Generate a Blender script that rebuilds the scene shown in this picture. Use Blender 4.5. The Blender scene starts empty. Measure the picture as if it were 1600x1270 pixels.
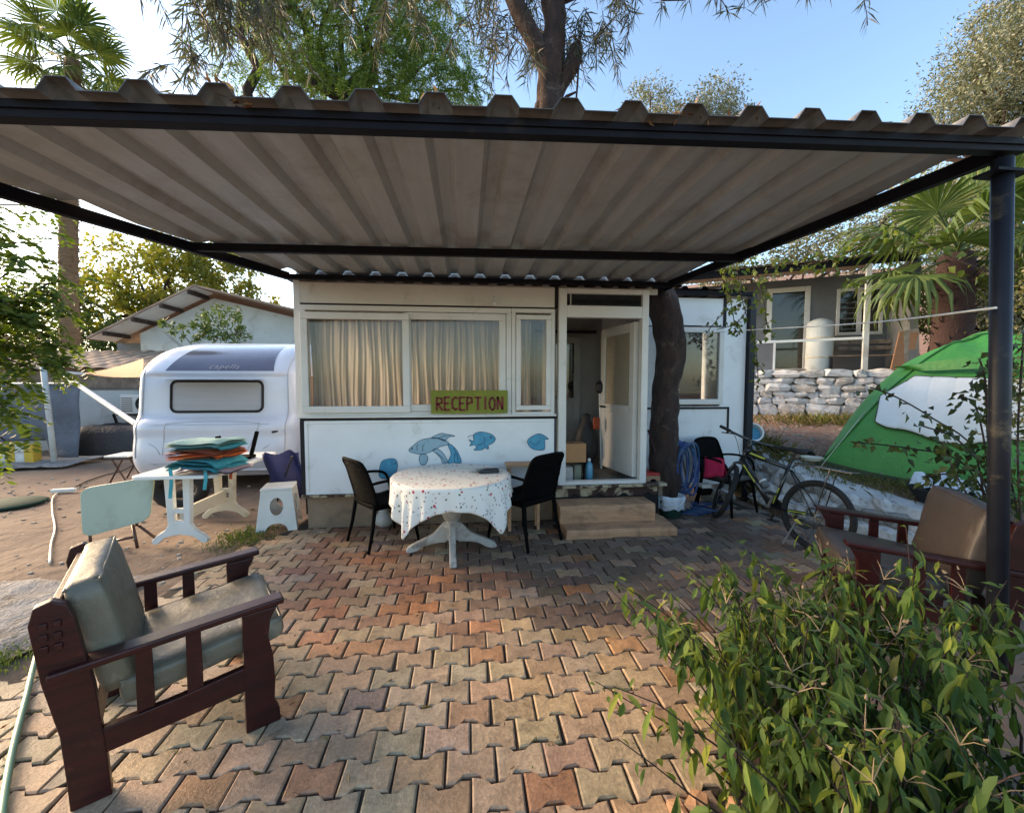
import bpy, bmesh, math, random
import numpy as np
from mathutils import Vector, Matrix, noise as mnoise
rng = random.Random(7)
nr = np.random.default_rng(7)
sc = bpy.context.scene
COL = sc.collection
rad = math.radians
PI = math.pi

# ------------------------------------------------------------------ camera, sky, sun, exposure
F_PX, CX, CY, EYE = 660.0, 800.0, 635.0, 1.6
YAW, PIT = math.atan(72/660.0), math.atan(38/660.0)
cam_d = bpy.data.cameras.new('camera'); cam = bpy.data.objects.new('camera', cam_d); COL.objects.link(cam)
cam.location = (0, 0, EYE); cam.rotation_euler = (PI/2-PIT, 0, -YAW)
cam_d.sensor_width = 36; cam_d.lens = 36*F_PX/1600.0; cam_d.clip_start = .05; cam_d.clip_end = 2000
sc.camera = cam
SUN_AZ, SUN_EL = rad(-62), rad(17)          # azimuth from +Y towards +X
world = bpy.data.worlds.new('World'); sc.world = world; world.use_nodes = True
wn = world.node_tree; wn.nodes.clear()
sky = wn.nodes.new('ShaderNodeTexSky'); sky.sky_type = 'NISHITA'; sky.sun_disc = False
sky.sun_elevation = SUN_EL; sky.sun_rotation = SUN_AZ; sky.air_density = 1.0; sky.dust_density = 0.9; sky.ozone_density = 3.5
bg = wn.nodes.new('ShaderNodeBackground'); bg.inputs['Strength'].default_value = .10
wo = wn.nodes.new('ShaderNodeOutputWorld')
wn.links.new(sky.outputs[0], bg.inputs[0]); wn.links.new(bg.outputs[0], wo.inputs[0])
sun_d = bpy.data.lights.new('sun', 'SUN'); sun = bpy.data.objects.new('sun', sun_d); COL.objects.link(sun)
sun_d.energy = 2.4; sun_d.angle = rad(42); sun_d.color = (1, .78, .57)
sdir = Vector((math.sin(SUN_AZ)*math.cos(SUN_EL), math.cos(SUN_AZ)*math.cos(SUN_EL), math.sin(SUN_EL)))
sun.rotation_euler = sdir.to_track_quat('Z', 'Y').to_euler(); sun.location = (0, 0, 30)
sc.view_settings.view_transform = 'Standard'; sc.view_settings.look = 'None'
sc.view_settings.gamma = 1; sc.view_settings.exposure = 2.5; sc.view_settings.use_curve_mapping = False
sc.view_settings.use_white_balance = True; sc.view_settings.white_balance_temperature = 7900; sc.view_settings.white_balance_tint = 10
sc.render.engine = 'CYCLES'
sc.cycles.max_bounces = 8; sc.cycles.transparent_max_bounces = 12

# ------------------------------------------------------------------ helpers
_F = Vector((math.sin(YAW)*math.cos(PIT), math.cos(YAW)*math.cos(PIT), -math.sin(PIT)))
_R = Vector((math.cos(YAW), -math.sin(YAW), 0)); _U = _R.cross(_F)
def ray(x, y): return _F + _R*((x-CX)/F_PX) - _U*((y-CY)/F_PX)
def GP(x, y, z=0.0):                       # photo point on the level z
    r = ray(x, y); return Vector((0, 0, EYE)) + r*((z-EYE)/r.z)
def DP(x, y, d): return Vector((0, 0, EYE)) + ray(x, y)*d
def YP(x, y, Y):
    r = ray(x, y); return Vector((0, 0, EYE)) + r*(Y/r.y)

def tag(o, label=None, cat=None, group=None, kind=None):
    if label: o['label'] = label
    if cat: o['category'] = cat
    if group: o['group'] = group
    if kind: o['kind'] = kind
    return o
def thing(name, label, cat, loc=(0, 0, 0), rotz=0.0, group=None):
    o = bpy.data.objects.new(name, None); COL.objects.link(o)
    o.empty_display_size = .1
    o.location = loc; o.rotation_euler = (0, 0, rotz)
    return tag(o, label, cat, group)
def pmat(p):
    m = Matrix.Translation(p.location) @ p.rotation_euler.to_matrix().to_4x4()
    return m
def wmat(q):
    return pmat(q) if q.parent is None else wmat(q.parent) @ q.matrix_parent_inverse @ pmat(q)
def link(name, me, mat, parent=None, world=False, bev=0, smooth=False, loc=None, rot=None, scale=None):
    o = bpy.data.objects.new(name, me); COL.objects.link(o)
    if mat is not None and len(me.materials) == 0: me.materials.append(mat)
    if smooth:
        me.polygons.foreach_set('use_smooth', [True]*len(me.polygons))
    if loc is not None: o.location = loc
    if rot is not None: o.rotation_euler = rot
    if scale is not None: o.scale = scale
    if parent is not None:
        o.parent = parent
        if world:
            o.matrix_parent_inverse = wmat(parent).inverted()
    if bev:
        b = o.modifiers.new('bevel', 'BEVEL'); b.width = bev; b.segments = 2; b.limit_method = 'ANGLE'; b.angle_limit = rad(40)
    return o
def copy_tree(o, parent=None):
    c = o.copy(); COL.objects.link(c); c.parent = parent
    for ch in list(o.children): copy_tree(ch, c)
    return c

class MB:
    def __init__(s): s.v = []; s.f = []
    def add(s, vs, fs):
        n = len(s.v); s.v += [tuple(v) for v in vs]; s.f += [tuple(i+n for i in f) for f in fs]; return s
    def box(s, c, d, M=None):
        x, y, z = d[0]/2, d[1]/2, d[2]/2
        vs = [Vector((a*x, b*y, e*z)) for a in (-1, 1) for b in (-1, 1) for e in (-1, 1)]
        if M is not None: vs = [M @ v for v in vs]
        c = Vector(c)
        return s.add([v+c for v in vs], [(0,1,3,2),(4,6,7,5),(0,4,5,1),(2,3,7,6),(0,2,6,4),(1,5,7,3)])
    def bb(s, a, b):
        return s.box([(a[i]+b[i])/2 for i in range(3)], [abs(b[i]-a[i]) for i in range(3)])
    def bar(s, p, q, w, h=None, up=(0, 0, 1)):
        p, q = Vector(p), Vector(q); h = h or w
        d = (q-p); L = d.length; d.normalize(); u = Vector(up)
        if abs(d.dot(u)) > .98: u = Vector((0, 1, 0))
        r = d.cross(u).normalized(); u = r.cross(d)
        M = Matrix((d, r, u)).transposed()
        return s.box((p+q)/2, (L, w, h), M)
    def tube(s, pts, r, n=8, cap=True, closed=False):
        pts = [Vector(p) for p in pts]; m = len(pts)
        rs = r if isinstance(r, (list, tuple)) else [r]*m
        vs = []; pu = None
        for i, p in enumerate(pts):
            if closed: d = pts[(i+1) % m]-pts[i-1]
            else: d = pts[min(i+1, m-1)]-pts[max(i-1, 0)]
            if d.length < 1e-9: d = Vector((0, 0, 1))
            d.normalize()
            if pu is None:
                pu = Vector((0, 0, 1)) if abs(d.z) < .9 else Vector((1, 0, 0))
            u = (pu-d*pu.dot(d))
            if u.length < 1e-4: u = d.orthogonal()
            u.normalize(); pu = u; w = d.cross(u)
            for k in range(n):
                a = 2*PI*k/n; vs.append(p+(u*math.cos(a)+w*math.sin(a))*rs[i])
        fs = []
        for i in range(m if closed else m-1):
            j = (i+1) % m
            for k in range(n):
                k2 = (k+1) % n; fs.append((i*n+k, j*n+k, j*n+k2, i*n+k2))
        if cap and not closed:
            fs.append(tuple(range(n)));  fs.append(tuple((m-1)*n+k for k in reversed(range(n))))
        return s.add(vs, fs)
    def lathe(s, prof, n=20, c=(0, 0, 0)):
        vs = []; m = len(prof)
        for (r, z) in prof:
            for k in range(n):
                a = 2*PI*k/n; vs.append((c[0]+r*math.cos(a), c[1]+r*math.sin(a), c[2]+z))
        fs = [(i*n+k, i*n+(k+1) % n, (i+1)*n+(k+1) % n, (i+1)*n+k) for i in range(m-1) for k in range(n)]
        fs.append(tuple(reversed(range(n)))); fs.append(tuple((m-1)*n+k for k in range(n)))
        return s.add(vs, fs)
    def prism(s, poly, a, b, axis='y'):     # polygon in the plane across axis, from a to b
        def P(u, v, t): return {'y': (u, t, v), 'x': (t, u, v), 'z': (u, v, t)}[axis]
        n = len(poly)
        vs = [P(u, v, a) for u, v in poly]+[P(u, v, b) for u, v in poly]
        fs = [tuple(range(n)), tuple(reversed(range(n, 2*n)))]+[(i, (i+1) % n, n+(i+1) % n, n+i) for i in range(n)]
        return s.add(vs, fs)
    def grid(s, fn, nu, nv, thick=None):
        vs = [fn(i/nu, j/nv) for i in range(nu+1) for j in range(nv+1)]
        fs = [(i*(nv+1)+j, (i+1)*(nv+1)+j, (i+1)*(nv+1)+j+1, i*(nv+1)+j+1) for i in range(nu) for j in range(nv)]
        return s.add(vs, fs)
    def mesh(s, name, fix=True):
        me = bpy.data.meshes.new(name); me.from_pydata([tuple(v) for v in s.v], [], s.f); 
        if fix:
            bm = bmesh.new(); bm.from_mesh(me); bmesh.ops.recalc_face_normals(bm, faces=bm.faces); bm.to_mesh(me); bm.free()
        me.update(); return me
    def build(s, name, mat, parent=None, world=False, bev=0, smooth=False, fix=True, **k):
        return link(name, s.mesh(name, fix), mat, parent, world, bev, smooth, **k)

# ------------------------------------------------------------------ materials
def nodes(m):
    m.use_nodes = True; nt = m.node_tree; return nt, nt.nodes['Principled BSDF']
def ramp(nt, fac, stops):
    r = nt.nodes.new('ShaderNodeValToRGB'); e = r.color_ramp.elements
    while len(e) < len(stops): e.new(.5)
    for i, (p, c) in enumerate(stops): e[i].position = p; e[i].color = (*c, 1)
    nt.links.new(fac, r.inputs[0]); return r.outputs[0]
def noise(nt, scale, detail=4, rough=.6, vec=None, dist=0):
    t = nt.nodes.new('ShaderNodeTexNoise'); t.inputs['Scale'].default_value = scale
    t.inputs['Detail'].default_value = detail; t.inputs['Roughness'].default_value = rough; t.inputs['Distortion'].default_value = dist
    if vec is not None: nt.links.new(vec, t.inputs['Vector'])
    return t.outputs['Fac']
def coords(nt, which='Object', scale=None):
    t = nt.nodes.new('ShaderNodeTexCoord'); o = t.outputs[which]
    if scale:
        m = nt.nodes.new('ShaderNodeMapping'); m.inputs['Scale'].default_value = scale; nt.links.new(o, m.inputs[0]); o = m.outputs[0]
    return o
def mixc(nt, fac, a, b, mode='MIX'):
    m = nt.nodes.new('ShaderNodeMix'); m.data_type = 'RGBA'; m.blend_type = mode
    for s, v in ((m.inputs[0], fac), (m.inputs[6], a), (m.inputs[7], b)):
        if isinstance(v, (int, float)): s.default_value = v
        elif isinstance(v, tuple): s.default_value = (*v, 1)
        else: nt.links.new(v, s)
    return m.outputs[2]
def math_(nt, op, a, b=0.0):
    m = nt.nodes.new('ShaderNodeMath'); m.operation = op
    for s, v in ((m.inputs[0], a), (m.inputs[1], b)):
        if isinstance(v, (int, float)): s.default_value = v
        else: nt.links.new(v, s)
    return m.outputs[0]
def bump(nt, bs, h, st=.3, dist=.01):
    b = nt.nodes.new('ShaderNodeBump'); b.inputs['Strength'].default_value = st; b.inputs['Distance'].default_value = dist
    nt.links.new(h, b.inputs['Height']); nt.links.new(b.outputs[0], bs.inputs['Normal'])
def mat(name, c1, c2=None, rough=.7, scale=6, bmp=.15, bdist=.004, metal=0, spec=.5, detail=5, streak=None, dirt=None, dscale=2, damt=(.5, .75), sheen=0, coat=0, rvar=0):
    m = bpy.data.materials.new(name); nt, b = nodes(m)
    c2 = c2 or tuple(x*.75 for x in c1)
    vec = coords(nt, 'Object', streak)
    n = noise(nt, scale, detail, .65, vec)
    col = ramp(nt, n, [(.3, c1), (.7, c2)])
    if dirt:
        n2 = noise(nt, dscale, 6, .7, coords(nt, 'Object'), .4)
        col = mixc(nt, ramp(nt, n2, [(damt[0], (0,)*3), (damt[1], (1,)*3)]), col, dirt)
    nt.links.new(col, b.inputs['Base Color'])
    b.inputs['Metallic'].default_value = metal; b.inputs['Specular IOR Level'].default_value = spec
    if rvar:
        mr = nt.nodes.new('ShaderNodeMapRange'); nt.links.new(noise(nt, scale*.7, 5, .7, coords(nt, 'Object')), mr.inputs[0])
        mr.inputs[1].default_value = .3; mr.inputs[2].default_value = .7; mr.inputs[3].default_value = rough-rvar; mr.inputs[4].default_value = rough+rvar
        nt.links.new(mr.outputs[0], b.inputs['Roughness'])
    else: b.inputs['Roughness'].default_value = rough
    if coat: b.inputs['Coat Weight'].default_value = coat; b.inputs['Coat Roughness'].default_value = .15
    if bmp: bump(nt, b, noise(nt, scale*6, 4, .6, vec), bmp, bdist)
    return m
def leafmat(name, cols, trans=.35, rough=.5, spec=.35):
    m = bpy.data.materials.new(name); nt, b = nodes(m)
    g = nt.nodes.new('ShaderNodeNewGeometry'); oi = nt.nodes.new('ShaderNodeObjectInfo')
    r = math_(nt, 'FRACT', math_(nt, 'ADD', g.outputs['Random Per Island'], oi.outputs['Random']))
    k = len(cols)
    col = ramp(nt, r, [(i/(k-1), c) for i, c in enumerate(cols)])
    nt.links.new(col, b.inputs['Base Color']); b.inputs['Roughness'].default_value = rough; b.inputs['Specular IOR Level'].default_value = spec
    t = nt.nodes.new('ShaderNodeBsdfTranslucent')
    tc = mixc(nt, 1.0, col, (1.3, 1.25, .55), 'MULTIPLY'); nt.links.new(tc, t.inputs[0])
    mx = nt.nodes.new('ShaderNodeMixShader'); mx.inputs[0].default_value = trans
    out = nt.nodes['Material Output']
    nt.links.new(b.outputs[0], mx.inputs[1]); nt.links.new(t.outputs[0], mx.inputs[2]); nt.links.new(mx.outputs[0], out.inputs[0])
    return m
def glassmat(name, tint=(.9, .9, .9), refl=.12, rough=.03):
    m = bpy.data.materials.new(name); m.use_nodes = True; nt = m.node_tree; nt.nodes.clear()
    o = nt.nodes.new('ShaderNodeOutputMaterial'); t = nt.nodes.new('ShaderNodeBsdfTransparent'); g = nt.nodes.new('ShaderNodeBsdfGlossy')
    t.inputs[0].default_value = (*tint, 1); g.inputs['Roughness'].default_value = rough
    fr = nt.nodes.new('ShaderNodeFresnel'); fr.inputs[0].default_value = 1.5
    f = math_(nt, 'ADD', fr.outputs[0], refl*.5)
    mx = nt.nodes.new('ShaderNodeMixShader'); nt.links.new(f, mx.inputs[0]); nt.links.new(t.outputs[0], mx.inputs[1]); nt.links.new(g.outputs[0], mx.inputs[2])
    nt.links.new(mx.outputs[0], o.inputs[0]); return m

M = {}
M['upvc'] = mat('upvc', (.68, .67, .64), (.59, .58, .55), rough=.38, scale=3, bmp=.03, dirt=(.3, .27, .22), dscale=5, damt=(.62, .85))
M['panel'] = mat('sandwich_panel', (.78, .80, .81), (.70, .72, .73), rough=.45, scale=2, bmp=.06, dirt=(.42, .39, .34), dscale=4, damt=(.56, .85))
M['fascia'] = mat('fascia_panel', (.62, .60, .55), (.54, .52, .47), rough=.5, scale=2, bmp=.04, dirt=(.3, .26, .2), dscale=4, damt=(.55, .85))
M['black_metal'] = mat('black_painted_steel', (.004, .004, .008), (.008, .008, .012), rough=.6, spec=.15, scale=8, bmp=.12, dirt=(.03, .024, .02), dscale=7, damt=(.6, .8))
M['post_metal'] = mat('worn_post_steel', (.007, .009, .015), (.013, .015, .022), rough=.5, spec=.3, scale=7, bmp=.15, dirt=(.16, .13, .08), dscale=2.2, damt=(.58, .75))
M['roofsheet'] = mat('painted_roof_sheet', (.41, .43, .43), (.33, .345, .345), rough=.42, scale=3, bmp=.05, streak=(6, .5, 6), dirt=(.24, .2, .16), dscale=2.5, damt=(.5, .8), rvar=.1)
def grimy_ends():
    nt = M['roofsheet'].node_tree; b = nt.nodes['Principled BSDF']; src = b.inputs['Base Color'].links[0].from_socket
    sx = nt.nodes.new('ShaderNodeSeparateXYZ'); nt.links.new(coords(nt, 'Object'), sx.inputs[0])
    y = math_(nt, 'ADD', sx.outputs['Y'], math_(nt, 'MULTIPLY', noise(nt, 9, 5, .7, coords(nt, 'Object')), .12))

    mr = nt.nodes.new('ShaderNodeMapRange'); nt.links.new(y, mr.inputs[0]); mr.inputs[1].default_value = 1.87; mr.inputs[2].default_value = 1.98; mr.inputs[3].default_value = .9; mr.inputs[4].default_value = 0
    nt.links.new(mixc(nt, mr.outputs[0], src, (.05, .044, .042)), b.inputs['Base Color'])
grimy_ends()
M['dark'] = mat('dark_gap', (.01, .01, .012), rough=.8, bmp=0)
M['seam'] = mat('navy_trim', (.01, .03, .06), rough=.5, bmp=0)
M['concrete'] = mat('old_concrete', (.36, .3, .24), (.26, .21, .17), rough=.9, scale=5, bmp=.5, bdist=.01, dirt=(.13, .10, .08), dscale=2.5)
M['foundation'] = mat('foundation_plaster', (.30, .21, .14), (.22, .15, .1), rough=.92, scale=4, bmp=.4, bdist=.01, dirt=(.09, .06, .045), dscale=2, damt=(.5, .75))
M['step'] = mat('worn_step_wood', (.60, .34, .19), (.42, .22, .12), rough=.8, scale=4, bmp=.5, bdist=.01, streak=(1, 5, 8), dirt=(.16, .1, .06), dscale=3, damt=(.52, .78))
M['rusty'] = mat('peeling_painted_sheet', (.42, .35, .24), (.34, .28, .18), rough=.8, scale=5, bmp=.4, dirt=(.045, .02, .015), dscale=5, damt=(.48, .54))
M['soil'] = mat('bare_soil', (.21, .145, .105), (.13, .09, .067), rough=.95, scale=1.2, bmp=.8, bdist=.03, dirt=(.19, .145, .105), dscale=.7, damt=(.5, .75), detail=9)
M['sand'] = mat('joint_sand', (.05, .034, .024), (.03, .022, .017), rough=.95, scale=20, bmp=.4)
M['grey_conc'] = mat('broken_concrete', (.36, .345, .33), (.2, .19, .18), rough=.92, scale=5, bmp=.9, bdist=.03, dirt=(.09, .07, .05), dscale=4, damt=(.5, .7), detail=9)
M['whitestone'] = mat('whitewashed_stone', (.68, .67, .65), (.5, .48, .46), rough=.85, scale=6, bmp=.6, bdist=.012, dirt=(.2, .17, .14), dscale=3, damt=(.52, .72))
M['greystone2'] = mat('patchy_whitewashed_stone', (.46, .43, .39), (.28, .25, .22), rough=.9, scale=5, bmp=.7, bdist=.015, dirt=(.62, .6, .57), dscale=4, damt=(.5, .6))
M['mortar'] = mat('wall_mortar', (.3, .24, .2), (.13, .1, .08), rough=.95, scale=6, bmp=.6, bdist=.02)
M['greystone'] = mat('grey_rock', (.4, .37, .33), (.22, .2, .17), rough=.9, scale=5, bmp=.7, bdist=.015, dirt=(.1, .08, .06))
M['redwood'] = mat('mahogany_stain', (.045, .0055, .005), (.016, .003, .003), rough=.38, scale=3, bmp=.25, streak=(2, 14, 14), spec=.35, dirt=(.14, .04, .025), dscale=9, damt=(.62, .8), rvar=.1)
M['chairdark'] = mat('dark_plastic', (.005, .0045, .0045), (.003, .003, .003), rough=.75, spec=.05, scale=10, bmp=.05)
M['chairbrown'] = mat('brown_seat_plastic', (.05, .035, .033), (.03, .022, .022), rough=.35, scale=10, bmp=.05)
M['whiteplastic'] = mat('white_plastic', (.72, .74, .72), (.62, .64, .61), rough=.4, scale=5, bmp=.03, dirt=(.35, .3, .2), dscale=4, damt=(.6, .85))
M['creamplastic'] = mat('cream_plastic', (.62, .58, .47), (.54, .5, .4), rough=.45, scale=5, bmp=.03, dirt=(.3, .25, .17), dscale=4)
M['carav'] = mat('caravan_shell', (.62, .67, .76), (.57, .62, .71), rough=.22, scale=2, bmp=.01, coat=.3, dirt=(.5, .5, .5), dscale=3, damt=(.65, .95))
M['caravdark'] = mat('tinted_skylight', (.10, .10, .15), (.07, .07, .10), rough=.12, scale=2, bmp=0, coat=.6)
M['rubber'] = mat('black_rubber', (.012, .012, .013), rough=.75, scale=30, bmp=.3)
M['steel'] = mat('bare_steel', (.5, .5, .5), (.35, .35, .35), rough=.3, metal=1, bmp=.02)
M['blackgloss'] = mat('black_paint', (.012, .013, .013), (.02, .02, .02), rough=.25, bmp=0, coat=.5)
M['lime'] = mat('lime_decal', (.5, .6, .06), rough=.35, bmp=0)
M['bark'] = mat('tree_bark', (.07, .04, .032), (.02, .013, .011), rough=.95, scale=7, bmp=1, bdist=.03, streak=(2, 2, .6), dirt=(.16, .12, .1), dscale=5, damt=(.55, .75))
M['barkred'] = mat('reddish_bark', (.13, .06, .045), (.04, .02, .018), rough=.95, scale=7, bmp=1, bdist=.03, streak=(2, 2, .6))
M['palmbark'] = mat('palm_trunk_bark', (.30, .19, .10), (.13, .085, .05), rough=.95, scale=6, bmp=1, bdist=.03, streak=(1, 1, 5))
M['navyfab'] = mat('navy_cloth', (.015, .024, .11), (.008, .012, .06), rough=.8, scale=4, bmp=.3)
M['tarp'] = mat('slate_tarp', (.11, .14, .19), (.06, .075, .10), rough=.6, scale=2.5, bmp=.5, bdist=.03)
M['tile'] = mat('clay_roof', (.42, .30, .22), (.28, .19, .14), rough=.9, scale=4, bmp=.5, dirt=(.15, .12, .1))
M['wallwhite'] = mat('pale_render', (.55, .6, .6), (.45, .5, .5), rough=.85, scale=1.5, bmp=.2, dirt=(.3, .28, .26), dscale=1.2)
M['wallgrey'] = mat('grey_render', (.18, .19, .20), (.13, .14, .15), rough=.9, scale=1.5, bmp=.2)
M['awning'] = mat('orange_awning', (.27, .10, .006), (.22, .08, .005), rough=.6, bmp=.05)
M['yellowpaint'] = mat('yellow_kerb_paint', (.65, .42, .05), (.5, .3, .04), rough=.8)
M['glass'] = glassmat('window_glass', refl=-.02)
M['darkglass'] = mat('dark_glass', (.012, .014, .014), (.02, .022, .022), rough=.06, bmp=0, spec=.7)
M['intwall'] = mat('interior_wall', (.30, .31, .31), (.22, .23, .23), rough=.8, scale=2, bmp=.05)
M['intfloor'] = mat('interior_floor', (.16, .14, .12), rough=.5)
M['cardboard'] = mat('cardboard', (.42, .22, .10), (.34, .17, .08), rough=.85)
M['orange'] = mat('orange_fabric', (.75, .15, .02), (.6, .1, .02), rough=.85, scale=14, bmp=.3)
M['rust'] = mat('rust_red_fabric', (.42, .08, .03), (.3, .05, .02), rough=.85, scale=14, bmp=.3)
M['teal'] = mat('turquoise_fabric', (.03, .36, .40), (.02, .25, .3), rough=.85, scale=14, bmp=.3)
M['mint'] = mat('faded_mint_fabric', (.22, .42, .38), (.15, .3, .28), rough=.85, scale=14, bmp=.3)
M['mauve'] = mat('mauve_fabric', (.4, .28, .3), (.32, .22, .25), rough=.85, scale=14, bmp=.3)
M['pink'] = mat('pink_cloth', (.55, .015, .08), (.4, .01, .05), rough=.85, scale=14, bmp=.3)
M['greenplastic'] = mat('dark_green_plastic', (.012, .05, .035), (.01, .035, .025), rough=.8, spec=.2)
M['sage'] = mat('sage_laminate', (.34, .40, .31), (.29, .35, .27), rough=.4, scale=1.5, bmp=.03, dirt=(.22, .24, .18), dscale=3)
M['hosegreen'] = mat('green_hose', (.16, .34, .22), (.12, .27, .17), rough=.4, bmp=.05)
M['hoseblue'] = mat('blue_hose', (.015, .05, .22), (.02, .09, .16), rough=.35, bmp=.05)
M['bag'] = mat('thin_plastic_bag', (.6, .68, .75), (.5, .58, .66), rough=.25, scale=6, bmp=.8, bdist=.02)
M['brownplastic'] = mat('tan_stool_plastic', (.36, .19, .11), (.3, .16, .09), rough=.5)
M['redplastic'] = mat('red_plastic', (.5, .02, .015), rough=.4)
M['woodpole'] = mat('broom_handle', (.3, .24, .18), (.2, .15, .11), rough=.7)
M['tentgreen'] = mat('green_tent_fabric', (.05, .29, .05), (.035, .21, .04), rough=.5, scale=2.5, bmp=.6, bdist=.02)
M['tentgreen2'] = mat('dark_green_tent_trim', (.02, .17, .03), (.015, .12, .02), rough=.5)
M['tentdark'] = mat('olive_tent_base', (.05, .07, .03), rough=.8)
M['silver'] = mat('reflective_cover', (.72, .76, .76), (.62, .66, .66), rough=.35, scale=3, bmp=.35, bdist=.015)
M['olivesign'] = mat('olive_sign_paint', (.20, .22, .015), (.15, .17, .012), rough=.6, scale=8, bmp=.1)
M['signred'] = mat('dark_red_lettering', (.17, .008, .006), rough=.6, bmp=0)
M['fishblue'] = mat('fish_blue_paint', (.05, .34, .50), (.03, .22, .36), rough=.5, scale=14, bmp=0)
M['fishpale'] = mat('fish_pale_paint', (.30, .45, .52), (.2, .34, .42), rough=.5, scale=14, bmp=0)
M['fishline'] = mat('fish_outline_paint', (.03, .07, .13), rough=.5, bmp=0)
M['blackcloth'] = mat('black_cover', (.012, .012, .015), (.02, .02, .025), rough=.55, scale=3, bmp=.5, bdist=.03)
M['lettergrey'] = mat('raised_grey_letters', (.36, .36, .42), rough=.35, bmp=0)
# upholstery leatherette
M['uph'] = mat('grey_green_leatherette', (.155, .14, .10), (.10, .092, .07), rough=.45, scale=2.2, bmp=.55, bdist=.012, dirt=(.34, .30, .22), dscale=5, damt=(.55, .8), rvar=.1)
M['uphbrown'] = mat('brown_leatherette', (.075, .056, .045), (.05, .038, .031), rough=.5, scale=2.2, bmp=.55, bdist=.012, dirt=(.22, .18, .15), dscale=3, damt=(.6, .85))
# curtain
def curtainmat():
    m = bpy.data.materials.new('curtain_cloth'); nt, b = nodes(m)
    col = ramp(nt, noise(nt, 3, 4, .6, coords(nt, 'Object', (6, 1, .6))), [(.3, (.60, .55, .49)), (.7, (.40, .36, .31))])
    nt.links.new(col, b.inputs['Base Color']); b.inputs['Roughness'].default_value = .8
    t = nt.nodes.new('ShaderNodeBsdfTranslucent'); nt.links.new(col, t.inputs[0])
    mx = nt.nodes.new('ShaderNodeMixShader'); mx.inputs[0].default_value = .3
    nt.links.new(b.outputs[0], mx.inputs[1]); nt.links.new(t.outputs[0], mx.inputs[2]); nt.links.new(mx.outputs[0], nt.nodes['Material Output'].inputs[0])
    return m
M['curtain'] = curtainmat()
# floral tablecloth
def floral():
    m = bpy.data.materials.new('floral_cotton'); nt, b = nodes(m)
    def spots(scale, off, r0, r1):
        mp = nt.nodes.new('ShaderNodeMapping'); mp.inputs['Location'].default_value = off
        nt.links.new(coords(nt, 'UV'), mp.inputs[0])
        v = nt.nodes.new('ShaderNodeTexVoronoi'); v.inputs['Scale'].default_value = scale; v.inputs['Randomness'].default_value = .75
        nt.links.new(mp.outputs[0], v.inputs['Vector'])
        n = noise(nt, scale*3, 2, .5, mp.outputs[0])
        d = math_(nt, 'ADD', v.outputs['Distance'], math_(nt, 'MULTIPLY', n, .22))
        return ramp(nt, d, [(r0, (1,)*3), (r1, (0,)*3)]), v.outputs['Color']
    base = (.74, .73, .68)
    s1, _ = spots(13, (0, 0, 0), .27, .31)
    s2, _ = spots(21, (3.3, 1.7, 0), .29, .33)
    s3, _ = spots(27, (7.1, 4.7, 0), .32, .36)
    c = mixc(nt, s3, base, (.36, .27, .27)); c = mixc(nt, s2, c, (.13, .17, .10)); c = mixc(nt, s1, c, (.50, .04, .07))
    nt.links.new(c, b.inputs['Base Color']); b.inputs['Roughness'].default_value = .8
    bump(nt, b, noise(nt, 7, 3, .5, coords(nt, 'Object')), .25, .01)
    return m
M['floral'] = floral()
# pavers
def pavermat(name, attr):
    m = bpy.data.materials.new(name); nt, b = nodes(m)
    if attr:
        a = nt.nodes.new('ShaderNodeAttribute'); a.attribute_name = 'Col'; src = a.outputs['Color']
    else:
        a = nt.nodes.new('ShaderNodeObjectInfo'); src = a.outputs['Color']
    g = nt.nodes.new('ShaderNodeNewGeometry'); pos = g.outputs['Position']
    n1 = noise(nt, 9, 8, .75, pos); n2 = noise(nt, 60, 5, .7, pos); n3 = noise(nt, 3.1, 6, .7, pos, .6)
    c = mixc(nt, 1.0, src, ramp(nt, n1, [(.3, (.62, .6, .58)), (.7, (1.3, 1.3, 1.3))]), 'MULTIPLY')
    c = mixc(nt, 1.0, c, ramp(nt, n2, [(.3, (.72,)*3), (.7, (1.25,)*3)]), 'MULTIPLY')
    c = mixc(nt, ramp(nt, n3, [(.58, (0,)*3), (.7, (.7,)*3)]), c, (.075, .052, .04))
    sp = nt.nodes.new('ShaderNodeTexVoronoi'); sp.inputs['Scale'].default_value = 34; nt.links.new(pos, sp.inputs['Vector'])
    c = mixc(nt, ramp(nt, sp.outputs['Distance'], [(.04, (.8,)*3), (.07, (0,)*3)]), c, (.55, .5, .44))
    nt.links.new(c, b.inputs['Base Color'])
    mr = nt.nodes.new('ShaderNodeMapRange'); nt.links.new(n1, mr.inputs[0]); mr.inputs[1].default_value = .3; mr.inputs[2].default_value = .7
    mr.inputs[3].default_value = .38; mr.inputs[4].default_value = .75; nt.links.new(mr.outputs[0], b.inputs['Roughness'])
    h = math_(nt, 'ADD', math_(nt, 'MULTIPLY', n1, 1.5), n2)
    bump(nt, b, h, .75, .006)
    return m
M['paver'] = pavermat('worn_paver', False); M['paverfar'] = pavermat('worn_paver_field', True)

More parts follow.
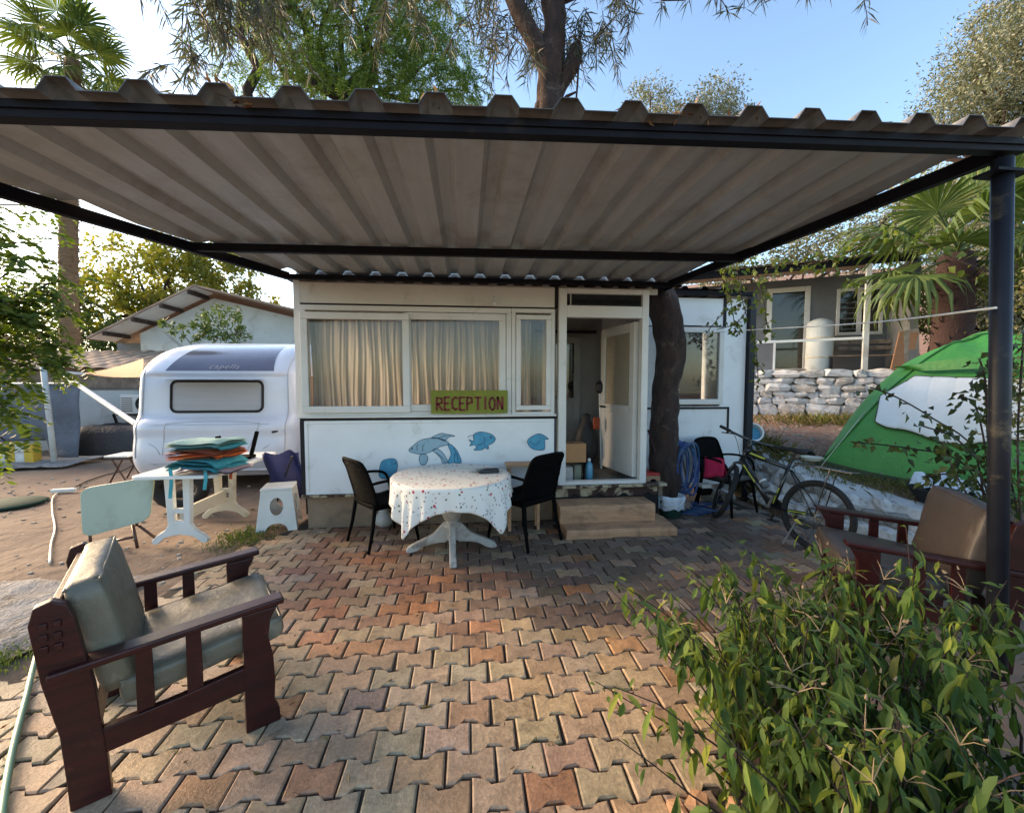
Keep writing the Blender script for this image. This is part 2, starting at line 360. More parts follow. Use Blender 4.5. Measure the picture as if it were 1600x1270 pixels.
# ------------------------------------------------------------------ terrain
def lerp_table(t, x):
    if x <= t[0][0]: return t[0][1]
    for (a, u), (b, v) in zip(t, t[1:]):
        if x <= b: return u+(v-u)*(x-a)/(b-a)
    return t[-1][1]
XB = [(-3, 9), (0, 7.0), (1.5, 5.7), (2.6, 4.75), (3.3, 4.28), (4.2, 3.95), (5.2, 3.85), (6.5, 4.1), (12, 4.3), (60, 4.3)]
HB = [(-3, .3), (3.0, .3), (3.6, .33), (4.6, .42), (5.6, .6), (7, .72), (10.4, .85), (60, .9)]
WA, WB = DP(1150, 640, 10.6), DP(1470, 645, 9.0)      # foot line of the far stone wall
wdir = Vector((WB.x-WA.x, WB.y-WA.y, 0)).normalized(); wnor = Vector((-wdir.y, wdir.x, 0))
def sstep(a, b, x):
    t = max(0, min(1, (x-a)/(b-a))); return t*t*(3-2*t)
def height(x, y):
    h = lerp_table(HB, y)*sstep(.05, .45, x-lerp_table(XB, y))
    s = (x-WA.x)*wnor.x+(y-WA.y)*wnor.y
    if s > .1 and x > 4.6:
        h = max(h, .85+(1.83-.85)*sstep(.15, .3, s)*sstep(4.6, 5.6, x))
        h += .22*max(0, s-9)
    return h
M['redsoil'] = mat('reddish_litter_soil', (.26, .13, .085), (.16, .085, .06), rough=.95, scale=3, bmp=.8, bdist=.03, dirt=(.35, .25, .17), dscale=9, damt=(.5, .68), detail=9)
def axis(lo, hi, fine_lo, fine_hi, step):
    a = list(np.arange(fine_lo, fine_hi+1e-6, step)); g = step*2
    x = fine_hi
    while x < hi: x += g; g *= 1.25; a.append(x)
    x = fine_lo; g = step*2
    while x > lo: x -= g; g *= 1.25; a.insert(0, x)
    return a
ax = axis(-260, 260, -10, 14, .16); ay = axis(-30, 320, 0, 13, .16)
gv = []
for x in ax:
    for y in ay:
        n = mnoise.noise(Vector((x*.9, y*.9, 0)))*.022+mnoise.noise(Vector((x*3.1, y*3.1, 4)))*.009
        inside = -3.2 < x < 4.6 and -1 < y < 5.6 and x < lerp_table(XB, y)+.3
        if inside: n = min(n, 0)-.03
        gv.append((x, y, height(x, y)+n-.012))
ny = len(ay)
gf = [(i*ny+j, (i+1)*ny+j, (i+1)*ny+j+1, i*ny+j+1) for i in range(len(ax)-1) for j in range(ny-1)]
gm = bpy.data.meshes.new('ground'); gm.from_pydata(gv, [], gf); gm.materials.append(M['soil']); gm.materials.append(M['redsoil'])
gm.polygons.foreach_set('material_index', [1 if (ax[i] > 3.7 and ax[i]-lerp_table(XB, ay[j]) > .1) else 0 for i in range(len(ax)-1) for j in range(ny-1)])
gm.polygons.foreach_set('use_smooth', [True]*len(gf))
tag(link('ground', gm, None), kind='structure')

# ------------------------------------------------------------------ paved patio
PW, PR, PA = .211, .1425, .0135
XL = [(0, -2.9), (2.4, -2.42), (4.35, -2.12), (4.8, -1.85)]
XR = [(0, .2), (1.4, .85), (1.9, 1.45), (2.4, 2.1), (3.0, 3.3), (3.6, 3.95), (4.4, 3.75), (5.2, 3.55)]
sandm = MB()
def sandf(u, v):
    y = .6+u*4.75; a, b = lerp_table(XL, y)-.03, lerp_table(XR, y)+.03; return (a+(b-a)*v, y, -.0125)
sandm.grid(sandf, 24, 8)
patio = tag(sandm.build('patio_paving', M['sand']), kind='structure')
out = [(0, 1), (.19, 1), (.31, -1), (.69, -1), (.81, 1), (1, 1)]
top = [((u-.5)*PW, PR/2+s*PA) for u, s in out]; bot = [(-x, -y) for x, y in top]
ring = top+bot                                     # clockwise outline
def shrink(r, d):
    res = []
    for x, y in r:
        res.append((x-math.copysign(min(d, abs(x)), x), y-math.copysign(d, y)))
    return res
def paver_mesh(seed, bev=True):
    q = random.Random(seed)
    jit = [(q.uniform(-.0025, .0025), q.uniform(-.0025, .0025)) for _ in ring]
    if seed >= 4:
        for ci in ((seed*5) % 12, (seed*7+3) % 12): jit[ci] = (-math.copysign(.007, ring[ci][0]), -math.copysign(.007, ring[ci][1]))
    r0 = [(x+a, y+b) for (x, y), (a, b) in zip(shrink(ring, .0042), jit)]
    r1 = [(x+a, y+b) for (x, y), (a, b) in zip(shrink(ring, .011), jit)]
    n = 12
    vs = [(x, y, -.045) for x, y in r0]+[(x, y, -.006) for x, y in r0]+[(x, y, q.uniform(-.0012, .0006)) for x, y in r1]
    fs = [(i, n+i, n+(i+1) % n, (i+1) % n) for i in range(n)]+[(n+i, 2*n+i, 2*n+(i+1) % n, n+(i+1) % n) for i in range(n)]
    fs.append(tuple(reversed(range(2*n, 3*n)))); fs = [tuple(reversed(f)) for f in fs]
    fs[-1] = tuple(reversed(range(2*n, 3*n)))
    return vs, fs
pmeshes = []
for k in range(8):
    vs, fs = paver_mesh(k)
    me = bpy.data.meshes.new('paver'); me.from_pydata(vs, [], fs); 
    bm = bmesh.new(); bm.from_mesh(me); bmesh.ops.recalc_face_normals(bm, faces=bm.faces); bm.to_mesh(me); bm.free()
    me.materials.append(M['paver']); pmeshes.append((me, vs, fs))
def paver_color(x, y):
    q = rng.random
    tan = (.46, .32, .20); grey = (.39, .305, .21); dark = (.15, .108, .08); slate = (.20, .16, .13); rust = (.40, .155, .06); red = (.29, .13, .075); ochre = (.45, .28, .15)
    n = mnoise.noise(Vector((x*.9+5, y*.9, 0)))
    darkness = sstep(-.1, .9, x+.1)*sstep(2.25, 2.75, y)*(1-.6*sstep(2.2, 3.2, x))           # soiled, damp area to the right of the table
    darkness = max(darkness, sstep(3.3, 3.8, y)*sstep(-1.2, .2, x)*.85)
    rustz = math.exp(-(((x+.45)/.55)**2+((y-2.85)/.45)**2))
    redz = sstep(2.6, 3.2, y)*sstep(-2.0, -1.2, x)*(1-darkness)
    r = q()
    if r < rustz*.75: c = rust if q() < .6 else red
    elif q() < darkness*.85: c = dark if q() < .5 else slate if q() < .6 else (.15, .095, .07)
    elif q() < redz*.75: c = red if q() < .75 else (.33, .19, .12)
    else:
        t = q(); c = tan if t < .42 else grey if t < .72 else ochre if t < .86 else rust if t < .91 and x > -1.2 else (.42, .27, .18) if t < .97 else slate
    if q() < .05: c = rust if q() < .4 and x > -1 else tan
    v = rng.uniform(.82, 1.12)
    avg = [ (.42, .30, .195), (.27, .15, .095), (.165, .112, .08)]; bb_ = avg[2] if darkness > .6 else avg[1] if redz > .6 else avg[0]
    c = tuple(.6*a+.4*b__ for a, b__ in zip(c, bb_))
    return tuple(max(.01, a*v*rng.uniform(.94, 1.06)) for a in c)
plist = []
k0 = -9
for r in range(-5, 26):
    yc = 1.551+PR*r
    off = .01+(PW/2 if r % 2 == 0 else 0)          # joint of the even rows stands at x = .01
    for i in range(-16, 22):
        xc = off+PW*i
        if yc < .75: continue
        lo, hi = lerp_table(XL, yc), lerp_table(XR, yc)
        if not (lo-.03 < xc < hi): continue
        if yc > 4.72 and -1.9 < xc < 2.3: continue
        if .98 < xc < 2.22 and yc > 4.3: continue
        edge = (xc-lo) < .16 or (hi-xc) < .2
        plist.append((xc, yc, edge))
def in_view(x, y):
    d = Vector((x, y, -EYE)); z = d.dot(_F)
    if z < .3: return False
    return -60 < CX+F_PX*d.dot(_R)/z < 1660 and CY-F_PX*d.dot(_U)/z < 1330
def occl(x, y):                                    # pavers hidden behind the foreground bush count as small
    d = Vector((x, y, -EYE)); z = d.dot(_F); px = CX+F_PX*d.dot(_R)/z; py = CY-F_PX*d.dot(_U)/z
    return px > 1150 and py > 960
vis = sorted([p for p in plist if in_view(p[0], p[1]) and not occl(p[0], p[1])], key=lambda p: (Vector((p[0], p[1], EYE))).length)
near = set((p[0], p[1]) for p in vis[:300])
fv, ff, fc = [], [], []
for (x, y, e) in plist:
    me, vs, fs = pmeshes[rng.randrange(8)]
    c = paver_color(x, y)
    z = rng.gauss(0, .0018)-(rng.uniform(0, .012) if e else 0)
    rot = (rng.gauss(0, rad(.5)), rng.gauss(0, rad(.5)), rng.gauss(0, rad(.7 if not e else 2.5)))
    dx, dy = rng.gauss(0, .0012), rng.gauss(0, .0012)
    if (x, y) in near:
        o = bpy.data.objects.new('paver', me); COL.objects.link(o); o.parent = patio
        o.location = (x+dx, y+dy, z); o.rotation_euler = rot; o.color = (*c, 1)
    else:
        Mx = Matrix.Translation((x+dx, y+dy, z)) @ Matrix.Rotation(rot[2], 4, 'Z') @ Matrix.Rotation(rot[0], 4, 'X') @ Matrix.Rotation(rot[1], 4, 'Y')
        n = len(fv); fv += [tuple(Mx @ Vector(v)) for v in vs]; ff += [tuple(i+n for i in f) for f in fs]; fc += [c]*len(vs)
me = bpy.data.meshes.new('paver_field'); me.from_pydata(fv, [], ff)
ca = me.color_attributes.new('Col', 'FLOAT_COLOR', 'POINT')
ca.data.foreach_set('color', [a for c in fc for a in (*c, 1)])
bm = bmesh.new(); bm.from_mesh(me); bmesh.ops.recalc_face_normals(bm, faces=bm.faces); bm.to_mesh(me); bm.free()
tag(link('paver_field', me, M['paverfar'], patio), kind='stuff')

# grey broken concrete beside the left armchair
cpts = [(-5.2, 3.6), (-4.2, 4.0), (-3.2, 3.55), (-2.75, 3.1), (-2.7, 2.75), (-3.3, 2.7), (-4.2, 2.75), (-5.5, 3.0)]
cm = MB()
def cf(u, v):
    x = -5.4+2.75*u; y = 2.62+1.15*v
    y += .12*mnoise.noise(Vector((x*3, v*3, 1)))
    e = min(u, 1-u, v, 1-v)
    return (x+.1*mnoise.noise(Vector((y*4, u*3, 2))), y, -.02+.03*sstep(0, .08, e)+.022*mnoise.noise(Vector((x*7, y*7, 0))))
cm.grid(cf, 60, 30)
tag(cm.build('concrete_patch', M['grey_conc'], smooth=True), kind='structure')

# ------------------------------------------------------------------ reception cabin
YF = 4.65
cabin = thing('cabin', 'white panel reception cabin with sliding windows, painted fish and open glazed door', 'cabin', (.15, YF, 0))
def part(mb, name, m, parent=cabin, **k): return mb.build(name, m, parent, world=True, **k)
def box_part(name, a, b, m, parent=cabin, bev=.003, **k): return part(MB().bb(a, b), name, m, parent, bev=bev, **k)
part(MB().bb((-1.74, 4.80, -.1), (1.0, 4.9, .375)).bb((2.25, 4.8, -.1), (2.35, 4.9, .36)).bb((-1.74, 4.9, -.1), (-1.64, 7.0, .375)), 'foundation', M['foundation'])
box_part('floor_slab', (-1.72, 4.74, .375), (2.06, 7.0, .438), M['intfloor'], bev=0)
box_part('flashing', (-1.74, 4.62, .375), (1.0, 4.72, .40), M['rusty'])
# lower wall panel
lw = box_part('wall_panel', (-1.70, YF, .402), (.985, YF+.05, 1.19), M['panel'])
part(MB().bb((-1.665, YF-.004, .43), (-1.66, YF+.01, 1.16)).bb((-1.665, YF-.004, 1.157), (.955, YF+.01, 1.162)), 'panel_bead', M['fascia'], bev=0)
part(MB().bb((-1.745, 4.655, .36), (-1.703, 4.70, 1.19)), 'corner_trim', M['dark'])
part(MB().bb((-1.745, 4.66, 1.192), (1.02, 4.70, 1.222)), 'joint_trim', M['dark'])
part(MB().bb((.987, 4.652, .40), (1.0, 4.70, 1.192)), 'joint_trim', M['seam'])
# upper fascia
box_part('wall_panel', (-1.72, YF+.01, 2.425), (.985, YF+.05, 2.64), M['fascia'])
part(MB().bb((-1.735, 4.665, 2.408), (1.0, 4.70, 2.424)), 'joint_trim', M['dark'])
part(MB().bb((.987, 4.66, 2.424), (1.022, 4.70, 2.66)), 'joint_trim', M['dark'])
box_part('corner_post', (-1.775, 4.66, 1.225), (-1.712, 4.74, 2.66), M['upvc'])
# side and rear walls, ceiling of the room, openings left for the side window
part(MB().bb((-1.77, 4.76, .40), (-1.72, 7.0, 1.2)).bb((-1.77, 4.76, 2.35), (-1.72, 7.0, 2.64)).bb((-1.77, 4.742, 1.2), (-1.72, 4.95, 2.35)).bb((-1.77, 6.2, 1.2), (-1.72, 7.0, 2.35)), 'side_wall', M['panel'])
part(MB().bb((2.06, 4.76, .30), (2.11, 7.0, 2.62)), 'side_wall', M['panel'])
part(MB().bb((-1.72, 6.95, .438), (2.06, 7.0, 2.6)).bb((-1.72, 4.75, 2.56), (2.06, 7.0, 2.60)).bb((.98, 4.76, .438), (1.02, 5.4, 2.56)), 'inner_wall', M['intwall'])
def cabin_roof(parent):
    m = MB(); prof = []
    x = -1.85
    while x < 2.2:
        prof += [(x, 0), (x+.10, 0), (x+.125, .028), (x+.165, .028), (x+.19, 0)]; x += .20
    for y0, y1 in ((4.60, 7.1),):
        vs = [(a, y0, 2.665+b) for a, b in prof]+[(a, y1, 2.665+b) for a, b in prof]
        n = len(prof); m.add(vs, [(i, i+1, n+i+1, n+i) for i in range(n-1)])
    return part(m, 'roof', M['black_metal'], parent)
cabin_roof(cabin)
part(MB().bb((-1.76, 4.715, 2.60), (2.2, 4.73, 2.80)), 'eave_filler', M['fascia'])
# window frames: a ring in the XZ plane
def ring_mb(x0, x1, z0, z1, w, y0, y1):
    return MB().bb((x0, y0, z0), (x1, y1, z0+w)).bb((x0, y0, z1-w), (x1, y1, z1)).bb((x0, y0, z0+w), (x0+w, y1, z1-w)).bb((x1-w, y0, z0+w), (x1, y1, z1-w))
def window(x0, x1, z0, z1, w, y0, y1, parent=cabin, glass='glass', gy=None):
    f = part(ring_mb(x0, x1, z0, z1, w, y0, y1), 'window', M['upvc'], parent, bev=.006)
    gy = gy or (y0+y1)/2
    g = MB().bb((x0+w-.004, gy-.003, z0+w-.004), (x1-w+.004, gy+.003, z1-w+.004)).build('pane', M[glass], f, world=True)
    return f
part(ring_mb(-1.71, .50, 1.225, 2.405, .055, 4.645, 4.72).bb((-.62, 4.66, 1.28), (-.585, 4.72, 2.35)), 'window_frame', M['upvc'], bev=.005)
window(-1.70, -.595, 1.275, 2.325, .072, 4.60, 4.64)
window(-.66, .44, 1.283, 2.345, .075, 4.652, 4.69)
part(ring_mb(.503, .985, 1.225, 2.405, .045, 4.64, 4.72), 'window_frame', M['upvc'], bev=.005)
window(.550, .938, 1.29, 2.335, .052, 4.625, 4.68)
box_part('window_sill', (-1.75, 4.60, 1.222), (1.0, 4.66, 1.243), M['upvc'], bev=.004)
def curtain(x0, x1, z0, z1, y, seed, folds):
    q = random.Random(seed); ph = [q.uniform(0, 6) for _ in range(5)]
    def f(u, v):
        x = x0+(x1-x0)*u
        a = .015*math.sin(folds*u*2*PI+ph[0]+.8*math.sin(v*2+ph[1]))+.010*math.sin(folds*2.3*u*2*PI+ph[2]+v+2*mnoise.noise(Vector((u*6, v, seed))))+.012*mnoise.noise(Vector((u*folds*2.2, v*.8, seed+7)))+.006*math.sin(folds*4.1*u*2*PI+ph[3]-v*2)
        return (x+.01*math.sin(v*5+u*9), y+a*(.5+.5*(1-v)), z0+(z1-z0)*v)
    return MB().grid(f, int(130*(x1-x0)+20), 8).build('curtain', M['curtain'], None, smooth=True)
tag(curtain(-1.66, -.62, 1.24, 2.36, 4.80, 1, 7), 'beige curtain with soft folds behind the left pane of the sliding window', 'curtain')
tag(curtain(-.61, .47, 1.24, 2.36, 4.82, 2, 8), 'beige curtain gathered behind the right pane of the sliding window, above the reception board', 'curtain')
tag(curtain(.53, .74, 1.26, 2.36, 4.81, 3, 2.5), 'narrow beige curtain strip behind the small window beside the door', 'curtain')
# reception board with brushed letters
sg0 = YP(674, 611, 4.6); sg1 = YP(792, 638, 4.6)
sign = thing('sign', 'olive green board with dark red hand painted word RECEPTION standing on the window sill', 'sign', ((sg0.x+sg1.x)/2, 4.59, 1.25))
SX0, SX1, SZ0, SZ1 = -.372, .452, 1.262, 1.512
b = MB().bb((SX0, 4.575, SZ0), (SX1, 4.593, SZ1)).build('board', M['olivesign'], sign, world=True, bev=.002)
L = {'R': [[(0,0),(0,1)],[(0,1),(.7,.95),(.75,.6),(0,.5)],[(.2,.5),(.8,0)]], 'E': [[(.75,0),(0,0),(0,1),(.75,1)],[(0,.52),(.6,.52)]],
     'C': [[(.8,.9),(.5,1),(.1,.8),(0,.5),(.1,.15),(.5,0),(.8,.1)]], 'P': [[(0,0),(0,1)],[(0,1),(.7,.95),(.75,.6),(0,.48)]],
     'T': [[(0,1),(.9,1)],[(.45,1),(.45,0)]], 'I': [[(.25,0),(.25,1)]], 'O': [[(.45,0),(.1,.2),(0,.55),(.2,.95),(.5,1),(.8,.8),(.85,.4),(.7,.08),(.45,0)]],
     'N': [[(0,0),(0,1)],[(0,1),(.75,0)],[(.75,0),(.75,1)]]}
word = 'RECEPTION'; adv = [.086, .082, .086, .082, .088, .1, .062, .093, .08]
x = SX0+.062; lt = MB()
for i, ch in enumerate(word):
    hh = .135; w_ = .072 if ch != 'I' else .06; z0 = SZ0+.038+rng.uniform(-.004, .006)
    for st in L[ch]:
        for p, q_ in zip(st, st[1:]):
            a = Vector((x+p[0]*w_, 4.572, z0+p[1]*hh)); c = Vector((x+q_[0]*w_, 4.572, z0+q_[1]*hh)); d = (c-a).normalized()*.004
            lt.bar(a-d, c+d, .016, .004, up=(0, 1, 0)) if False else lt.bar(a-d, c+d, .004, .021, up=(d.z, 0, -d.x) if d.length else (0, 0, 1))
    x += adv[i]-.0035
lt.build('lettering', M['signred'], sign, world=True)
# fish murals: flat paint on the lower panel
def mural(name, rings, m, off=.002):
    mb = MB()
    for poly in rings:
        pts = [YP(px, py, YF-off) for px, py in poly]
        n = len(pts); mb.add([(p.x, YF-off, p.z) for p in pts]+[(p.x, YF-.0004, p.z) for p in pts], [tuple(range(n))]+[(i, (i+1) % n, n+(i+1) % n, n+i) for i in range(n)])
    return part(mb, name, m)
def lines(strokes, w=.006, off=.0035):
    mb = MB()
    for st in strokes:
        pts = [YP(px, py, YF-off) for px, py in st]
        mb.tube([(p.x, YF-off+.001, p.z) for p in pts], w/2, 4)
    return mb
def sm(pts, n=5, closed=False):                # smooth a polyline (Catmull-Rom)
    res = []; m = len(pts)
    for i in range(m if closed else m-1):
        P = [pts[(i+k) % m] if closed else pts[max(0, min(m-1, i+k))] for k in (-1, 0, 1, 2)]
        for j in range(n):
            t = j/n
            res.append(tuple(.5*((2*P[1][a])+(-P[0][a]+P[2][a])*t+(2*P[0][a]-5*P[1][a]+4*P[2][a]-P[3][a])*t*t+(-P[0][a]+3*P[1][a]-3*P[2][a]+P[3][a])*t**3) for a in range(len(P[1]))))
    if not closed: res.append(pts[-1])
    return res
def Cc(L_, ox, oy, s): return [(ox+x*s, oy+y*s) for x, y in L_]
# crop of the mural was 620..880 x 660..760 at 6.154 px per px
K_ = 1/6.154
def c5(L_): return [(620+x*K_, 660+y*K_) for x, y in L_]
body1 = sm(c5([(115,270),(160,220),(230,170),(320,150),(400,150),(480,180),(500,210),(440,225),(390,245),(320,285),(240,305),(180,298)]), 4, True)
fin1 = sm(c5([(330,148),(420,105),(480,112),(560,130),(500,140),(460,178),(400,155)]), 4, True)
fin2 = sm(c5([(235,305),(215,340),(228,400),(270,408),(300,350),(280,308)]), 4, True)
fin3 = sm(c5([(345,270),(385,250),(440,290),(480,350),(485,385),(440,390),(420,340),(380,300)]), 4, True)
tail1 = sm(c5([(490,205),(540,225),(590,290),(620,385),(540,385),(490,388),(520,310),(505,250)]), 4, True)
mural('fish_painting', [body1, fin1, fin2, fin3], M['fishpale'])
mural('fish_painting', [tail1], M['fishblue'], .0016)
body2 = sm(c5([(745,110),(800,90),(870,100),(920,120),(950,160),(920,200),(880,220),(885,250),(860,255),(860,235),(820,262),(740,265),(765,240),(745,215),(700,225),(715,195),(692,165),(740,178),(735,140)]), 3, True)
mural('fish_painting', [body2], M['fishblue'])
body3 = sm(c5([(1255,180),(1290,140),(1350,110),(1400,115),(1460,160),(1425,165),(1425,215),(1415,262),(1330,262),(1280,235)]), 3, True)
mural('fish_painting', [body3], M['fishblue'])
body4 = sm([(596,722),(606,717),(617,717),(621,724),(620,735),(613,745),(600,748),(592,742)], 4, True)
mural('fish_painting', [body4], M['fishblue'])
ln = [s_+[s_[0]] for s_ in (body1, fin1, fin2, fin3, tail1, body2, body3, body4)]
ln += [c5([(200,205),(190,240),(200,270)]), c5([(265,205),(245,245),(250,275)]), c5([(140,240),(155,250),(145,262)]), c5([(900,135),(910,150),(898,158)]), c5([(835,140),(850,170),(835,200),(855,220)]), c5([(680,145),(700,128),(745,122)]), c5([(770,210),(800,215),(830,200)]), c5([(1300,205),(1340,215),(1370,180)]), [(612,722),(613,727)], c5([(400,150),(450,130),(520,125)]), c5([(380,290),(440,340),(470,385)]), c5([(540,240),(580,310),(590,385)]), c5([(560,290),(550,350),(560,385)])]
for g_ in range(8): part(lines([ln[g_]]+([ln[8+k] for k in {0: (0, 1, 2, 9), 4: (11, 12), 2: (), 5: (3, 4, 5, 6), 6: (7,), 7: (8,), 1: (9,), 3: (10,)}.get(g_, ())])), 'fish_outline', M['fishline'])
for (ex_, ey_, er_) in ((644, 701, .010), (767, 683, .011), (617, 724, .009), (829, 690, .008)):
    pe = YP(ex_, ey_, YF-.004); part(MB().prism([(pe.x+er_*math.cos(2*PI*k/10), pe.z+er_*math.sin(2*PI*k/10)) for k in range(10)], YF-.005, YF-.003, 'y'), 'fish_eye', M['fishline'])
# door frame, transom, open leaf
part(MB().bb((1.025, 4.61, .44), (1.112, 4.70, 2.63)).bb((1.978, 4.61, .44), (2.055, 4.70, 2.63)).bb((1.112, 4.61, 2.575), (1.978, 4.70, 2.63)).bb((1.112, 4.61, 2.315), (1.978, 4.70, 2.445)).bb((1.112, 4.61, .44), (1.978, 4.70, .478))
     .bb((1.155, 4.63, 2.445), (1.165, 4.68, 2.575)), 'door_frame', M['upvc'], bev=.006)
box_part('transom_pane', (1.11, 4.652, 2.442), (1.98, 4.658, 2.578), M['darkglass'], bev=0)
hinge = Vector((1.955, 4.71, 0)); ang = math.atan2(5.43-4.71, 1.83-1.955)
dx, dy = math.cos(ang), math.sin(ang); LW = .80
Rm = Matrix.Translation(hinge) @ Matrix.Rotation(ang, 4, 'Z')
def leaf_box(mb, x0, x1, z0, z1, t0=-.03, t1=.03):
    vs = [Rm @ Vector((a, b_, c)) for a in (x0, x1) for b_ in (t0, t1) for c in (z0, z1)]
    return mb.add(vs, [(0,1,3,2),(4,6,7,5),(0,4,5,1),(2,3,7,6),(0,2,6,4),(1,5,7,3)])
dl = MB()
for a in ((0, .1, .49, 2.29), (LW-.1, LW, .49, 2.29), (.1, LW-.1, .49, .60), (.1, LW-.1, 2.18, 2.29), (.1, LW-.1, 1.22, 1.32)): leaf_box(dl, *a)
door = part(dl, 'door', M['upvc'], bev=.006)
leaf_box(MB(), .1, LW-.1, .6, 1.22, -.018, .018).build('door_panel', M['upvc'], door, world=True)
M['frost'] = mat('frosted_pane', (.42, .36, .27), (.36, .31, .24), rough=.25, bmp=.4, bdist=.004, scale=16)
leaf_box(MB(), .1, LW-.1, 1.32, 2.18, -.008, .008).build('pane', M['frost'], door, world=True)
h_ = MB()
for sgn in (-1, 1):
    p = Rm @ Vector((LW-.05, sgn*.055, 1.28)); q = Rm @ Vector((LW-.17, sgn*.06, 1.28)); h_.bar(Rm @ Vector((LW-.05, sgn*.03, 1.28)), p, .02); h_.bar(p, q, .02)
h_.build('handle', M['chairdark'], door, world=True)
# inner back door seen through the opening
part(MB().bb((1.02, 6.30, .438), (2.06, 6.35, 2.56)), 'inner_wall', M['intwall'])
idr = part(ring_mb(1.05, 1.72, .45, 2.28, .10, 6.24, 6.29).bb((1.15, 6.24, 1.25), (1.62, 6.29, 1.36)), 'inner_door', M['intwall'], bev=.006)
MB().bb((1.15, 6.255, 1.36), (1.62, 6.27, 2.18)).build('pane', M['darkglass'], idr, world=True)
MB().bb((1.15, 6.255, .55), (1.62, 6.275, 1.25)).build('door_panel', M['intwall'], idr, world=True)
part(MB().bb((1.03, 6.2, 2.33), (1.95, 6.28, 2.37)), 'door_head_rail', M['dark'])
# peeling sheet under the sill, with scalloped lower edge
pl = MB(); pts = [(1.03, .43)]
xx = 1.03
poly = [(1.0, .435), (2.22, .435)]
xs = np.linspace(2.22, 1.0, 60)
poly += [(float(a), .29+.028*max(0, math.sin(a*2*PI/.29))**2*1.2) for a in xs]
pl.prism(poly, 4.665, 4.68)
part(pl, 'under_sill_sheet', M['rusty'])
part(MB().bb((.98, 4.58, .405), (2.30, 4.70, .436)), 'threshold', M['rusty'], bev=.006)
part(MB().bb((1.0, 4.70, 0), (2.25, 4.8, .37)), 'under_sill_wall', M['dark'])
# steps
stp = thing('doorstep', 'two worn tan steps in front of the open cabin door', 'steps', (1.55, 4.45, 0))
def rough_slab(x0, x1, y0, y1, z0, z1, seed):
    mb = MB(); n = 16
    def P(u, v, w):
        x = x0+(x1-x0)*u; y = y0+(y1-y0)*v; z = z0+(z1-z0)*w
        k = mnoise.noise(Vector((x*5+seed, y*5, z*5)))*.012+mnoise.noise(Vector((x*17+seed, y*17, z*17)))*.004
        sx = -.012*(1 if w == 1 else 0)*(1 if v == 0 else 0)
        return Vector((x+k*(1 if u in (0, 1) else 0), y+k*(1 if v == 0 else .3)-sx, z+(k*.5 if w == 1 else 0)))
    mb.grid(lambda u, v: P(u, v, 1), n*2, 6); mb.grid(lambda u, w: P(u, 0, w), n*2, 3); mb.grid(lambda v, w: P(0, v, w), 6, 3); mb.grid(lambda v, w: P(1, v, w), 6, 3)
    me = mb.mesh('s'); bm = bmesh.new(); bm.from_mesh(me); bmesh.ops.remove_doubles(bm, verts=bm.verts, dist=.002); bmesh.ops.recalc_face_normals(bm, faces=bm.faces); bm.to_mesh(me); bm.free()
    return me
link('lower_step', rough_slab(1.01, 2.20, 4.13, 4.66, -.02, .085, 1), M['step'], stp, world=True, bev=.008)
link('upper_step', rough_slab(.99, 2.06, 4.36, 4.66, .086, .27, 5), M['step'], stp, world=True, bev=.008)

# ------------------------------------------------------------------ annex behind the tree
YA = 5.42
annex = thing('annex', 'smaller white panel annex with dark window and dark corner post behind the trunk', 'cabin', (3.1, YA, 0))
ap = lambda mb, n, m, **k: part(mb, n, m, annex, **k)
ap(MB().bb((2.30, YA, .2), (2.62, YA+.05, 2.72)).bb((2.62, YA, .2), (3.44, YA+.05, 1.27)).bb((2.62, YA, 2.36), (3.44, YA+.05, 2.72)).bb((3.44, YA, .2), (3.80, YA+.05, 2.72)).bb((3.76, YA+.05, .2), (3.80, YA+3, 2.72)), 'wall', M['panel'])
for a_, b_ in (((2.30, YA-.012, 2.335), (3.46, YA, 2.345)), ((2.3, YA-.012, 1.235), (3.58, YA, 1.262)), ((3.555, YA-.012, .9), (3.58, YA, 1.235)), ((3.46, YA-.012, 2.345), (3.50, YA, 2.74))): ap(MB().bb(a_, b_), 'joint_trim', M['dark'])
aw = ap(ring_mb(2.55, 3.46, 1.30, 2.33, .07, YA-.05, YA+.01), 'window', M['upvc'], bev=.005)
MB().bb((2.6, YA-.02, 1.35), (3.41, YA-.014, 2.28)).build('pane', M['glass'], aw, world=True)
ap(MB().bb((2.35, YA+.9, 1.0), (3.7, YA+.95, 2.6)).bb((2.35, YA+.06, 1.2), (3.7, YA+.9, 1.25)), 'inner_wall', M['wallgrey'])
ap(MB().bb((3.81, YA-.06, -.05), (3.90, YA+.03, 2.80)), 'corner_post', M['post_metal'], bev=.004)
ap(MB().bb((2.2, YA-.10, 2.745), (3.83, YA-.04, 2.80)), 'eave_beam', M['black_metal'], bev=.003)
m = MB(); prof = []; x = 2.1
while x < 3.5: prof += [(x, 0), (x+.14, 0), (x+.17, .035), (x+.21, .035), (x+.24, 0)]; x += .27
n = len(prof); m.add([(a, YA-.15, 2.81+b_) for a, b_ in prof]+[(a, YA+3, 2.81+b_) for a, b_ in prof], [(i, i+1, n+i+1, n+i) for i in range(n-1)])
ap(m, 'roof', M['black_metal'])
pp = thing('paper_stack', 'stack of white papers lying behind the annex window pane', 'papers', (2.85, YA+.3, 1.25))
for i in range(4): MB().box((2.80+.01*i, YA+.25, 1.385+.035*i), (.26-.02*i, .2, .02), Matrix.Rotation(rad(8*i-10), 3, 'Z')).build('sheet_stack', M['whiteplastic'], pp, world=True)
MB().bb((2.6, YA+.1, 1.251), (3.1, YA+.5, 1.37)).build('tray', M['wallgrey'], pp, world=True)

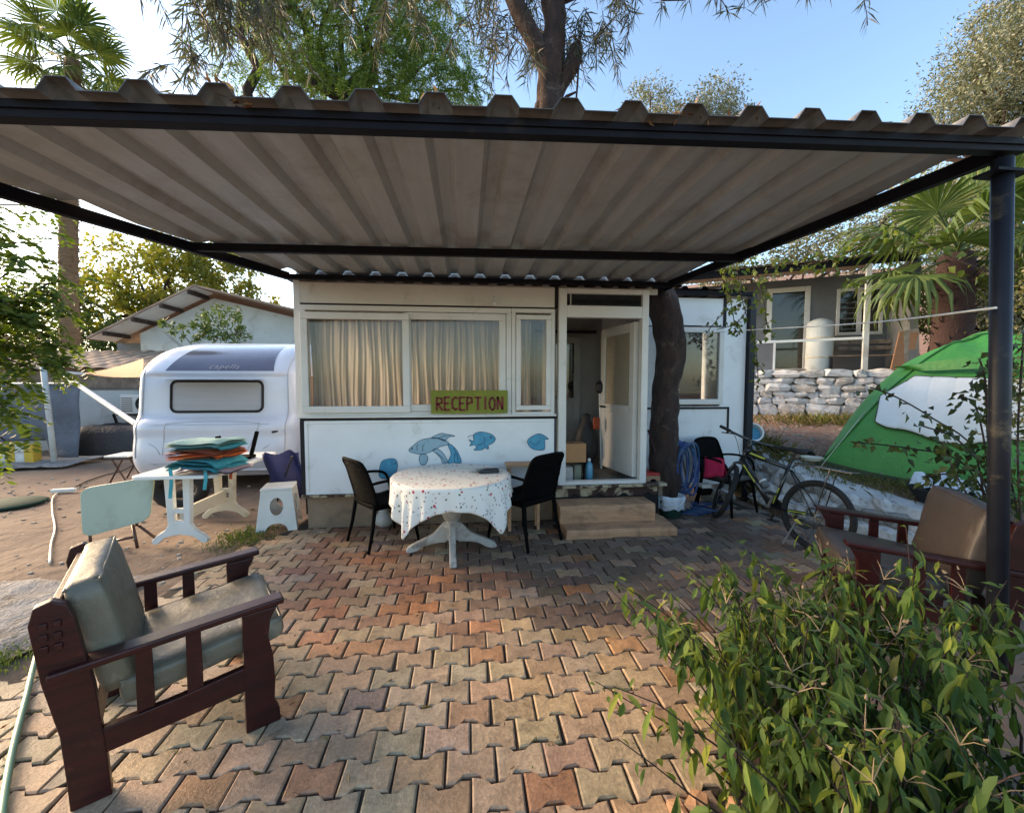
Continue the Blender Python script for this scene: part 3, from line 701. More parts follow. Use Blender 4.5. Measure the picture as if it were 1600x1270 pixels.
# ------------------------------------------------------------------ canopy
RZ = 2.65
def tilt(x, y): return (x-.2)*lerp_table([(1.8, .030), (3.6, .010), (4.7, .004)], y)
canopy = thing('canopy', 'lean-to canopy of light corrugated sheets on a black steel frame over the paved patio', 'canopy', (.2, 3.2, 0))
cp = lambda mb, n, m, **k: part(mb, n, m, canopy, **k)
ELX = lambda y: -1.80-(4.66-y)*.335             # left edge slants outwards to the front
ERX = lambda y: 2.30+(4.66-y)*.155
def beam(x0, y0, x1, y1, h, w, dz=0):
    return MB().bar((x0, y0, RZ+h/2+tilt(x0, y0)+dz), (x1, y1, RZ+h/2+tilt(x1, y1)+dz), w, h)
cp(beam(ELX(1.9)-.05, 1.9, ERX(1.9)+.05, 1.9, .058, .055, .017), 'front_beam', M['black_metal'], bev=.003)
cp(MB().bar((ELX(1.9)-.05, 1.868, RZ+.062+tilt(-2.7, 1.9)), (ERX(1.9)+.05, 1.868, RZ+.062+tilt(2.75, 1.9)), .012, .03), 'gutter_lip', M['black_metal'])
cp(beam(ELX(3.64), 3.64, ERX(3.6), 3.6, .062, .05), 'middle_beam', M['black_metal'], bev=.003)
cp(beam(ELX(4.57), 4.57, ERX(4.57), 4.57, .05, .05), 'rear_beam', M['black_metal'], bev=.003)
cp(beam(ELX(1.9)+.02, 1.93, ELX(4.6)+.02, 4.6, .074, .05, .002), 'side_beam', M['black_metal'], bev=.003)
cp(beam(ERX(1.9)-.02, 1.93, ERX(4.6)-.02, 4.6, .074, .05, .002), 'side_beam', M['black_metal'], bev=.003)
cp(MB().tube([(2.695, 1.915, RZ+.07), (2.865, 1.915, 0)], .042, 14), 'post', M['post_metal'], smooth=True)
cp(MB().tube([(ELX(1.9)+.02, 1.93, RZ-.08), (ELX(1.9)+.02, 1.93, 0)], .045, 12), 'post', M['post_metal'], smooth=True)
RP = .277; c0 = .161
cp(MB().bb((2.60, 1.86, RZ-.01), (2.80, 1.97, RZ+.004)), 'bracket', M['black_metal'])
def rib(x):                                     # height of the trapezoidal profile at x
    t = ((x-c0+RP/2) % RP)-RP/2; a = abs(t)
    if a < .034: return .048
    if a < .068: return .048*(.068-a)/.034
    return 0
brk = []
k = -13
while k < 13:
    c = c0+k*RP
    brk += [c-.068, c-.034, c+.034, c+.068]; k += 1
seams = [-2.79, -1.41, -.302, .806, 1.914, 3.0]
for s0, s1 in zip(seams, seams[1:]):
    xs_ = sorted(set([s0+.003]+[b_ for b_ in brk if s0+.004 < b_ < s1-.02]+[s1-.002, s1+.03]))
    lap = .004 if s1 < 2.9 else 0
    NY = 12
    vs = []; fs = []; cols_ = []
    for x in xs_:
        # sheet reaches from the front overhang to the facade, cut along the slanted edges
        ymax = 4.70
        if x < ELX(4.7): ymax = 4.66-(-1.80-x)/.335
        if x > ERX(4.7): ymax = 4.66-(x-2.30)/.155
        if ymax < 1.8: cols_.append(None); continue
        dz = .003 if x > s1-.001 else 0
        idx = []
        for j in range(NY+1):
            y = 1.80+(max(ymax, 1.82)-1.80)*j/NY
            sag = .006*math.sin(j*PI/NY*2)+.003*mnoise.noise(Vector((x*2, y*2, 0)))
            idx.append(len(vs)); vs.append((x, y, RZ+.079+rib(min(x, s1))+tilt(x, y)+sag*.5+dz))
        cols_.append(idx)
    for a, b_ in zip(cols_, cols_[1:]):
        if a and b_:
            for j in range(NY): fs.append((a[j], b_[j], b_[j+1], a[j+1]))
    if not fs: continue
    o = cp(MB().add(vs, fs), 'roof_sheet', M['roofsheet'])
    so = o.modifiers.new('thickness', 'SOLIDIFY'); so.thickness = .0035; so.offset = 1
# leaf litter heaps lodged on the front edge of the sheets
M['deadleaf'] = leafmat('dead_leaves', [(.2, .09, .05), (.12, .06, .035), (.3, .2, .1), (.16, .1, .07)], trans=.15, rough=.8)
def leaves_mesh(name, pos, dirs, L_, W_, up=None, fold=.25, droop=.0, seg=1, jitter=.3, nrg=nr):
    """numpy leaves: each a pointed blade of 2*seg+... triangles, base at pos along dirs."""
    n = len(pos); pos = np.asarray(pos, float); d = np.asarray(dirs, float); d /= np.linalg.norm(d, axis=1)[:, None]+1e-9
    rnd = nrg.normal(size=(n, 3)) if up is None else np.asarray(up, float)+nrg.normal(size=(n, 3))*jitter
    s = np.cross(d, rnd); s /= np.linalg.norm(s, axis=1)[:, None]+1e-9; u = np.cross(s, d)
    L_ = np.broadcast_to(np.asarray(L_, float), (n,))*nrg.uniform(.7, 1.25, n); W_ = np.broadcast_to(np.asarray(W_, float), (n,))*nrg.uniform(.8, 1.2, n)
    if seg == 1:
        v = np.stack([pos, pos+d*(L_*.42)[:, None]+s*(W_/2)[:, None]-u*(W_*fold)[:, None], pos+d*L_[:, None]-np.array([0, 0, 1])*(L_*droop)[:, None], pos+d*(L_*.42)[:, None]-s*(W_/2)[:, None]-u*(W_*fold)[:, None]], 1)
        f = np.array([[0, 1, 2], [0, 2, 3]])
    else:   # curved blade with a midrib: 3 stations
        st = [(.0, .0), (.28, .85), (.6, 1.0), (1.0, .0)]
        rows = []
        for t, w in st:
            c = pos+d*(L_*t)[:, None]-np.array([0, 0, 1])*(L_*droop*t*t)[:, None]
            if w == 0: rows.append([c])
            else: rows.append([c+s*(W_*w/2)[:, None]-u*(W_*w*fold)[:, None]*-1, c, c-s*(W_*w/2)[:, None]+u*(W_*w*fold)[:, None]])
        v = np.stack([r for row in rows for r in row], 1)   # 0 | 1 2 3 | 4 5 6 | 7
        f = np.array([[0, 1, 2], [0, 2, 3], [1, 4, 5], [1, 5, 2], [2, 5, 6], [2, 6, 3], [4, 7, 5], [5, 7, 6]])
    k = v.shape[1]; V = v.reshape(-1, 3); Fc = (f[None]+np.arange(n)[:, None, None]*k).reshape(-1, 3)
    me = bpy.data.meshes.new(name); me.vertices.add(len(V)); me.vertices.foreach_set('co', V.ravel())
    me.loops.add(Fc.size); me.loops.foreach_set('vertex_index', Fc.ravel().astype(np.int32))
    me.polygons.add(len(Fc)); me.polygons.foreach_set('loop_start', np.arange(0, Fc.size, 3, dtype=np.int32)); me.polygons.foreach_set('loop_total', np.full(len(Fc), 3, np.int32))
    me.update(); me.validate(); return me
lp = []
for k in range(170):
    cx_ = rng.choice([-.88, -.88, .86, 1.05, -.1, 1.2, -2.2]); x = cx_+rng.gauss(0, .09)
    lp.append((x, 1.83+abs(rng.gauss(0, .06)), RZ+.085+tilt(x, 1.85)+rib(x)+rng.uniform(0, .02)))
tag(link('leaf_litter', leaves_mesh('leaf_litter', lp, nr.normal(size=(len(lp), 3))*[1, 1, .5], .05, .018), M['deadleaf']), 'brown dead leaves lodged along the front edge of the canopy roof', 'leaf litter', kind='stuff')
# bulb and wire on the fascia
bl = thing('light_bulb', 'small white bulb socket hanging on a thin wire under the canopy above the window', 'light bulb', (.31, 4.61, 2.45))
MB().tube(sm([(.33, 4.56, 2.65), (.32, 4.57, 2.6), (.31, 4.6, 2.52)], 4), .002, 5).build('wire', M['upvc'], bl, world=True)
MB().lathe([(.004, .07), (.014, .065), (.015, .03), (.010, .025)], 12, (.31, 4.6, 2.45)).build('socket', M['upvc'], bl, world=True, smooth=True)
MB().lathe([(.009, .025), (.018, .01), (.021, -.005), (.015, -.02), (.003, -.026)], 12, (.31, 4.6, 2.45)).build('bulb', M['whiteplastic'], bl, world=True, smooth=True)

# ------------------------------------------------------------------ wooden armchairs
def make_armchair(name, label, uph, loc, ang, W=.72, group=None):
    t = thing(name, label, 'armchair', loc, ang, group)
    hw = W/2
    def leg_front(sy):
        y0, y1 = (sy*hw-.022, sy*hw+.022)
        poly = [(.235, 0), (.375, 0), (.372, .06), (.352, .11), (.358, .2), (.352, .33), (.335, .42), (.345, .50), (.375, .555), (.235, .555)]
        return MB().prism(poly, y0, y1, 'y')
    def leg_rear(sy):
        y0, y1 = (sy*hw-.022, sy*hw+.022)
        poly = [(-.325, 0), (-.21, 0), (-.22, .20), (-.24, .45), (-.285, .74), (-.30, .79), (-.34, .815), (-.385, .80), (-.40, .74), (-.378, .52), (-.34, .30), (-.33, .12)]
        return MB().prism(poly, y0, y1, 'y')
    for sy in (-1, 1):
        leg_front(sy).build('front_leg', M['redwood'], t, bev=.005)
        leg_rear(sy).build('rear_leg', M['redwood'], t, bev=.005)
        MB().bar((-.36, sy*(hw+.005), .54), (.40, sy*(hw+.005), .585), .085, .03).build('armrest', M['redwood'], t, bev=.008)
        rp = [(-.27, .17), (.24, .20), (.24, .31), (.0, .285), (-.27, .27)]
        MB().prism(rp, sy*hw-.018, sy*hw+.018, 'y').build('side_rail', M['redwood'], t, bev=.004)
        for x in (-.10, .06):
            MB().prism([(x-.028, .282), (x+.028, .284), (x+.026, .565), (x-.026, .56)], sy*hw-.012, sy*hw+.012, 'y').build('slat', M['redwood'], t, bev=.003)
    MB().bb((.30, -hw+.024, .20), (.335, hw-.024, .30)).build('front_rail', M['redwood'], t, bev=.004)
    Mr = Matrix.Rotation(rad(-12), 3, 'Y')
    for z, x in ((.74, -.335), (.52, -.295), (.30, -.255)):
        MB().box((x, 0, z), (.028, W-.05, .085), Mr).build('back_rail', M['redwood'], t, bev=.004)
    def cushion(nm, c, d, M3, mt, puff=.011):
        mb = MB(); nx, ny_, nz = 10, 10, 5
        def P(u, v, w):
            x, y, z = (u-.5), (v-.5), (w-.5)
            k = 1
            px = x*d[0]; py = y*d[1]; pz = z*d[2]
            # rounded box with a slight crown and creases
            r = .035
            q = Vector((px, py, pz)); inner = Vector([max(-(d[i]/2-r), min(d[i]/2-r, q[i])) for i in range(3)])
            e = q-inner
            if e.length > 1e-6: q = inner+e.normalized()*r
            cr = (1-(2*x)**2)*(1-(2*y)**2)
            q.z += math.copysign(puff*max(0, cr), z) if abs(z) > .49 else 0
            q.x += math.copysign(puff*.5*max(0, (1-(2*z)**2)*(1-(2*y)**2)), x) if abs(x) > .49 else 0
            q += Vector((mnoise.noise(q*9), mnoise.noise(q*9+Vector((5, 0, 0))), mnoise.noise(q*8+Vector((0, 7, 0)))))*.007
            return M3 @ q+Vector(c)
        def face(fn, a, b): mb.grid(fn, a, b)
        face(lambda u, v: P(u, v, 1), 14, 14); face(lambda u, v: P(u, v, 0), 14, 14)
        face(lambda u, w: P(u, 0, w), 14, 7); face(lambda u, w: P(u, 1, w), 14, 7)
        face(lambda v, w: P(0, v, w), 14, 7); face(lambda v, w: P(1, v, w), 14, 7)
        me = mb.mesh(nm); bm = bmesh.new(); bm.from_mesh(me); bmesh.ops.remove_doubles(bm, verts=bm.verts, dist=.0015); bmesh.ops.recalc_face_normals(bm, faces=bm.faces); bm.to_mesh(me); bm.free()
        o = link(nm, me, mt, t, smooth=True)
        # piping seam around the upper edge
        hx, hy, hz = d[0]/2-.012, d[1]/2-.012, d[2]/2-.012
        lp_ = [(hx, -hy), (hx, hy), (-hx, hy), (-hx, -hy)]
        MB().tube([M3 @ Vector((a, b_, hz))+Vector(c) for a, b_ in sm(lp_, 1, True)], .005, 5, closed=True).build('piping', mt, o)
        return o
    cushion('seat_cushion', (.115, 0, .385), (.60, W-.07, .12), Matrix.Rotation(rad(-7), 3, 'Y'), uph)
    cushion('back_cushion', (-.222, 0, .60), (.125, W-.09, .48), Matrix.Rotation(rad(-12), 3, 'Y'), uph)
    return t
ch1 = make_armchair('wooden_armchair', 'dark red wooden armchair with grey green leatherette cushions beside the green hose', M['uph'], (-1.40, 2.14, 0), rad(32.6), .70)
# carved block on the near rear leg
cv = MB()
for i in range(3):
    for j in range(2): cv.box((-.362+.035*j, -.376, .645+.042*i), (.022, .012, .026))
cv.build('carving', M['redwood'], ch1, bev=.003)
ch2 = make_armchair('wooden_armchair', 'dark red wooden armchair with brown cushions half hidden behind the leafy bush', M['uphbrown'], (2.89, 2.44, 0), rad(148.5), .74)
ch2.scale = (1.05,)*3

# ------------------------------------------------------------------ dark garden chairs
def make_bistro(name, label, loc, ang, group='dark plastic garden chairs', arms=True, seatmat='chairdark'):
    t = thing(name, label, 'chair', loc, ang, group)
    m = M['chairdark']
    seat = MB().grid(lambda u, v: (-.22+.45*u, (-.235+.47*v)*(1-.06*(1-u)), .44-.03*math.sin(u*PI)*.6-.01*math.sin(v*PI)+.012*(u)), 8, 8)
    o = seat.build('seat', M[seatmat], t, smooth=True); s_ = o.modifiers.new('t', 'SOLIDIFY'); s_.thickness = .022
    MB().bb((-.2, -.225, .385), (.215, -.205, .43)).bb((-.2, .205, .385), (.215, .225, .43)).bb((.2, -.22, .385), (.22, .22, .43)).bb((-.21, -.22, .385), (-.19, .22, .43)).build('seat_frame', m, t, bev=.006)
    def bp(v, w):       # back shell point, v across, w up
        z = .43+.44*w; hw = .225-.012*w+(.01 if w < .7 else 0); y = (v-.5)*2*hw
        return Vector((-.215-.10*w-.035*w*w-.035*math.cos((v-.5)*PI)+.03, y, z-(.02*(2*v-1)**2 if w > .8 else 0)))
    fr = MB()
    path = [bp(0, w) for w in (0, .25, .5, .75, .93)]+[bp(v, 1) for v in (.08, .3, .5, .7, .92)]+[bp(1, w) for w in (.93, .75, .5, .25, 0)]
    fr.tube(sm(path, 2), .016, 6); fr.build('back_frame', m, t, smooth=True)
    sh = MB().grid(lambda v, w: bp(.03+.94*v, .02+.96*w), 10, 10).build('back_shell', m, t, smooth=True); s_ = sh.modifiers.new('t', 'SOLIDIFY'); s_.thickness = .005
    # horizontal weave ribs
    rb = MB()
    for i in range(22):
        w = .06+.88*i/21
        rb.tube([bp(v, w)+Vector((-.005, 0, 0)) for v in (.04, .2, .35, .5, .65, .8, .96)], .0042, 4)
    tag(rb.build('weave', m, t), kind='stuff')
    for sy in (-1, 1):
        MB().tube([(.19, sy*.205, .42), (.215, sy*.225, .2), (.245, sy*.245, 0)], [.022, .018, .014], 8).build('leg', m, t, smooth=True)
        MB().tube([(-.20, sy*.205, .43), (-.235, sy*.22, .2), (-.285, sy*.235, 0)], [.022, .018, .014], 8).build('leg', m, t, smooth=True)
        if arms:
            MB().tube(sm([(-.255, sy*.225, .645), (-.1, sy*.262, .665), (.06, sy*.27, .655), (.15, sy*.262, .62), (.185, sy*.245, .53), (.19, sy*.225, .43)], 3), .014, 6).build('armrest', m, t, smooth=True)
    return t
b1 = make_bistro('garden_chair', 'dark plastic garden chair facing the round table on its left side, beside the blue fish', (-.83, 4.33, 0), rad(38))
b2 = copy_tree(b1); b2.scale = (1.05,)*3; b2.location = (.58, 4.22, 0); b2.rotation_euler = (0, 0, rad(128)); b2['label'] = 'dark plastic garden chair between the round table and the steps, seen from behind'
b3 = make_bistro('garden_chair', 'dark garden chair with brown seat standing beside the bicycle, a pink cloth on its arm', (3.24, 4.9, 0), rad(-68), seatmat='chairbrown')
pk = MB().grid(lambda u, v: Vector((3.24, 4.9, 0))+Matrix.Rotation(rad(-68), 3, 'Z') @ Vector((-.12+.27*u+.012*math.sin(v*9), -.262+.035*math.sin((v-.5)*PI)*1.1-.01*math.sin(u*7), .685-abs(v-.5)*.52*(1-.2*u)-.01*math.sin(u*PI*2))), 10, 16).build('cloth', M['pink'], None, smooth=True)
s_ = pk.modifiers.new('t', 'SOLIDIFY'); s_.thickness = .012
tag(pk, 'pink cloth hanging over the arm of the dark chair by the hose', 'cloth')

# ------------------------------------------------------------------ round pedestal table
TX, TY, TZ = -.14, 4.0, .72
tb = thing('round_table', 'round table on a weathered white carved pedestal under a flowered cloth', 'table', (TX, TY, 0))
MB().lathe([(.50, 0), (.52, .01), (.52, .02), (.50, .028)], 40, (0, 0, TZ-.03)).build('tabletop', M['whiteplastic'], tb, smooth=False)
M['oldwhite'] = mat('weathered_white_paint', (.5, .48, .44), (.4, .38, .34), rough=.6, scale=6, bmp=.3, dirt=(.16, .12, .09), dscale=7, damt=(.52, .7))
MB().lathe([(.17, .69), (.17, .67), (.05, .64), (.045, .56), (.06, .5), (.09, .42), (.10, .37), (.075, .30), (.05, .28), (.085, .26), (.085, .235), (.06, .22), (.06, .12), (.04, .09)], 24).build('pedestal', M['oldwhite'], tb, smooth=True)
for k in range(4):
    a = rad(-90+90*k+3)
    poly = [(.04, .27), (.10, .25), (.17, .17), (.26, .125), (.35, .085), (.41, .05), (.43, .015), (.40, 0), (.33, .015), (.26, .055), (.18, .075), (.11, .085), (.04, .10)]
    ob = MB().prism(sm(poly, 2, True), -.03, .03, 'y').build('foot', M['oldwhite'], tb, bev=.008); ob.rotation_euler = (0, 0, a)
def clothmesh():
    Rt, a = .53, .735; NA, NR = 168, 40
    vs = [(0, 0, TZ+.004)]; uv = [(0, 0)]
    for i in range(1, NR+1):
        for k in range(NA):
            th = 2*PI*k/NA
            c, s = math.cos(th-.06), math.sin(th-.06)
            Rm_ = a/max(abs(c), abs(s)); Rm_ = min(Rm_, a*1.395)
            r = Rm_*i/NR
            if r <= Rt: p = (r*math.cos(th), r*math.sin(th), TZ+.004)
            else:
                d = r-Rt; corner = (Rm_-a)/(a*.414)
                fold = math.sin(th*9+.6)*.5+math.sin(th*17+2)*.3+math.sin(th*5)*.3
                out_ = min(d, .02)+.05*min(d, .35)+.065*fold*min(d, .3)*2.1*(.6+.6*corner)
                zz = TZ+.004-(max(0, d-.012))*(.97-.05*corner)
                rr = Rt+out_+.01+.035*math.sin(th*23+3*math.sin(th*3))*min(1, d/.25)*min(d, .25)*2.2
                tw = .03*math.sin(th*4+1)*d
                p = (rr*math.cos(th+tw), rr*math.sin(th+tw), zz)
            vs.append(p); uv.append((r*math.cos(th), r*math.sin(th)))
    fs = [(0, 1+k, 1+(k+1) % NA) for k in range(NA)]
    for i in range(NR-1):
        for k in range(NA):
            k2 = (k+1) % NA; fs.append((1+i*NA+k, 1+(i+1)*NA+k, 1+(i+1)*NA+k2, 1+i*NA+k2))
    me = bpy.data.meshes.new('tablecloth'); me.from_pydata(vs, [], fs); uvl = me.uv_layers.new(name='UVMap')
    uvl.data.foreach_set('uv', [c for l in me.loops for c in uv[l.vertex_index]])
    return me
tc = link('tablecloth', clothmesh(), M['floral'], None, smooth=True, loc=(TX, TY, 0)); s_ = tc.modifiers.new('t', 'SOLIDIFY'); s_.thickness = .002; s_.offset = 1
tag(tc, 'white tablecloth with small red and green flowers draped over the round table', 'tablecloth')
p0 = GP(752, 738, TZ+.01)
ct = thing('cutlery_pouch', 'small heap of black cloth pouches and cutlery on the flowered tablecloth', 'pouch', (p0.x, p0.y, TZ+.008), rad(5))
for (x, y, l, w, a, z) in ((.07, .06, .22, .07, 6, .014), (.07, -.03, .2, .05, 3, .012)):
    MB().box((x, y, z), (l, w, .022), Matrix.Rotation(rad(a), 3, 'Z')).build('pouch', M['blackcloth'], ct, bev=.01)
for i, (x, y, a) in enumerate(((-.06, .02, 20), (-.05, -.01, 40), (-.03, .03, -10))):
    MB().bar((x-.06*math.cos(rad(a)), y-.06*math.sin(rad(a)), .012+.006*i), (x+.06*math.cos(rad(a)), y+.06*math.sin(rad(a)), .016+.006*i), .014, .004).build('utensil', M['steel'], ct)
# round white jug foot partly hidden behind the left chair
jg = thing('white_pot', 'small rounded white pot on the pavers behind the left garden chair', 'pot', tuple(GP(600, 822)))
MB().lathe([(.05, 0), (.085, .03), (.10, .08), (.085, .13), (.05, .16), (.055, .175)], 18).build('body', M['oldwhite'], jg, smooth=True)
MB().lathe([(.055, .176), (.06, .18), (.045, .195), (.01, .2)], 18).build('rim', M['oldwhite'], jg, smooth=True)
# side table stub between right chair and wall (brown top)
st_ = thing('side_table', 'low brown wooden side table against the cabin wall behind the right garden chair', 'table', (.66, 4.52, 0))
MB().bb((.42, 4.42, .70), (.80, 4.6, .725)).build('tabletop', M['step'], st_, world=True, bev=.004)
for x in (.46, .77):
    for y in (4.445, 4.585): MB().bb((x-.015, y-.012, 0), (x+.015, y+.012, .70)).build('leg', M['step'], st_, world=True)

# ------------------------------------------------------------------ things at the door
bk = thing('bucket', 'dark green bucket lined with a thin white plastic bag beside the steps', 'bucket', tuple(GP(1047, 806)))
MB().lathe([(.11, 0), (.115, .005), (.145, .20), (.14, .2), (.11, .01)], 28).build('body', M['greenplastic'], bk, smooth=False)
def bagf(u, v):
    a = 2*PI*u
    w = mnoise.noise(Vector((math.cos(a)*2.4, math.sin(a)*2.4, v*2)))
    if v < .55: q = v/.55; r = .165+.012*math.sin(a*7)+.02*w-.012*(1-q); z = .11+.15*q+.035*w*(1-q)
    elif v < .65: r = .155+.01*w; z = .265+.012*w
    else: q = (v-.65)/.35; r = .15-.03*q+.02*w; z = .262-.16*q+.02*w
    return (r*math.cos(a), r*math.sin(a), z)
MB().grid(bagf, 48, 14).build('bag_liner', M['bag'], bk, smooth=True)
MB().tube(sm([(-.145, -.06, .17), (-.08, -.17, .15), (.03, -.185, .19), (.12, -.12, .25)], 5), .005, 6).build('handle', M['whiteplastic'], bk)
# stool with red lid, brooms, blue hose at the trunk
def stool_mb(s0, s1, h, hole=True):
    """four-legged tapered plastic stool as one shell per side with an oval opening"""
    return None
def side_plate(w0, w1, h, hole_w, hole_h, hole_z, arch_w, arch_h, n=10):
    """flat plate in XZ with an oval hole and a bottom arch, triangulated; returns verts (x,z) and faces"""
    outer = []
    # outer contour from bottom left, up, over, down, along the arch
    outer.append((-w0/2, 0)); outer.append((-w1/2, h)); outer.append((w1/2, h)); outer.append((w0/2, 0)); 
    for k in range(n+1):
        a = PI*k/n; outer.append((arch_w/2*math.cos(a), arch_h*math.sin(a)))
    hole = [(hole_w/2*math.cos(2*PI*k/18), hole_z+hole_h/2*math.sin(2*PI*k/18)*(1.0)) for k in range(18)]
    bm = bmesh.new()
    def loop(pts):
        vs = [bm.verts.new((x, 0, z)) for x, z in pts]
        return [bm.edges.new((vs[i], vs[(i+1) % len(vs)])) for i in range(len(vs))]
    es = loop(outer)+loop(hole)
    bmesh.ops.triangle_fill(bm, use_beauty=True, use_dissolve=False, edges=es)
    bm.verts.ensure_lookup_table(); bm.verts.index_update()
    v = [tuple(x.co) for x in bm.verts]; f = [tuple(q.index for q in x.verts) for x in bm.faces]; bm.free()
    return v, f
def make_stool(name, label, loc, ang, mt, W0=.36, W1=.26, h=.44, topmat=None, group=None):
    t = thing(name, label, 'stool', loc, ang, group)
    v, f = side_plate(W0, W1, h, .13, .19, h*.6, W0*.55, h*.2)
    for k in range(4):
        mb = MB(); R3 = Matrix.Rotation(k*PI/2, 3, 'Z')
        mb.add([R3 @ Vector((x, -(W0/2-(W0-W1)/2*z/h), z)) for x, y, z in v], f)
        o = mb.build('side', mt, t); s_ = o.modifiers.new('t', 'SOLIDIFY'); s_.thickness = .008; s_.offset = -1
    MB().bb((-W1/2-.006, -W1/2-.006, h-.012), (W1/2+.006, W1/2+.006, h+.022)).build('top', topmat or mt, t, bev=.012)
    return t
make_stool('plastic_stool', 'white plastic stool with oval openings at the corner of the paving', tuple((GP(432, 826)+Vector((0, .1, 0)))[:2])+(0,), rad(12), M['whiteplastic'], .40, .30, .44)
make_stool('plastic_stool', 'tan plastic stool with a red lid behind the bucket', (2.24, 4.98, .12), rad(4), M['brownplastic'], .34, .27, .36, M['redplastic'])
tag(MB().bb((2.07, 4.86, -.02), (2.75, 5.5, .12)).build('concrete_plinth', M['concrete'], None, bev=.01), 'low grey concrete plinth under the stool beside the cabin', 'plinth')
for lab, a, b_, r, mt in (('pale wooden broom handle leaning between the stool and the trunk', (2.46, 4.86, .12), (2.30, 4.93, 1.02), .014, 'woodpole'),
                     ('long thin grey pole leaning against the annex beside the trunk', (2.92, 5.18, .1), (2.62, 5.36, 1.72), .012, 'woodpole'),
                     ('dark stick leaning on the trunk behind the red lidded stool', (2.55, 4.97, .12), (2.2, 4.9, 1.02), .013, 'redwood')):
    tag(MB().tube([a, b_], r, 8).build('pole', M[mt], None, smooth=True), lab, 'pole')
hs = MB()
for k in range(9):
    pts = []
    cx0, cz0 = 2.60+.012*k, .56+.02*math.sin(k*2)
    for j in range(26):
        a = 2*PI*j/26
        pts.append((cx0+(.12+.006*math.sin(k*3))*math.cos(a)+.02*math.sin(k*5), 4.90-.012*k+.03*math.sin(a*2+k), cz0+(.30+.02*math.cos(k*4))*math.sin(a)))
    hs.tube(pts, .011, 6, closed=True)
for k in range(4):
    pts = [(2.74+.08*k+(.17+.02*k)*math.cos(2*PI*j/22), 4.84+(.12+.015*k)*math.sin(2*PI*j/22), .015+.018*k+.01*math.sin(j)) for j in range(22)]
    hs.tube(pts, .011, 6, closed=True)
hs2 = tag(hs.build('hose_coil', M['hoseblue'], None, smooth=True), 'coiled blue garden hose hanging by the trunk and trailing on the ground', 'hose')
bn = thing('dustpan', 'black pan with pale handle lying next to the blue hose', 'dustpan', (2.98, 4.98, 0))
MB().bb((2.92, 4.9, .28), (3.04, 5.0, .33)).build('handle', M['whiteplastic'], bn, world=True, bev=.006)
MB().prism([(2.9, .27), (3.05, .27), (3.02, .2), (2.9, .2)], 4.88, 5.06, 'y').build('pan', M['chairdark'], bn, world=True)
MB().tube([(2.93, 4.98, .2), (2.91, 5.0, 0)], .012, 6).build('leg', M['chairdark'], bn, world=True)
# inside the doorway
bx = thing('cardboard_box', 'brown cardboard box on a clear crate just inside the cabin door', 'box', (1.25, 4.9, .44))
MB().bb((1.125, 4.80, .66), (1.40, 5.0, .88)).build('box', M['cardboard'], bx, world=True, bev=.004)
cr_ = thing('clear_crate', 'clear plastic crate with green packets under the cardboard box', 'crate', (1.25, 4.9, .44))
part(MB().bb((1.125, 4.80, .44), (1.135, 5.0, .655)).bb((1.375, 4.80, .44), (1.385, 5.0, .655)).bb((1.135, 4.80, .44), (1.375, 4.81, .645)), 'crate_wall', M['glass'], cr_)
part(MB().bb((1.15, 4.83, .44), (1.25, 4.98, .60)), 'packet', M['panel'], cr_); part(MB().bb((1.27, 4.83, .44), (1.35, 4.98, .62)), 'packet', M['sage'], cr_)
bt = thing('bottle', 'blue plastic bottle with white cap beside the cardboard box in the doorway', 'bottle', (1.455, 4.86, .44))
M['bluebottle'] = mat('blue_liquid', (.08, .3, .45), rough=.2)
MB().lathe([(.04, 0), (.045, .01), (.045, .15), (.035, .19), (.015, .22)], 16).build('body', M['bluebottle'], bt, smooth=True)
MB().lathe([(.017, .22), (.017, .25), (.01, .255)], 12).build('cap', M['whiteplastic'], bt, smooth=True)
bg_ = thing('black_bag', 'black sack standing on the cabin floor between the doors', 'bag', (1.62, 5.55, .44))
def bagg(u, v):
    a = 2*PI*u; r = (.18*math.sin(PI*min(1, v*1.1)*.75+.35))*(1-.25*v)+.015*mnoise.noise(Vector((math.cos(a)*3, math.sin(a)*3, v*4)))
    return (r*math.cos(a), r*math.sin(a)*.8, .72*v)
MB().grid(bagg, 24, 12).build('sack', M['blackcloth'], bg_, smooth=True)
MB().lathe([(.03, 0), (.05, .03), (.02, .06)], 10, (0, 0, .68)).build('knot', M['blackcloth'], bg_)
br = thing('broom', 'broom with orange cloth leaning behind the black sack inside the cabin', 'broom', (1.76, 5.5, .44))
MB().tube([(1.80, 5.45, .44), (1.78, 5.5, 1.46)], .012, 8).build('handle', M['whiteplastic'], br, world=True)
MB().bb((1.66, 5.36, .98), (1.75, 5.40, 1.14)).build('cloth', M['rust'], br, world=True, bev=.02)
MB().lathe([(.02, 0), (.05, .04), (.055, .12), (.02, .17)], 12, (1.77, 5.48, 1.45)).build('brush_head', M['blackcloth'], br, world=True)

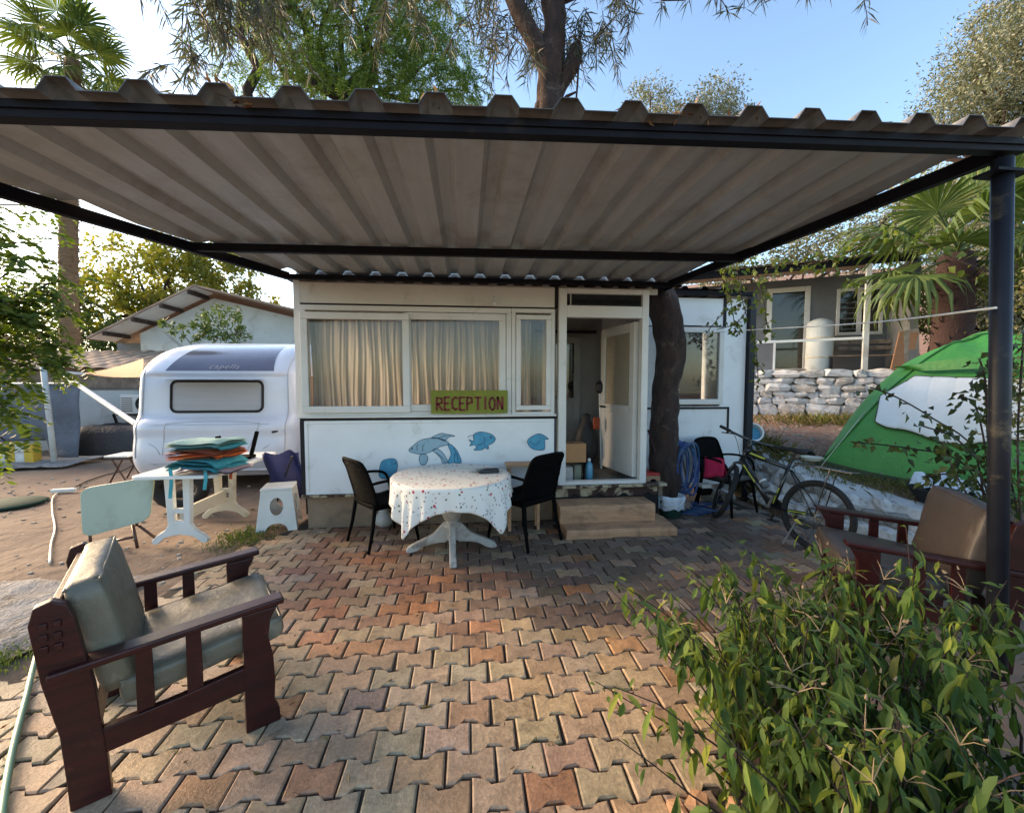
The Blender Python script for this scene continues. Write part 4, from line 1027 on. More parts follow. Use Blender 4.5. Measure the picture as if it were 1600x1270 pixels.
# ------------------------------------------------------------------ bicycle
def make_bike(label, rear, front, lean):
    d = Vector(front)-Vector(rear); ang = math.atan2(d.y, d.x); WB = 1.05
    t = thing('bicycle', label, 'bicycle', rear, ang)
    Lm = Matrix.Rotation(lean, 4, 'X')
    blk = M['blackgloss']
    def bld(mb, nm, m_, par=t, Mx=Lm, **k):
        mb.v = [tuple(Mx @ Vector(v)) for v in mb.v]; return mb.build(nm, m_, par, **k)
    R_ = .335
    def wheel(cx_, Mx, gear):
        w = bld(MB().tube([(cx_+(R_-.027)*math.cos(2*PI*k/44), 0, R_+(R_-.027)*math.sin(2*PI*k/44)) for k in range(44)], .029, 8, closed=True), 'wheel', M['rubber'], Mx=Mx, smooth=True)
        bld(MB().tube([(cx_+(R_-.052)*math.cos(2*PI*k/40), 0, R_+(R_-.052)*math.sin(2*PI*k/40)) for k in range(40)], .010, 6, closed=True), 'rim', blk, w, Mx)
        sp = MB()
        for k in range(28):
            a = 2*PI*k/28; b2_ = a+(.5 if k % 2 else -.5); s2 = .03 if k % 4 < 2 else -.03
            sp.tube([(cx_+.02*math.cos(b2_), s2, R_+.02*math.sin(b2_)), (cx_+(R_-.055)*math.cos(a), 0, R_+(R_-.055)*math.sin(a))], .0013, 4, cap=False)
        bld(sp, 'spokes', M['blackgloss'], w, Mx)
        h = MB().tube([(cx_, -.05, R_), (cx_, .05, R_)], .02, 10)
        bld(h, 'hub', M['steel'], w, Mx)
        dsk = MB(); dsk.tube([(cx_+.075*math.cos(2*PI*k/24), .045, R_+.075*math.sin(2*PI*k/24)) for k in range(24)], .006, 4, closed=True)
        bld(dsk, 'brake_disc', M['steel'], w, Mx)
        if gear:
            c_ = MB()
            for q, rr in enumerate((.055, .047, .04, .034, .028)): c_.prism([(cx_+rr*math.cos(2*PI*k/18), R_+rr*math.sin(2*PI*k/18)) for k in range(18)], -.05+q*.006, -.047+q*.006, 'y')
            bld(c_, 'cassette', M['steel'], w, Mx)
        return w
    wheel(0, Lm, True)
    HT, HB_ = Vector((WB-.27, 0, .86)), Vector((WB-.215, 0, .72)); BBk = Vector((.43, 0, .30)); ST = Vector((.30, 0, .78)); RA = Vector((0, 0, R_))
    # frame
    fr = MB().tube([HB_+Vector((0, 0, .03)), BBk], [.032, .034], 10).tube([HT-Vector((0, 0, .04)), ST-Vector((-.02, 0, .05))], [.026, .022], 10).tube([ST, BBk], .018, 10).tube([HT, HB_], .023, 10)
    for s in (-1, 1):
        fr.tube([BBk+Vector((-.02, s*.03, 0)), RA+Vector((.1, s*.062, -.01)), RA+Vector((0, s*.065, 0))], .010, 7).tube([ST+Vector((-.01, s*.015, -.06)), RA+Vector((.08, s*.055, .12)), RA+Vector((0, s*.065, 0))], .008, 7)
    bld(fr, 'frame', blk, smooth=True)
    dc = MB()
    for a, b_ in ((HB_, BBk), (HT-Vector((0, 0, .04)), ST-Vector((-.02, 0, .05)))):
        dd = (b_-a)
        for s in (-1, 1): dc.bar(a+dd*.12+Vector((0, s*.030, .012)), a+dd*.5+Vector((0, s*.030, .012)), .004, .014)
    for s in (-1, 1): dc.bar(ST+(BBk-ST)*.55+Vector((0, s*.018, 0)), ST+(BBk-ST)*.9+Vector((0, s*.018, 0)), .003, .012); dc.bar(Vector((.06, s*.072, .335)), Vector((.24, s*.055, .32)), .003, .01)
    for q_ in range(len(dc.v)//8):
        one = MB(); one.add(dc.v[q_*8:q_*8+8], [tuple(i-q_*8 for i in f) for f in dc.f[q_*6:q_*6+6]]); bld(one, 'decal', M['lime'])
    # seat post, saddle
    sp0 = ST+Vector((-.035, 0, .12))
    bld(MB().tube([ST, sp0], .014, 8), 'seat_post', blk)
    def sadf(u, v):
        x = .14-.28*u; w = (.022+.055*max(0, u-.35)/.65*1.35)*(1 if v != .5 else 1); y = (v-.5)*2*w
        return Vector((sp0.x+x, y, sp0.z+.045-.045*(2*v-1)**2*(.6+.4*u)+.012*(u-.4)**2*2))
    sd = bld(MB().grid(sadf, 12, 8), 'saddle', M['rubber'], smooth=True); s_ = sd.modifiers.new('t', 'SOLIDIFY'); s_.thickness = .025
    # rear carrier
    ca_ = MB()
    z = .80
    for y in (-.06, -.02, .02, .06): ca_.tube([(.22, y, z), (-.27, y, z-.01)], .006, 6)
    for x in (.2, .0, -.15, -.27): ca_.tube([(x, -.065, z-.006), (x, .065, z-.006)], .006, 6)
    for s in (-1, 1): ca_.tube([(-.1, s*.06, z), (-.02, s*.07, R_+.02)], .006, 6)
    ca_.tube([(.22, 0, z), (.28, 0, .74)], .008, 6)
    bld(ca_, 'carrier', blk)
    mg = MB().tube([(math.cos(a_)*(R_+.02), 0, R_+math.sin(a_)*(R_+.02)) for a_ in np.linspace(.5, 2.3, 14)], .02, 6)
    # crank
    ck = MB().tube([BBk+Vector((0, -.075, 0)), BBk+Vector((0, .075, 0))], .016, 8)
    ck.prism([(BBk.x+.085*math.cos(2*PI*k/26), BBk.z+.085*math.sin(2*PI*k/26)) for k in range(26)], -.058, -.052, 'y')
    bld(ck, 'chainring', blk)
    for s, a in ((-1, -1.2), (1, PI-1.2)):
        e = BBk+Vector((.17*math.cos(a), s*.085, .17*math.sin(a)))
        bld(MB().bar(BBk+Vector((0, s*.08, 0)), e, .012, .026), 'crank_arm', M['steel'] if s > 0 else blk, bev=.003)
        bld(MB().box(e+Vector((0, s*.05, 0)), (.09, .085, .02)), 'pedal', M['rubber'], bev=.004)
    chn = MB().tube([(BBk.x, -.056, BBk.z+.088), (0, -.05, R_+.05)], .004, 5).tube([(BBk.x, -.056, BBk.z-.088), (.02, -.05, R_-.1), (0, -.05, R_-.05)], .004, 5)
    bld(chn, 'chain', M['steel'])
    # steering assembly turned to the left
    ax_ = (HB_-HT).normalized(); st = Matrix.Translation(HT) @ Matrix.Rotation(rad(44), 4, ax_) @ Matrix.Translation(-HT)
    Sm = Lm @ st
    FA = Vector((WB, 0, R_))
    wheel(WB, Sm, False)
    fk = MB().tube([HB_, HB_+Vector((.02, 0, -.03))], .024, 8)
    for s in (-1, 1): fk.tube([HB_+Vector((.01, 0, -.02)), HB_+Vector((.015, s*.055, -.05)), HB_+Vector((.1, s*.06, -.2)), FA+Vector((0, s*.06, 0))], [.018, .018, .017, .012], 8)
    bld(fk, 'fork', blk, Mx=Sm, smooth=True)
    hb = MB().tube([HT, HT+Vector((-.02, 0, .07)), HT+Vector((.05, 0, .11))], .016, 8).tube(sm([(HT.x-.01, -.34, HT.z+.135), (HT.x+.03, -.2, HT.z+.125), (HT.x+.06, 0, HT.z+.11), (HT.x+.03, .2, HT.z+.125), (HT.x-.01, .34, HT.z+.135)], 4), .0135, 8)
    bld(hb, 'handlebar', blk, Mx=Sm, smooth=True)
    for s in (-1, 1):
        bld(MB().tube([(HT.x+.01, s*.23, HT.z+.128), (HT.x-.012, s*.35, HT.z+.136)], .018, 8), 'grip', M['rubber'], Mx=Sm, smooth=True)
        bld(MB().bar((HT.x+.045, s*.17, HT.z+.115), (HT.x+.07, s*.30, HT.z+.085), .012, .01), 'brake_lever', M['chairdark'], Mx=Sm)
    cbl = MB().tube(sm([(HT.x+.05, .18, HT.z+.12), (HT.x+.2, .08, HT.z+.05), (HT.x+.14, .01, HT.z-.1), (HB_.x+.02, .02, HB_.z)], 5), .003, 5).tube(sm([(HT.x+.05, -.18, HT.z+.12), (HT.x+.22, -.06, HT.z+.08), (HT.x+.12, 0, HT.z-.08), (HT.x-.1, 0, HT.z-.03)], 5), .003, 5)
    bld(cbl, 'cable', M['chairdark'], Mx=Sm)
    bc = (HB_+BBk)*.5+Vector((-.055, 0, .05)); axd = (HB_-BBk).normalized()
    bld(MB().tube([bc-axd*.09, bc+axd*.06, bc+axd*.09], [.036, .036, .02], 12), 'water_bottle', M['wallgrey'], smooth=True)
    bld(MB().tube([bc-axd*.03, bc-axd*.012], .0385, 12), 'bottle_band', M['whiteplastic'])
    # kickstand
    bld(MB().tube([(.12, .06, .3), (.16, .2, .02)], .008, 6), 'kickstand', M['steel'])
    return t
make_bike('black mountain bicycle with lime stripes leaning by the whitewashed rock bank', (3.27, 3.60, 0), (2.95, 4.58, 0), rad(7))

# ------------------------------------------------------------------ caravan
CXC, CY0, CHW = -3.72, 6.55, 1.17
car = thing('caravan', 'white touring caravan with dark skylight and hinged front window parked left of the cabin', 'caravan', (CXC, 8.5, 0))
prof = sm([(.20, .16), (.30, .07), (.45, .0), (.62, .0), (.80, .03), (.95, .03), (1.08, .12), (1.2, .155), (1.6, .19), (1.76, .24), (1.95, .42), (2.1, .68), (2.2, .98), (2.28, 1.45), (2.32, 2.2), (2.33, 3.5), (2.33, 5.6)], 3)
def cprof(s):
    f = s*(len(prof)-1); i = min(int(f), len(prof)-2); t = f-i
    return prof[i][0]+(prof[i+1][0]-prof[i][0])*t, prof[i][1]+(prof[i+1][1]-prof[i][1])*t
def csurf(s, t):                                   # t across -1..1
    z, y = cprof(s); a = abs(t)
    hw = CHW*(1-.03*max(0, (z-1.2)/1.1)); e = max(0, (a-.62)/.38)
    y2 = y+.34*e**2.6*(1 if y < .6 else max(0, 1-(y-.6)/1.2)); x = CXC+math.copysign(hw*(a if a < .62 else .62+.38*math.sin(min(1, e)*PI/2)**1.0), t) if t else CXC
    topn = max(0, min(1, (y-.2)/.9)); z2 = z-(.30*e**2.4)*topn
    # sculpted recess round the window
    if 1.02 < z < 1.75 and a < .84: y2 += .055*sstep(1.02, 1.10, z)*(1-sstep(1.68, 1.75, z))*(1-sstep(.74, .84, a))
    return Vector((x, CY0+y2, z2))
cmb = MB().grid(lambda u, v: csurf(u, -1+2*v), 90, 44)
for sg in (-1, 1):
    cmb.grid(lambda u, v: (lambda p: Vector((p.x, p.y+(CY0+5.6-p.y)*v, p.z)))(csurf(u, sg)), 90, 1)
body = cmb.build('body', M['carav'], car, world=True, smooth=True)
def s_at(z, lo=0.0, hi=1.0):
    for _ in range(40):
        m_ = (lo+hi)/2
        if cprof(m_)[0] < z: lo = m_
        else: hi = m_
    return lo
def con(x, z, off=.006):                            # point on the shell over x at height z
    t = (x-CXC)/CHW; p = csurf(s_at(z), max(-1, min(1, t))); return Vector((x, p.y-off, z if abs(t) < .6 else p.z))
# dark skylight panel
sk = MB().grid(lambda u, v: (lambda z: con(-4.42+.17*((z-1.77)/.44)+((2.90-.0)*0+1.52-.17*((z-1.77)/.44)*1.6)*u, z, .008))(1.77+.44*v), 14, 12)
sk.build('skylight', M['caravdark'], car, world=True, smooth=True)
def text_mesh(txt, size, mt, parent, Mx, name, depth=.002, shear=0):
    cu = bpy.data.curves.new('t', 'FONT'); cu.body = txt; cu.size = size; cu.extrude = depth; cu.align_x = 'CENTER'; cu.shear = shear; cu.space_character = 1.15
    ob = bpy.data.objects.new('t', cu); COL.objects.link(ob)
    dg = bpy.context.evaluated_depsgraph_get(); me = bpy.data.meshes.new_from_object(ob.evaluated_get(dg))
    bpy.data.objects.remove(ob); bpy.data.curves.remove(cu)
    me.transform(Mx); me.materials.clear(); me.materials.append(mt)
    return link(name, me, mt, parent, world=True)
tp = con(-3.62, 1.80, .016); sl = math.atan2(cprof(s_at(1.9))[1]-cprof(s_at(1.79))[1], .11)
text_mesh('capella', .135, M['lettergrey'], car, Matrix.Translation(tp) @ Matrix.Rotation(PI/2-sl, 4, 'X'), 'lettering', shear=.2)
# front window
def rrect(x0, x1, z0, z1, r, n=6):
    res = []
    for cx_, cz_, a0 in ((x1-r, z1-r, 0), (x0+r, z1-r, 90), (x0+r, z0+r, 180), (x1-r, z0+r, 270)):
        for k in range(n+1): a = rad(a0+90*k/n); res.append((cx_+r*math.cos(a), cz_+r*math.sin(a)))
    return res
W0_, W1_, Z0_, Z1_ = -4.34, -3.06, 1.16, 1.615
fr_ = MB().tube([con(x, z, .012) for x, z in rrect(W0_, W1_, Z0_, Z1_, .08)], .019, 6, closed=True).build('window', M['rubber'], car, world=True)
pm_ = MB(); rr = rrect(W0_+.02, W1_-.02, Z0_+.02, Z1_-.02, .07); pm_.add([con(x, z, .010) for x, z in rr], [tuple(range(len(rr)))])
M['blind'] = mat('closed_window_blind', (.40, .42, .45), (.34, .36, .39), rough=.35, bmp=.02, streak=(.3, 1, 12))
pm_.build('blind', M['blind'], fr_, world=True)
MB().grid(lambda u, v: con(-4.40+1.34*u, 1.62, 0)+Vector((0, -.30*v-.01, .03-.02*v+.012*math.sin(u*PI)*v)), 12, 4).build('hinged_pane', M['caravdark'], fr_, world=True)
MB().tube([csurf(s_at(z), -.80)+Vector((0, -.004, 0)) for z in np.linspace(.5, 2.12, 30)], .007, 5).build('corner_trim', M['blind'], car, world=True)
MB().tube([csurf(s_at(z), .80)+Vector((0, -.004, 0)) for z in np.linspace(.5, 2.12, 30)], .007, 5).build('corner_trim', M['blind'], car, world=True)
for x0_ in (-4.82, -2.72):
    MB().box(con(x0_, .50, .01)+Vector((0, 0, 0)), (.12, .03, .05)).build('marker_lamp', M['orange'], car, world=True, bev=.008)
for z_ in (.42, .98): MB().tube([con(x, z_, .0) for x in np.linspace(-4.55, -2.9, 24)], .006, 4).build('trim_line', M['blind'], car, world=True)
# seams and moulded lines of the shell
ln_ = MB()
for st in ([(-4.35, .55), (-4.33, .95), (-4.28, 1.0), (-3.9, 1.02), (-3.5, 1.02), (-3.1, 1.0), (-3.05, .95), (-3.2, .6)], [(-4.85, .80), (-4.6, .74), (-4.45, .66), (-4.38, .55)], [(-4.85, .55), (-4.6, .45), (-4.4, .38)], [(-2.98, .62), (-2.8, .74), (-2.62, .79), (-2.60, .6), (-2.7, .52), (-3.0, .45)]):
    ln_.tube([con(x, z, .001) for x, z in sm(st, 6)], .006, 4)
ln_.build('shell_seam', M['blind'], car, world=True)
for x0, x1, z0, z1 in ((-4.86, -4.66, .845, .825), (-2.86, -2.62, .86, .885)):
    MB().tube([con(x0, z0, .02), con((x0+x1)/2, (z0+z1)/2+.01, .02), con(x1, z1, .02)], [.016, .022, .012], 6).build('grab_handle', M['rubber'], car, world=True)
MB().tube([con(x, .30, -.01) for x in np.linspace(-4.75, -2.7, 12)], .03, 6).build('bumper_strip', M['carav'], car, world=True, smooth=True)
for x in (-4.8, -2.66):
    MB().tube([(x-.1, 9.4, .31), (x+.1, 9.4, .31)], .31, 24).build('wheel', M['rubber'], car, world=True)
MB().bar((-3.72, 5.75, .36), (-4.3, 7.6, .3), .07).bar((-3.72, 5.75, .36), (-3.1, 7.6, .3), .07).build('drawbar', M['steel'], car, world=True)
jw = MB().tube([(-3.72, 5.95, .30), (-3.72, 5.95, .8)], .025, 8).build('jockey_post', M['steel'], car, world=True)
MB().tube([(-3.75, 5.95, .11), (-3.69, 5.95, .11)], .11, 16).build('jockey_wheel', M['rubber'], jw, world=True)
MB().bb((-4.75, 6.9, .16), (-2.7, 12, .24)).build('chassis', M['dark'], car, world=True)
MB().bb((-2.56, 7.2, 1.15), (-2.545, 8.4, 1.7)).build('side_window', M['darkglass'], car, world=True, bev=.005)

# ------------------------------------------------------------------ plastic table with the pile of seat cushions
pt = thing('plastic_table', 'long white plastic table with arched feet carrying the cushion pile in front of the caravan', 'table', (-2.72, 4.85, 0))
tm = M['whiteplastic']
MB().add(*(lambda r: ([(x, y, .70) for x, y in r]+[(x, y, .732) for x, y in r], [tuple(reversed(range(len(r)))), tuple(range(len(r), 2*len(r)))]+[(i, (i+1) % len(r), len(r)+(i+1) % len(r), len(r)+i) for i in range(len(r))]))(rrect(-3.09, -2.34, 4.18, 5.55, .09))).build('tabletop', tm, pt, world=True, bev=.006)
for yy, mt in ((4.48, tm), (5.28, M['creamplastic'])):
    arch = sm([(-.25, 0), (-.255, .035), (-.20, .09), (-.13, .14), (-.10, .20), (-.10, .22), (.10, .22), (.10, .20), (.13, .14), (.20, .09), (.255, .035), (.25, 0), (.20, .0), (.14, .055), (.0, .085), (-.14, .055), (-.20, .0)], 2, True)
    MB().prism([(-2.84+a, b_) for a, b_ in arch], yy-.03, yy+.03, 'y').build('foot', mt, pt, world=True, bev=.008)
    for dx in (-.075, .075):
        MB().add([(-2.84+dx-.03, yy-.03, .2), (-2.84+dx+.03, yy-.03, .2), (-2.84+dx+.03, yy+.03, .2), (-2.84+dx-.03, yy+.03, .2)]+[(-2.84+dx*1.15-.034, yy-.035, .70), (-2.84+dx*1.15+.034, yy-.035, .70), (-2.84+dx*1.15+.034, yy+.035, .70), (-2.84+dx*1.15-.034, yy+.035, .70)], [(3,2,1,0),(4,5,6,7),(0,1,5,4),(1,2,6,5),(2,3,7,6),(3,0,4,7)]).build('leg', mt, pt, world=True, bev=.008)
    MB().bb((-2.94, yy-.025, .30), (-2.74, yy+.025, .345)).build('leg_bridge', mt, pt, world=True)
MB().bb((-2.86, 4.5, .20), (-2.82, 5.26, .33)).build('stretcher', M['creamplastic'], pt, world=True, bev=.005)
pc = GP(305, 742, .732); z = .734
piles = [('mauve', 'mauve', .050), ('teal', 'turquoise', .034), ('teal', 'turquoise', .034), ('teal', 'turquoise', .036), ('orange', 'bright orange', .044), ('rust', 'rust red', .034), ('rust', 'burnt orange', .034), ('teal', 'turquoise', .036), ('mint', 'faded mint', .032), ('mint', 'pale mint', .032)]
pos_words = ['lowest in the pile on the plastic table', 'directly above the mauve one at the bottom', 'third from the bottom of the pile', 'just under the bright orange one', 'in the middle of the pile', 'directly on top of the bright orange one', 'fourth from the top of the pile', 'just under the two mint ones', 'second from the top of the pile', 'topmost in the pile on the plastic table']
for i, (mk, cn, th) in enumerate(piles):
    sx = rng.uniform(-.02, .02)+(.07 if i == 0 else 0); yaw = rad(rng.uniform(-7, 7)-8)
    ph = rng.uniform(0, 6)
    cz = z
    def cu(u, v, k):
        x, y = (u-.5)*.50, (v-.5)*.44
        b_ = .012*math.sin(u*5+ph)+.008*math.sin(v*7+ph*2)-(.045*max(0, abs(u-.5)-.36)*7*(.3 if i > 3 else 1))*(1 if i < 8 else 1.2)
        edge = max(abs(u-.5), abs(v-.5))*2
        t_ = th*(1-.75*edge**6)
        return Vector((x, y, cz+max(b_, -.3 if i else -.02)*.9+.012+(t_/2+.001 if k else -t_/2)+th/2))
    mb = MB().grid(lambda u, v: cu(u, v, 1), 12, 12).grid(lambda u, v: cu(u, v, 0), 12, 12)
    me = mb.mesh('c'); o = link('seat_cushion', me, M[mk], None, smooth=True, loc=(pc.x+sx+.03, pc.y+.16, 0), rot=(0, 0, yaw))
    tag(o, cn+' seat cushion, '+pos_words[i], 'cushion', 'piled seat cushions')
    z += th*.82
for j, (px, py, ln2, mk) in enumerate(((268, 742, .20, 'teal'), (322, 742, .12, 'teal'), (362, 725, .14, 'rust'))):
    p = GP(px, py, .78); q = GP(px, py, .735)
    rb_ = MB().grid(lambda u, v: (q.x+(u-.5)*.03+.012*math.sin(v*4), q.y-.012-.012*math.sin(v*3), .80-v*(ln2+.08)), 2, 10).build('cushion_tie', M[mk], None)
    s_ = rb_.modifiers.new('t', 'SOLIDIFY'); s_.thickness = .006
    tag(rb_, ['turquoise cushion tie hanging over the left end of the plastic table', 'short turquoise cushion tie hanging at the middle of the pile', 'rust red cushion tie hanging at the right of the pile'][j], 'cushion tie')
uc = thing('upturned_chair', 'dark chair lying upside down on the plastic table behind the cushions, legs in the air', 'chair', (-2.55, 4.95, .735))
for (x0, y0, x1, y1, zt, zb, w) in ((-2.62, 4.86, -2.66, 4.84, 1.02, .75, .05), (-2.50, 4.75, -2.50, 4.74, .98, .75, .055), (-2.32, 4.82, -2.24, 4.80, 1.07, .80, .035), (-2.86, 4.95, -2.90, 4.95, .98, .8, .03)):
    MB().bar((x0, y0, zb), (x1, y1, zt), w, .03).build('leg', M['chairdark'], uc, world=True, bev=.004)
MB().bb((-2.85, 4.72, .735), (-2.42, 5.15, .77)).bar((-2.44, 4.76, .76), (-2.30, 4.8, .80), .05, .03).build('seat', M['chairdark'], uc, world=True, bev=.008)
# green folding table tipped on its side
gt = thing('folding_table', 'sage green folding table tipped on its edge, brown legs folded, left of the plastic table', 'table', (-3.38, 4.36, 0), 0)
gq = [tuple(YP(px, py, 4.36)) for px, py in ((108, 768), (228, 748), (234, 812), (130, 840))]
def bil(u, v):
    a = Vector(gq[0]).lerp(Vector(gq[1]), u); b_ = Vector(gq[3]).lerp(Vector(gq[2]), u); return b_.lerp(a, v)
rr = rrect(0, 1, 0, 1, .16, 8)
def plate(th0, th1):
    vs = [bil(x, y)+Vector((0, th0+.12*y, 0)) for x, y in rr]+[bil(x, y)+Vector((0, th1+.12*y, 0)) for x, y in rr]; n = len(rr)
    return MB().add(vs, [tuple(range(n)), tuple(reversed(range(n, 2*n)))]+[(i, n+i, n+(i+1) % n, (i+1) % n) for i in range(n)])
plate(-.011, .011).build('tabletop', M['sage'], gt, world=True, bev=.004)
M['brownmetal'] = mat('brown_enamel', (.08, .035, .025), (.05, .02, .015), rough=.4)
for a, b_ in (((-3.22, 4.40, .22), (-3.16, 4.36, .0)), ((-3.20, 4.44, .2), (-3.06, 4.52, .0)), ((-3.24, 4.42, .09), (-3.5, 4.44, .04)), ((-3.62, 4.42, .2), (-3.60, 4.40, 0)), ((-3.2, 4.46, .5), (-3.2, 4.42, .2))):
    MB().tube([a, b_], .013, 8).build('leg', M['brownmetal'], gt, world=True, smooth=True)
# navy camp chair squeezed in at the cabin corner
nv = thing('camp_chair', 'folded navy cloth camp chair between the caravan and the cabin corner', 'chair', (-2.05, 5.2, 0))
def navf(u, v): return (-2.28+.32*u+.03*math.sin(v*5), 5.05+.25*u+.05*math.sin(u*8+v*3), .28+.50*v-.08*u*(1-v)+.02*math.sin(u*12))
o = MB().grid(navf, 12, 12).build('seat_cloth', M['navyfab'], nv, world=True, smooth=True); s_ = o.modifiers.new('t', 'SOLIDIFY'); s_.thickness = .01
for a, b_ in (((-2.28, 5.05, .8), (-2.0, 5.2, 0)), ((-2.0, 5.1, .75), (-2.3, 5.2, 0)), ((-1.95, 5.3, .78), (-1.93, 5.3, 0))): MB().tube([a, b_], .011, 6).build('leg', M['rubber'], nv, world=True)
ft = thing('folding_stand', 'small white topped folding stand at the left edge of the caravan', 'table', tuple(GP(198, 750)))
q = GP(198, 750)
MB().box((0, 0, .42), (.34, .4, .03)).build('top', M['whiteplastic'], ft, bev=.006)
for s in (-1, 1):
    MB().tube([(-.1, s*.16, .41), (.12, s*.16, 0)], .014, 6).build('leg', M['brownmetal'], ft); MB().tube([(.1, s*.17, .41), (-.12, s*.17, 0)], .014, 6).build('leg', M['brownmetal'], ft)
MBt = MB().tube([(-3.55+.27*math.cos(2*PI*k/24), 5.62, .28+.2*math.sin(2*PI*k/24)) for k in range(24)], .075, 8, closed=True)
tag(MBt.build('spare_tyre', M['rubber'], None, smooth=True), 'black spare tyre standing behind the plastic table legs under the caravan nose', 'tyre')

# ------------------------------------------------------------------ ground clutter on the left
q = GP(26, 788)
lid = MB().lathe([(.0, .0), (.36, 0), (.37, .012), (.34, .03), (.12, .045), (.001, .046)], 28); 
tag(lid.build('lid', M['greenplastic'], None, smooth=True, loc=(q.x-.1, q.y, .0)), 'round dark green plastic lid lying on the dirt', 'lid')
def on_ground(L_, r, z=None): return [tuple(GP(px, py, r if z is None else z)+Vector((0, 0, 0))) for px, py in L_]
tag(MB().tube(sm(on_ground([(62, 985), (60, 1010), (50, 1050), (42, 1085), (30, 1130), (18, 1180), (8, 1235), (0, 1290), (-6, 1330)], .018), 6), .0135, 8).build('garden_hose', M['hosegreen'], None, smooth=True), 'pale green garden hose running along the left edge of the paving', 'hose')
cb = thing('extension_lead', 'white extension lead with socket block lying on the dirt beside the folding table', 'cable', tuple(GP(96, 775)))
MB().tube(sm(on_ground([(106, 768), (90, 770), (82, 780), (82, 800), (86, 825), (80, 850), (78, 880)], .012), 6), .010, 6).build('cord', M['creamplastic'], cb, world=True, smooth=True)
q = GP(100, 769); MB().box((q.x, q.y, .03), (.28, .07, .05), Matrix.Rotation(rad(10), 3, 'Z')).build('socket_block', M['whiteplastic'], cb, world=True, bev=.008)
tag(MB().tube(sm(on_ground([(112, 764), (135, 752), (165, 742), (192, 735), (215, 722)], .012), 6), .010, 6).build('cable', M['rubber'], None, smooth=True), 'black cable running over the dirt from the socket block towards the caravan', 'cable')

# ------------------------------------------------------------------ low building, tarp wall, awning on the far left
lb = thing('low_building', 'low pale building with shaggy clay roof on the far left behind the tarp', 'building', (-8.6, 11, 0))
lp2 = lambda mb, n, m, **k: part(mb, n, m, lb, **k)
lp2(MB().bb((-13, 11, 0), (-5.9, 11.1, 1.80)), 'wall', M['wallwhite'])
lp2(MB().bb((-13, 10.96, 1.42), (-5.9, 11.0, 1.46)), 'wall_rail', M['wallgrey'])
lp2(MB().bb((-13, 10.93, 1.46), (-5.9, 10.995, 1.99)), 'fascia', M['mortar'])
def troof(u, v):
    x = -13+7.2*u; y = 10.5+2.6*v
    return (x, y, 1.90+.55*v+.035*abs(math.sin(x*9))+.03*math.sin(v*40)*.4+.03*mnoise.noise(Vector((x*3, y*3, 0))))
lp2(MB().grid(troof, 150, 30), 'roof', M['tile'])
lp2(MB().bb((-8.1, 10.75, .82), (-6.7, 10.95, .86)).bar((-8.15, 10.9, .45), (-8.12, 10.7, .86), .04, .04), 'shelf', M['dark'])
ac = thing('air_conditioner', 'air conditioner unit with round fan on the wall shelf of the low building', 'air conditioner', (-7.6, 10.8, .86))
MB().bb((-7.98, 10.72, .865), (-7.25, 10.93, 1.32)).build('case', M['whiteplastic'], ac, world=True, bev=.01)
MB().tube([(-7.45, 10.72, 1.09), (-7.45, 10.69, 1.09)], .19, 20).build('fan', M['dark'], ac, world=True)
for k in range(7): MB().bb((-7.95, 10.705, .92+.05*k), (-7.72, 10.72, .94+.05*k)).build('vent_slat', M['wallgrey'], ac, world=True)
tw = thing('tarp_wall', 'slate grey tarp wall above a yellow and white striped kerb on the far left', 'tarp', (-8.6, 9.2, 0))
def twf(u, v):
    x = -11.5+3.72*u; y = 9.25+(.25*u if u > 0 else 0)
    return (x, y-.05*mnoise.noise(Vector((x*1.5, v*2, 0)))*2-.03*math.sin(x*6+v*2)-(.12*(1-v)*max(0, u-.8)*5), (.42 if u < .82 else .06)+(1.56-(.42 if u < .82 else .06))*v)
o = MB().grid(twf, 70, 14).build('tarp', M['tarp'], tw, world=True, smooth=True); s_ = o.modifiers.new('t', 'SOLIDIFY'); s_.thickness = .01
MB().tube([(-11.5, 9.2, 1.57), (-7.78, 9.45, 1.57)], .02, 6).build('rail', M['steel'], tw, world=True)
ky = thing('painted_kerb', 'low kerb painted in yellow and white stripes under the tarp wall', 'kerb', (-9.4, 9.15, 0))
x = -11.2; k = 0
while x < -8.45:
    MB().bb((x, 9.05, .0), (x+.158, 9.22, .40)).build('stripe', M['yellowpaint'] if k % 2 else M['whitestone'], ky, world=True, bev=.01); x += .16; k += 1
pole = thing('steel_pole', 'slim grey steel pole standing in front of the tarp wall', 'pole', (-7.95, 9.05, 0))
MB().tube([(-7.95, 9.05, 0), (-8.05, 9.05, 1.9)], .045, 10).build('tube', M['wallwhite'], pole, world=True, smooth=True)
MB().lathe([(.12, 0), (.12, .02), (.05, .03)], 14, (-7.95, 9.05, 0)).build('base', M['wallgrey'], pole, world=True)
tag(MB().grid(lambda u, v: (-12+4.6*u, 8.55+.95*v, .04+.05*v-.03*mnoise.noise(Vector((u*20, v*3, 0)))), 40, 6).build('kerb_strip', M['grey_conc'], None, smooth=True), kind='structure')
aw_ = thing('awning', 'orange caravan awning with a white diagonal strut on the far left', 'awning', (-6.6, 8.2, 0))
A0, A1, A2 = DP(128, 583, 9.2), DP(224, 560, 7.6), DP(224, 589, 7.6)
o = MB().grid(lambda u, v: A0.lerp(A1.lerp(A2, v), u)+Vector((0, 0, -.04*math.sin(PI*u))), 10, 6).build('canvas', M['awning'], aw_, world=True, smooth=True)
MB().bar(DP(92, 581, 8.6), DP(212, 662, 7.0), .07, .05).build('strut', M['whiteplastic'], aw_, world=True, bev=.006)
MB().bar(DP(90, 581, 8.6), DP(132, 584, 9.0), .06, .05).build('front_bar', M['whiteplastic'], aw_, world=True)
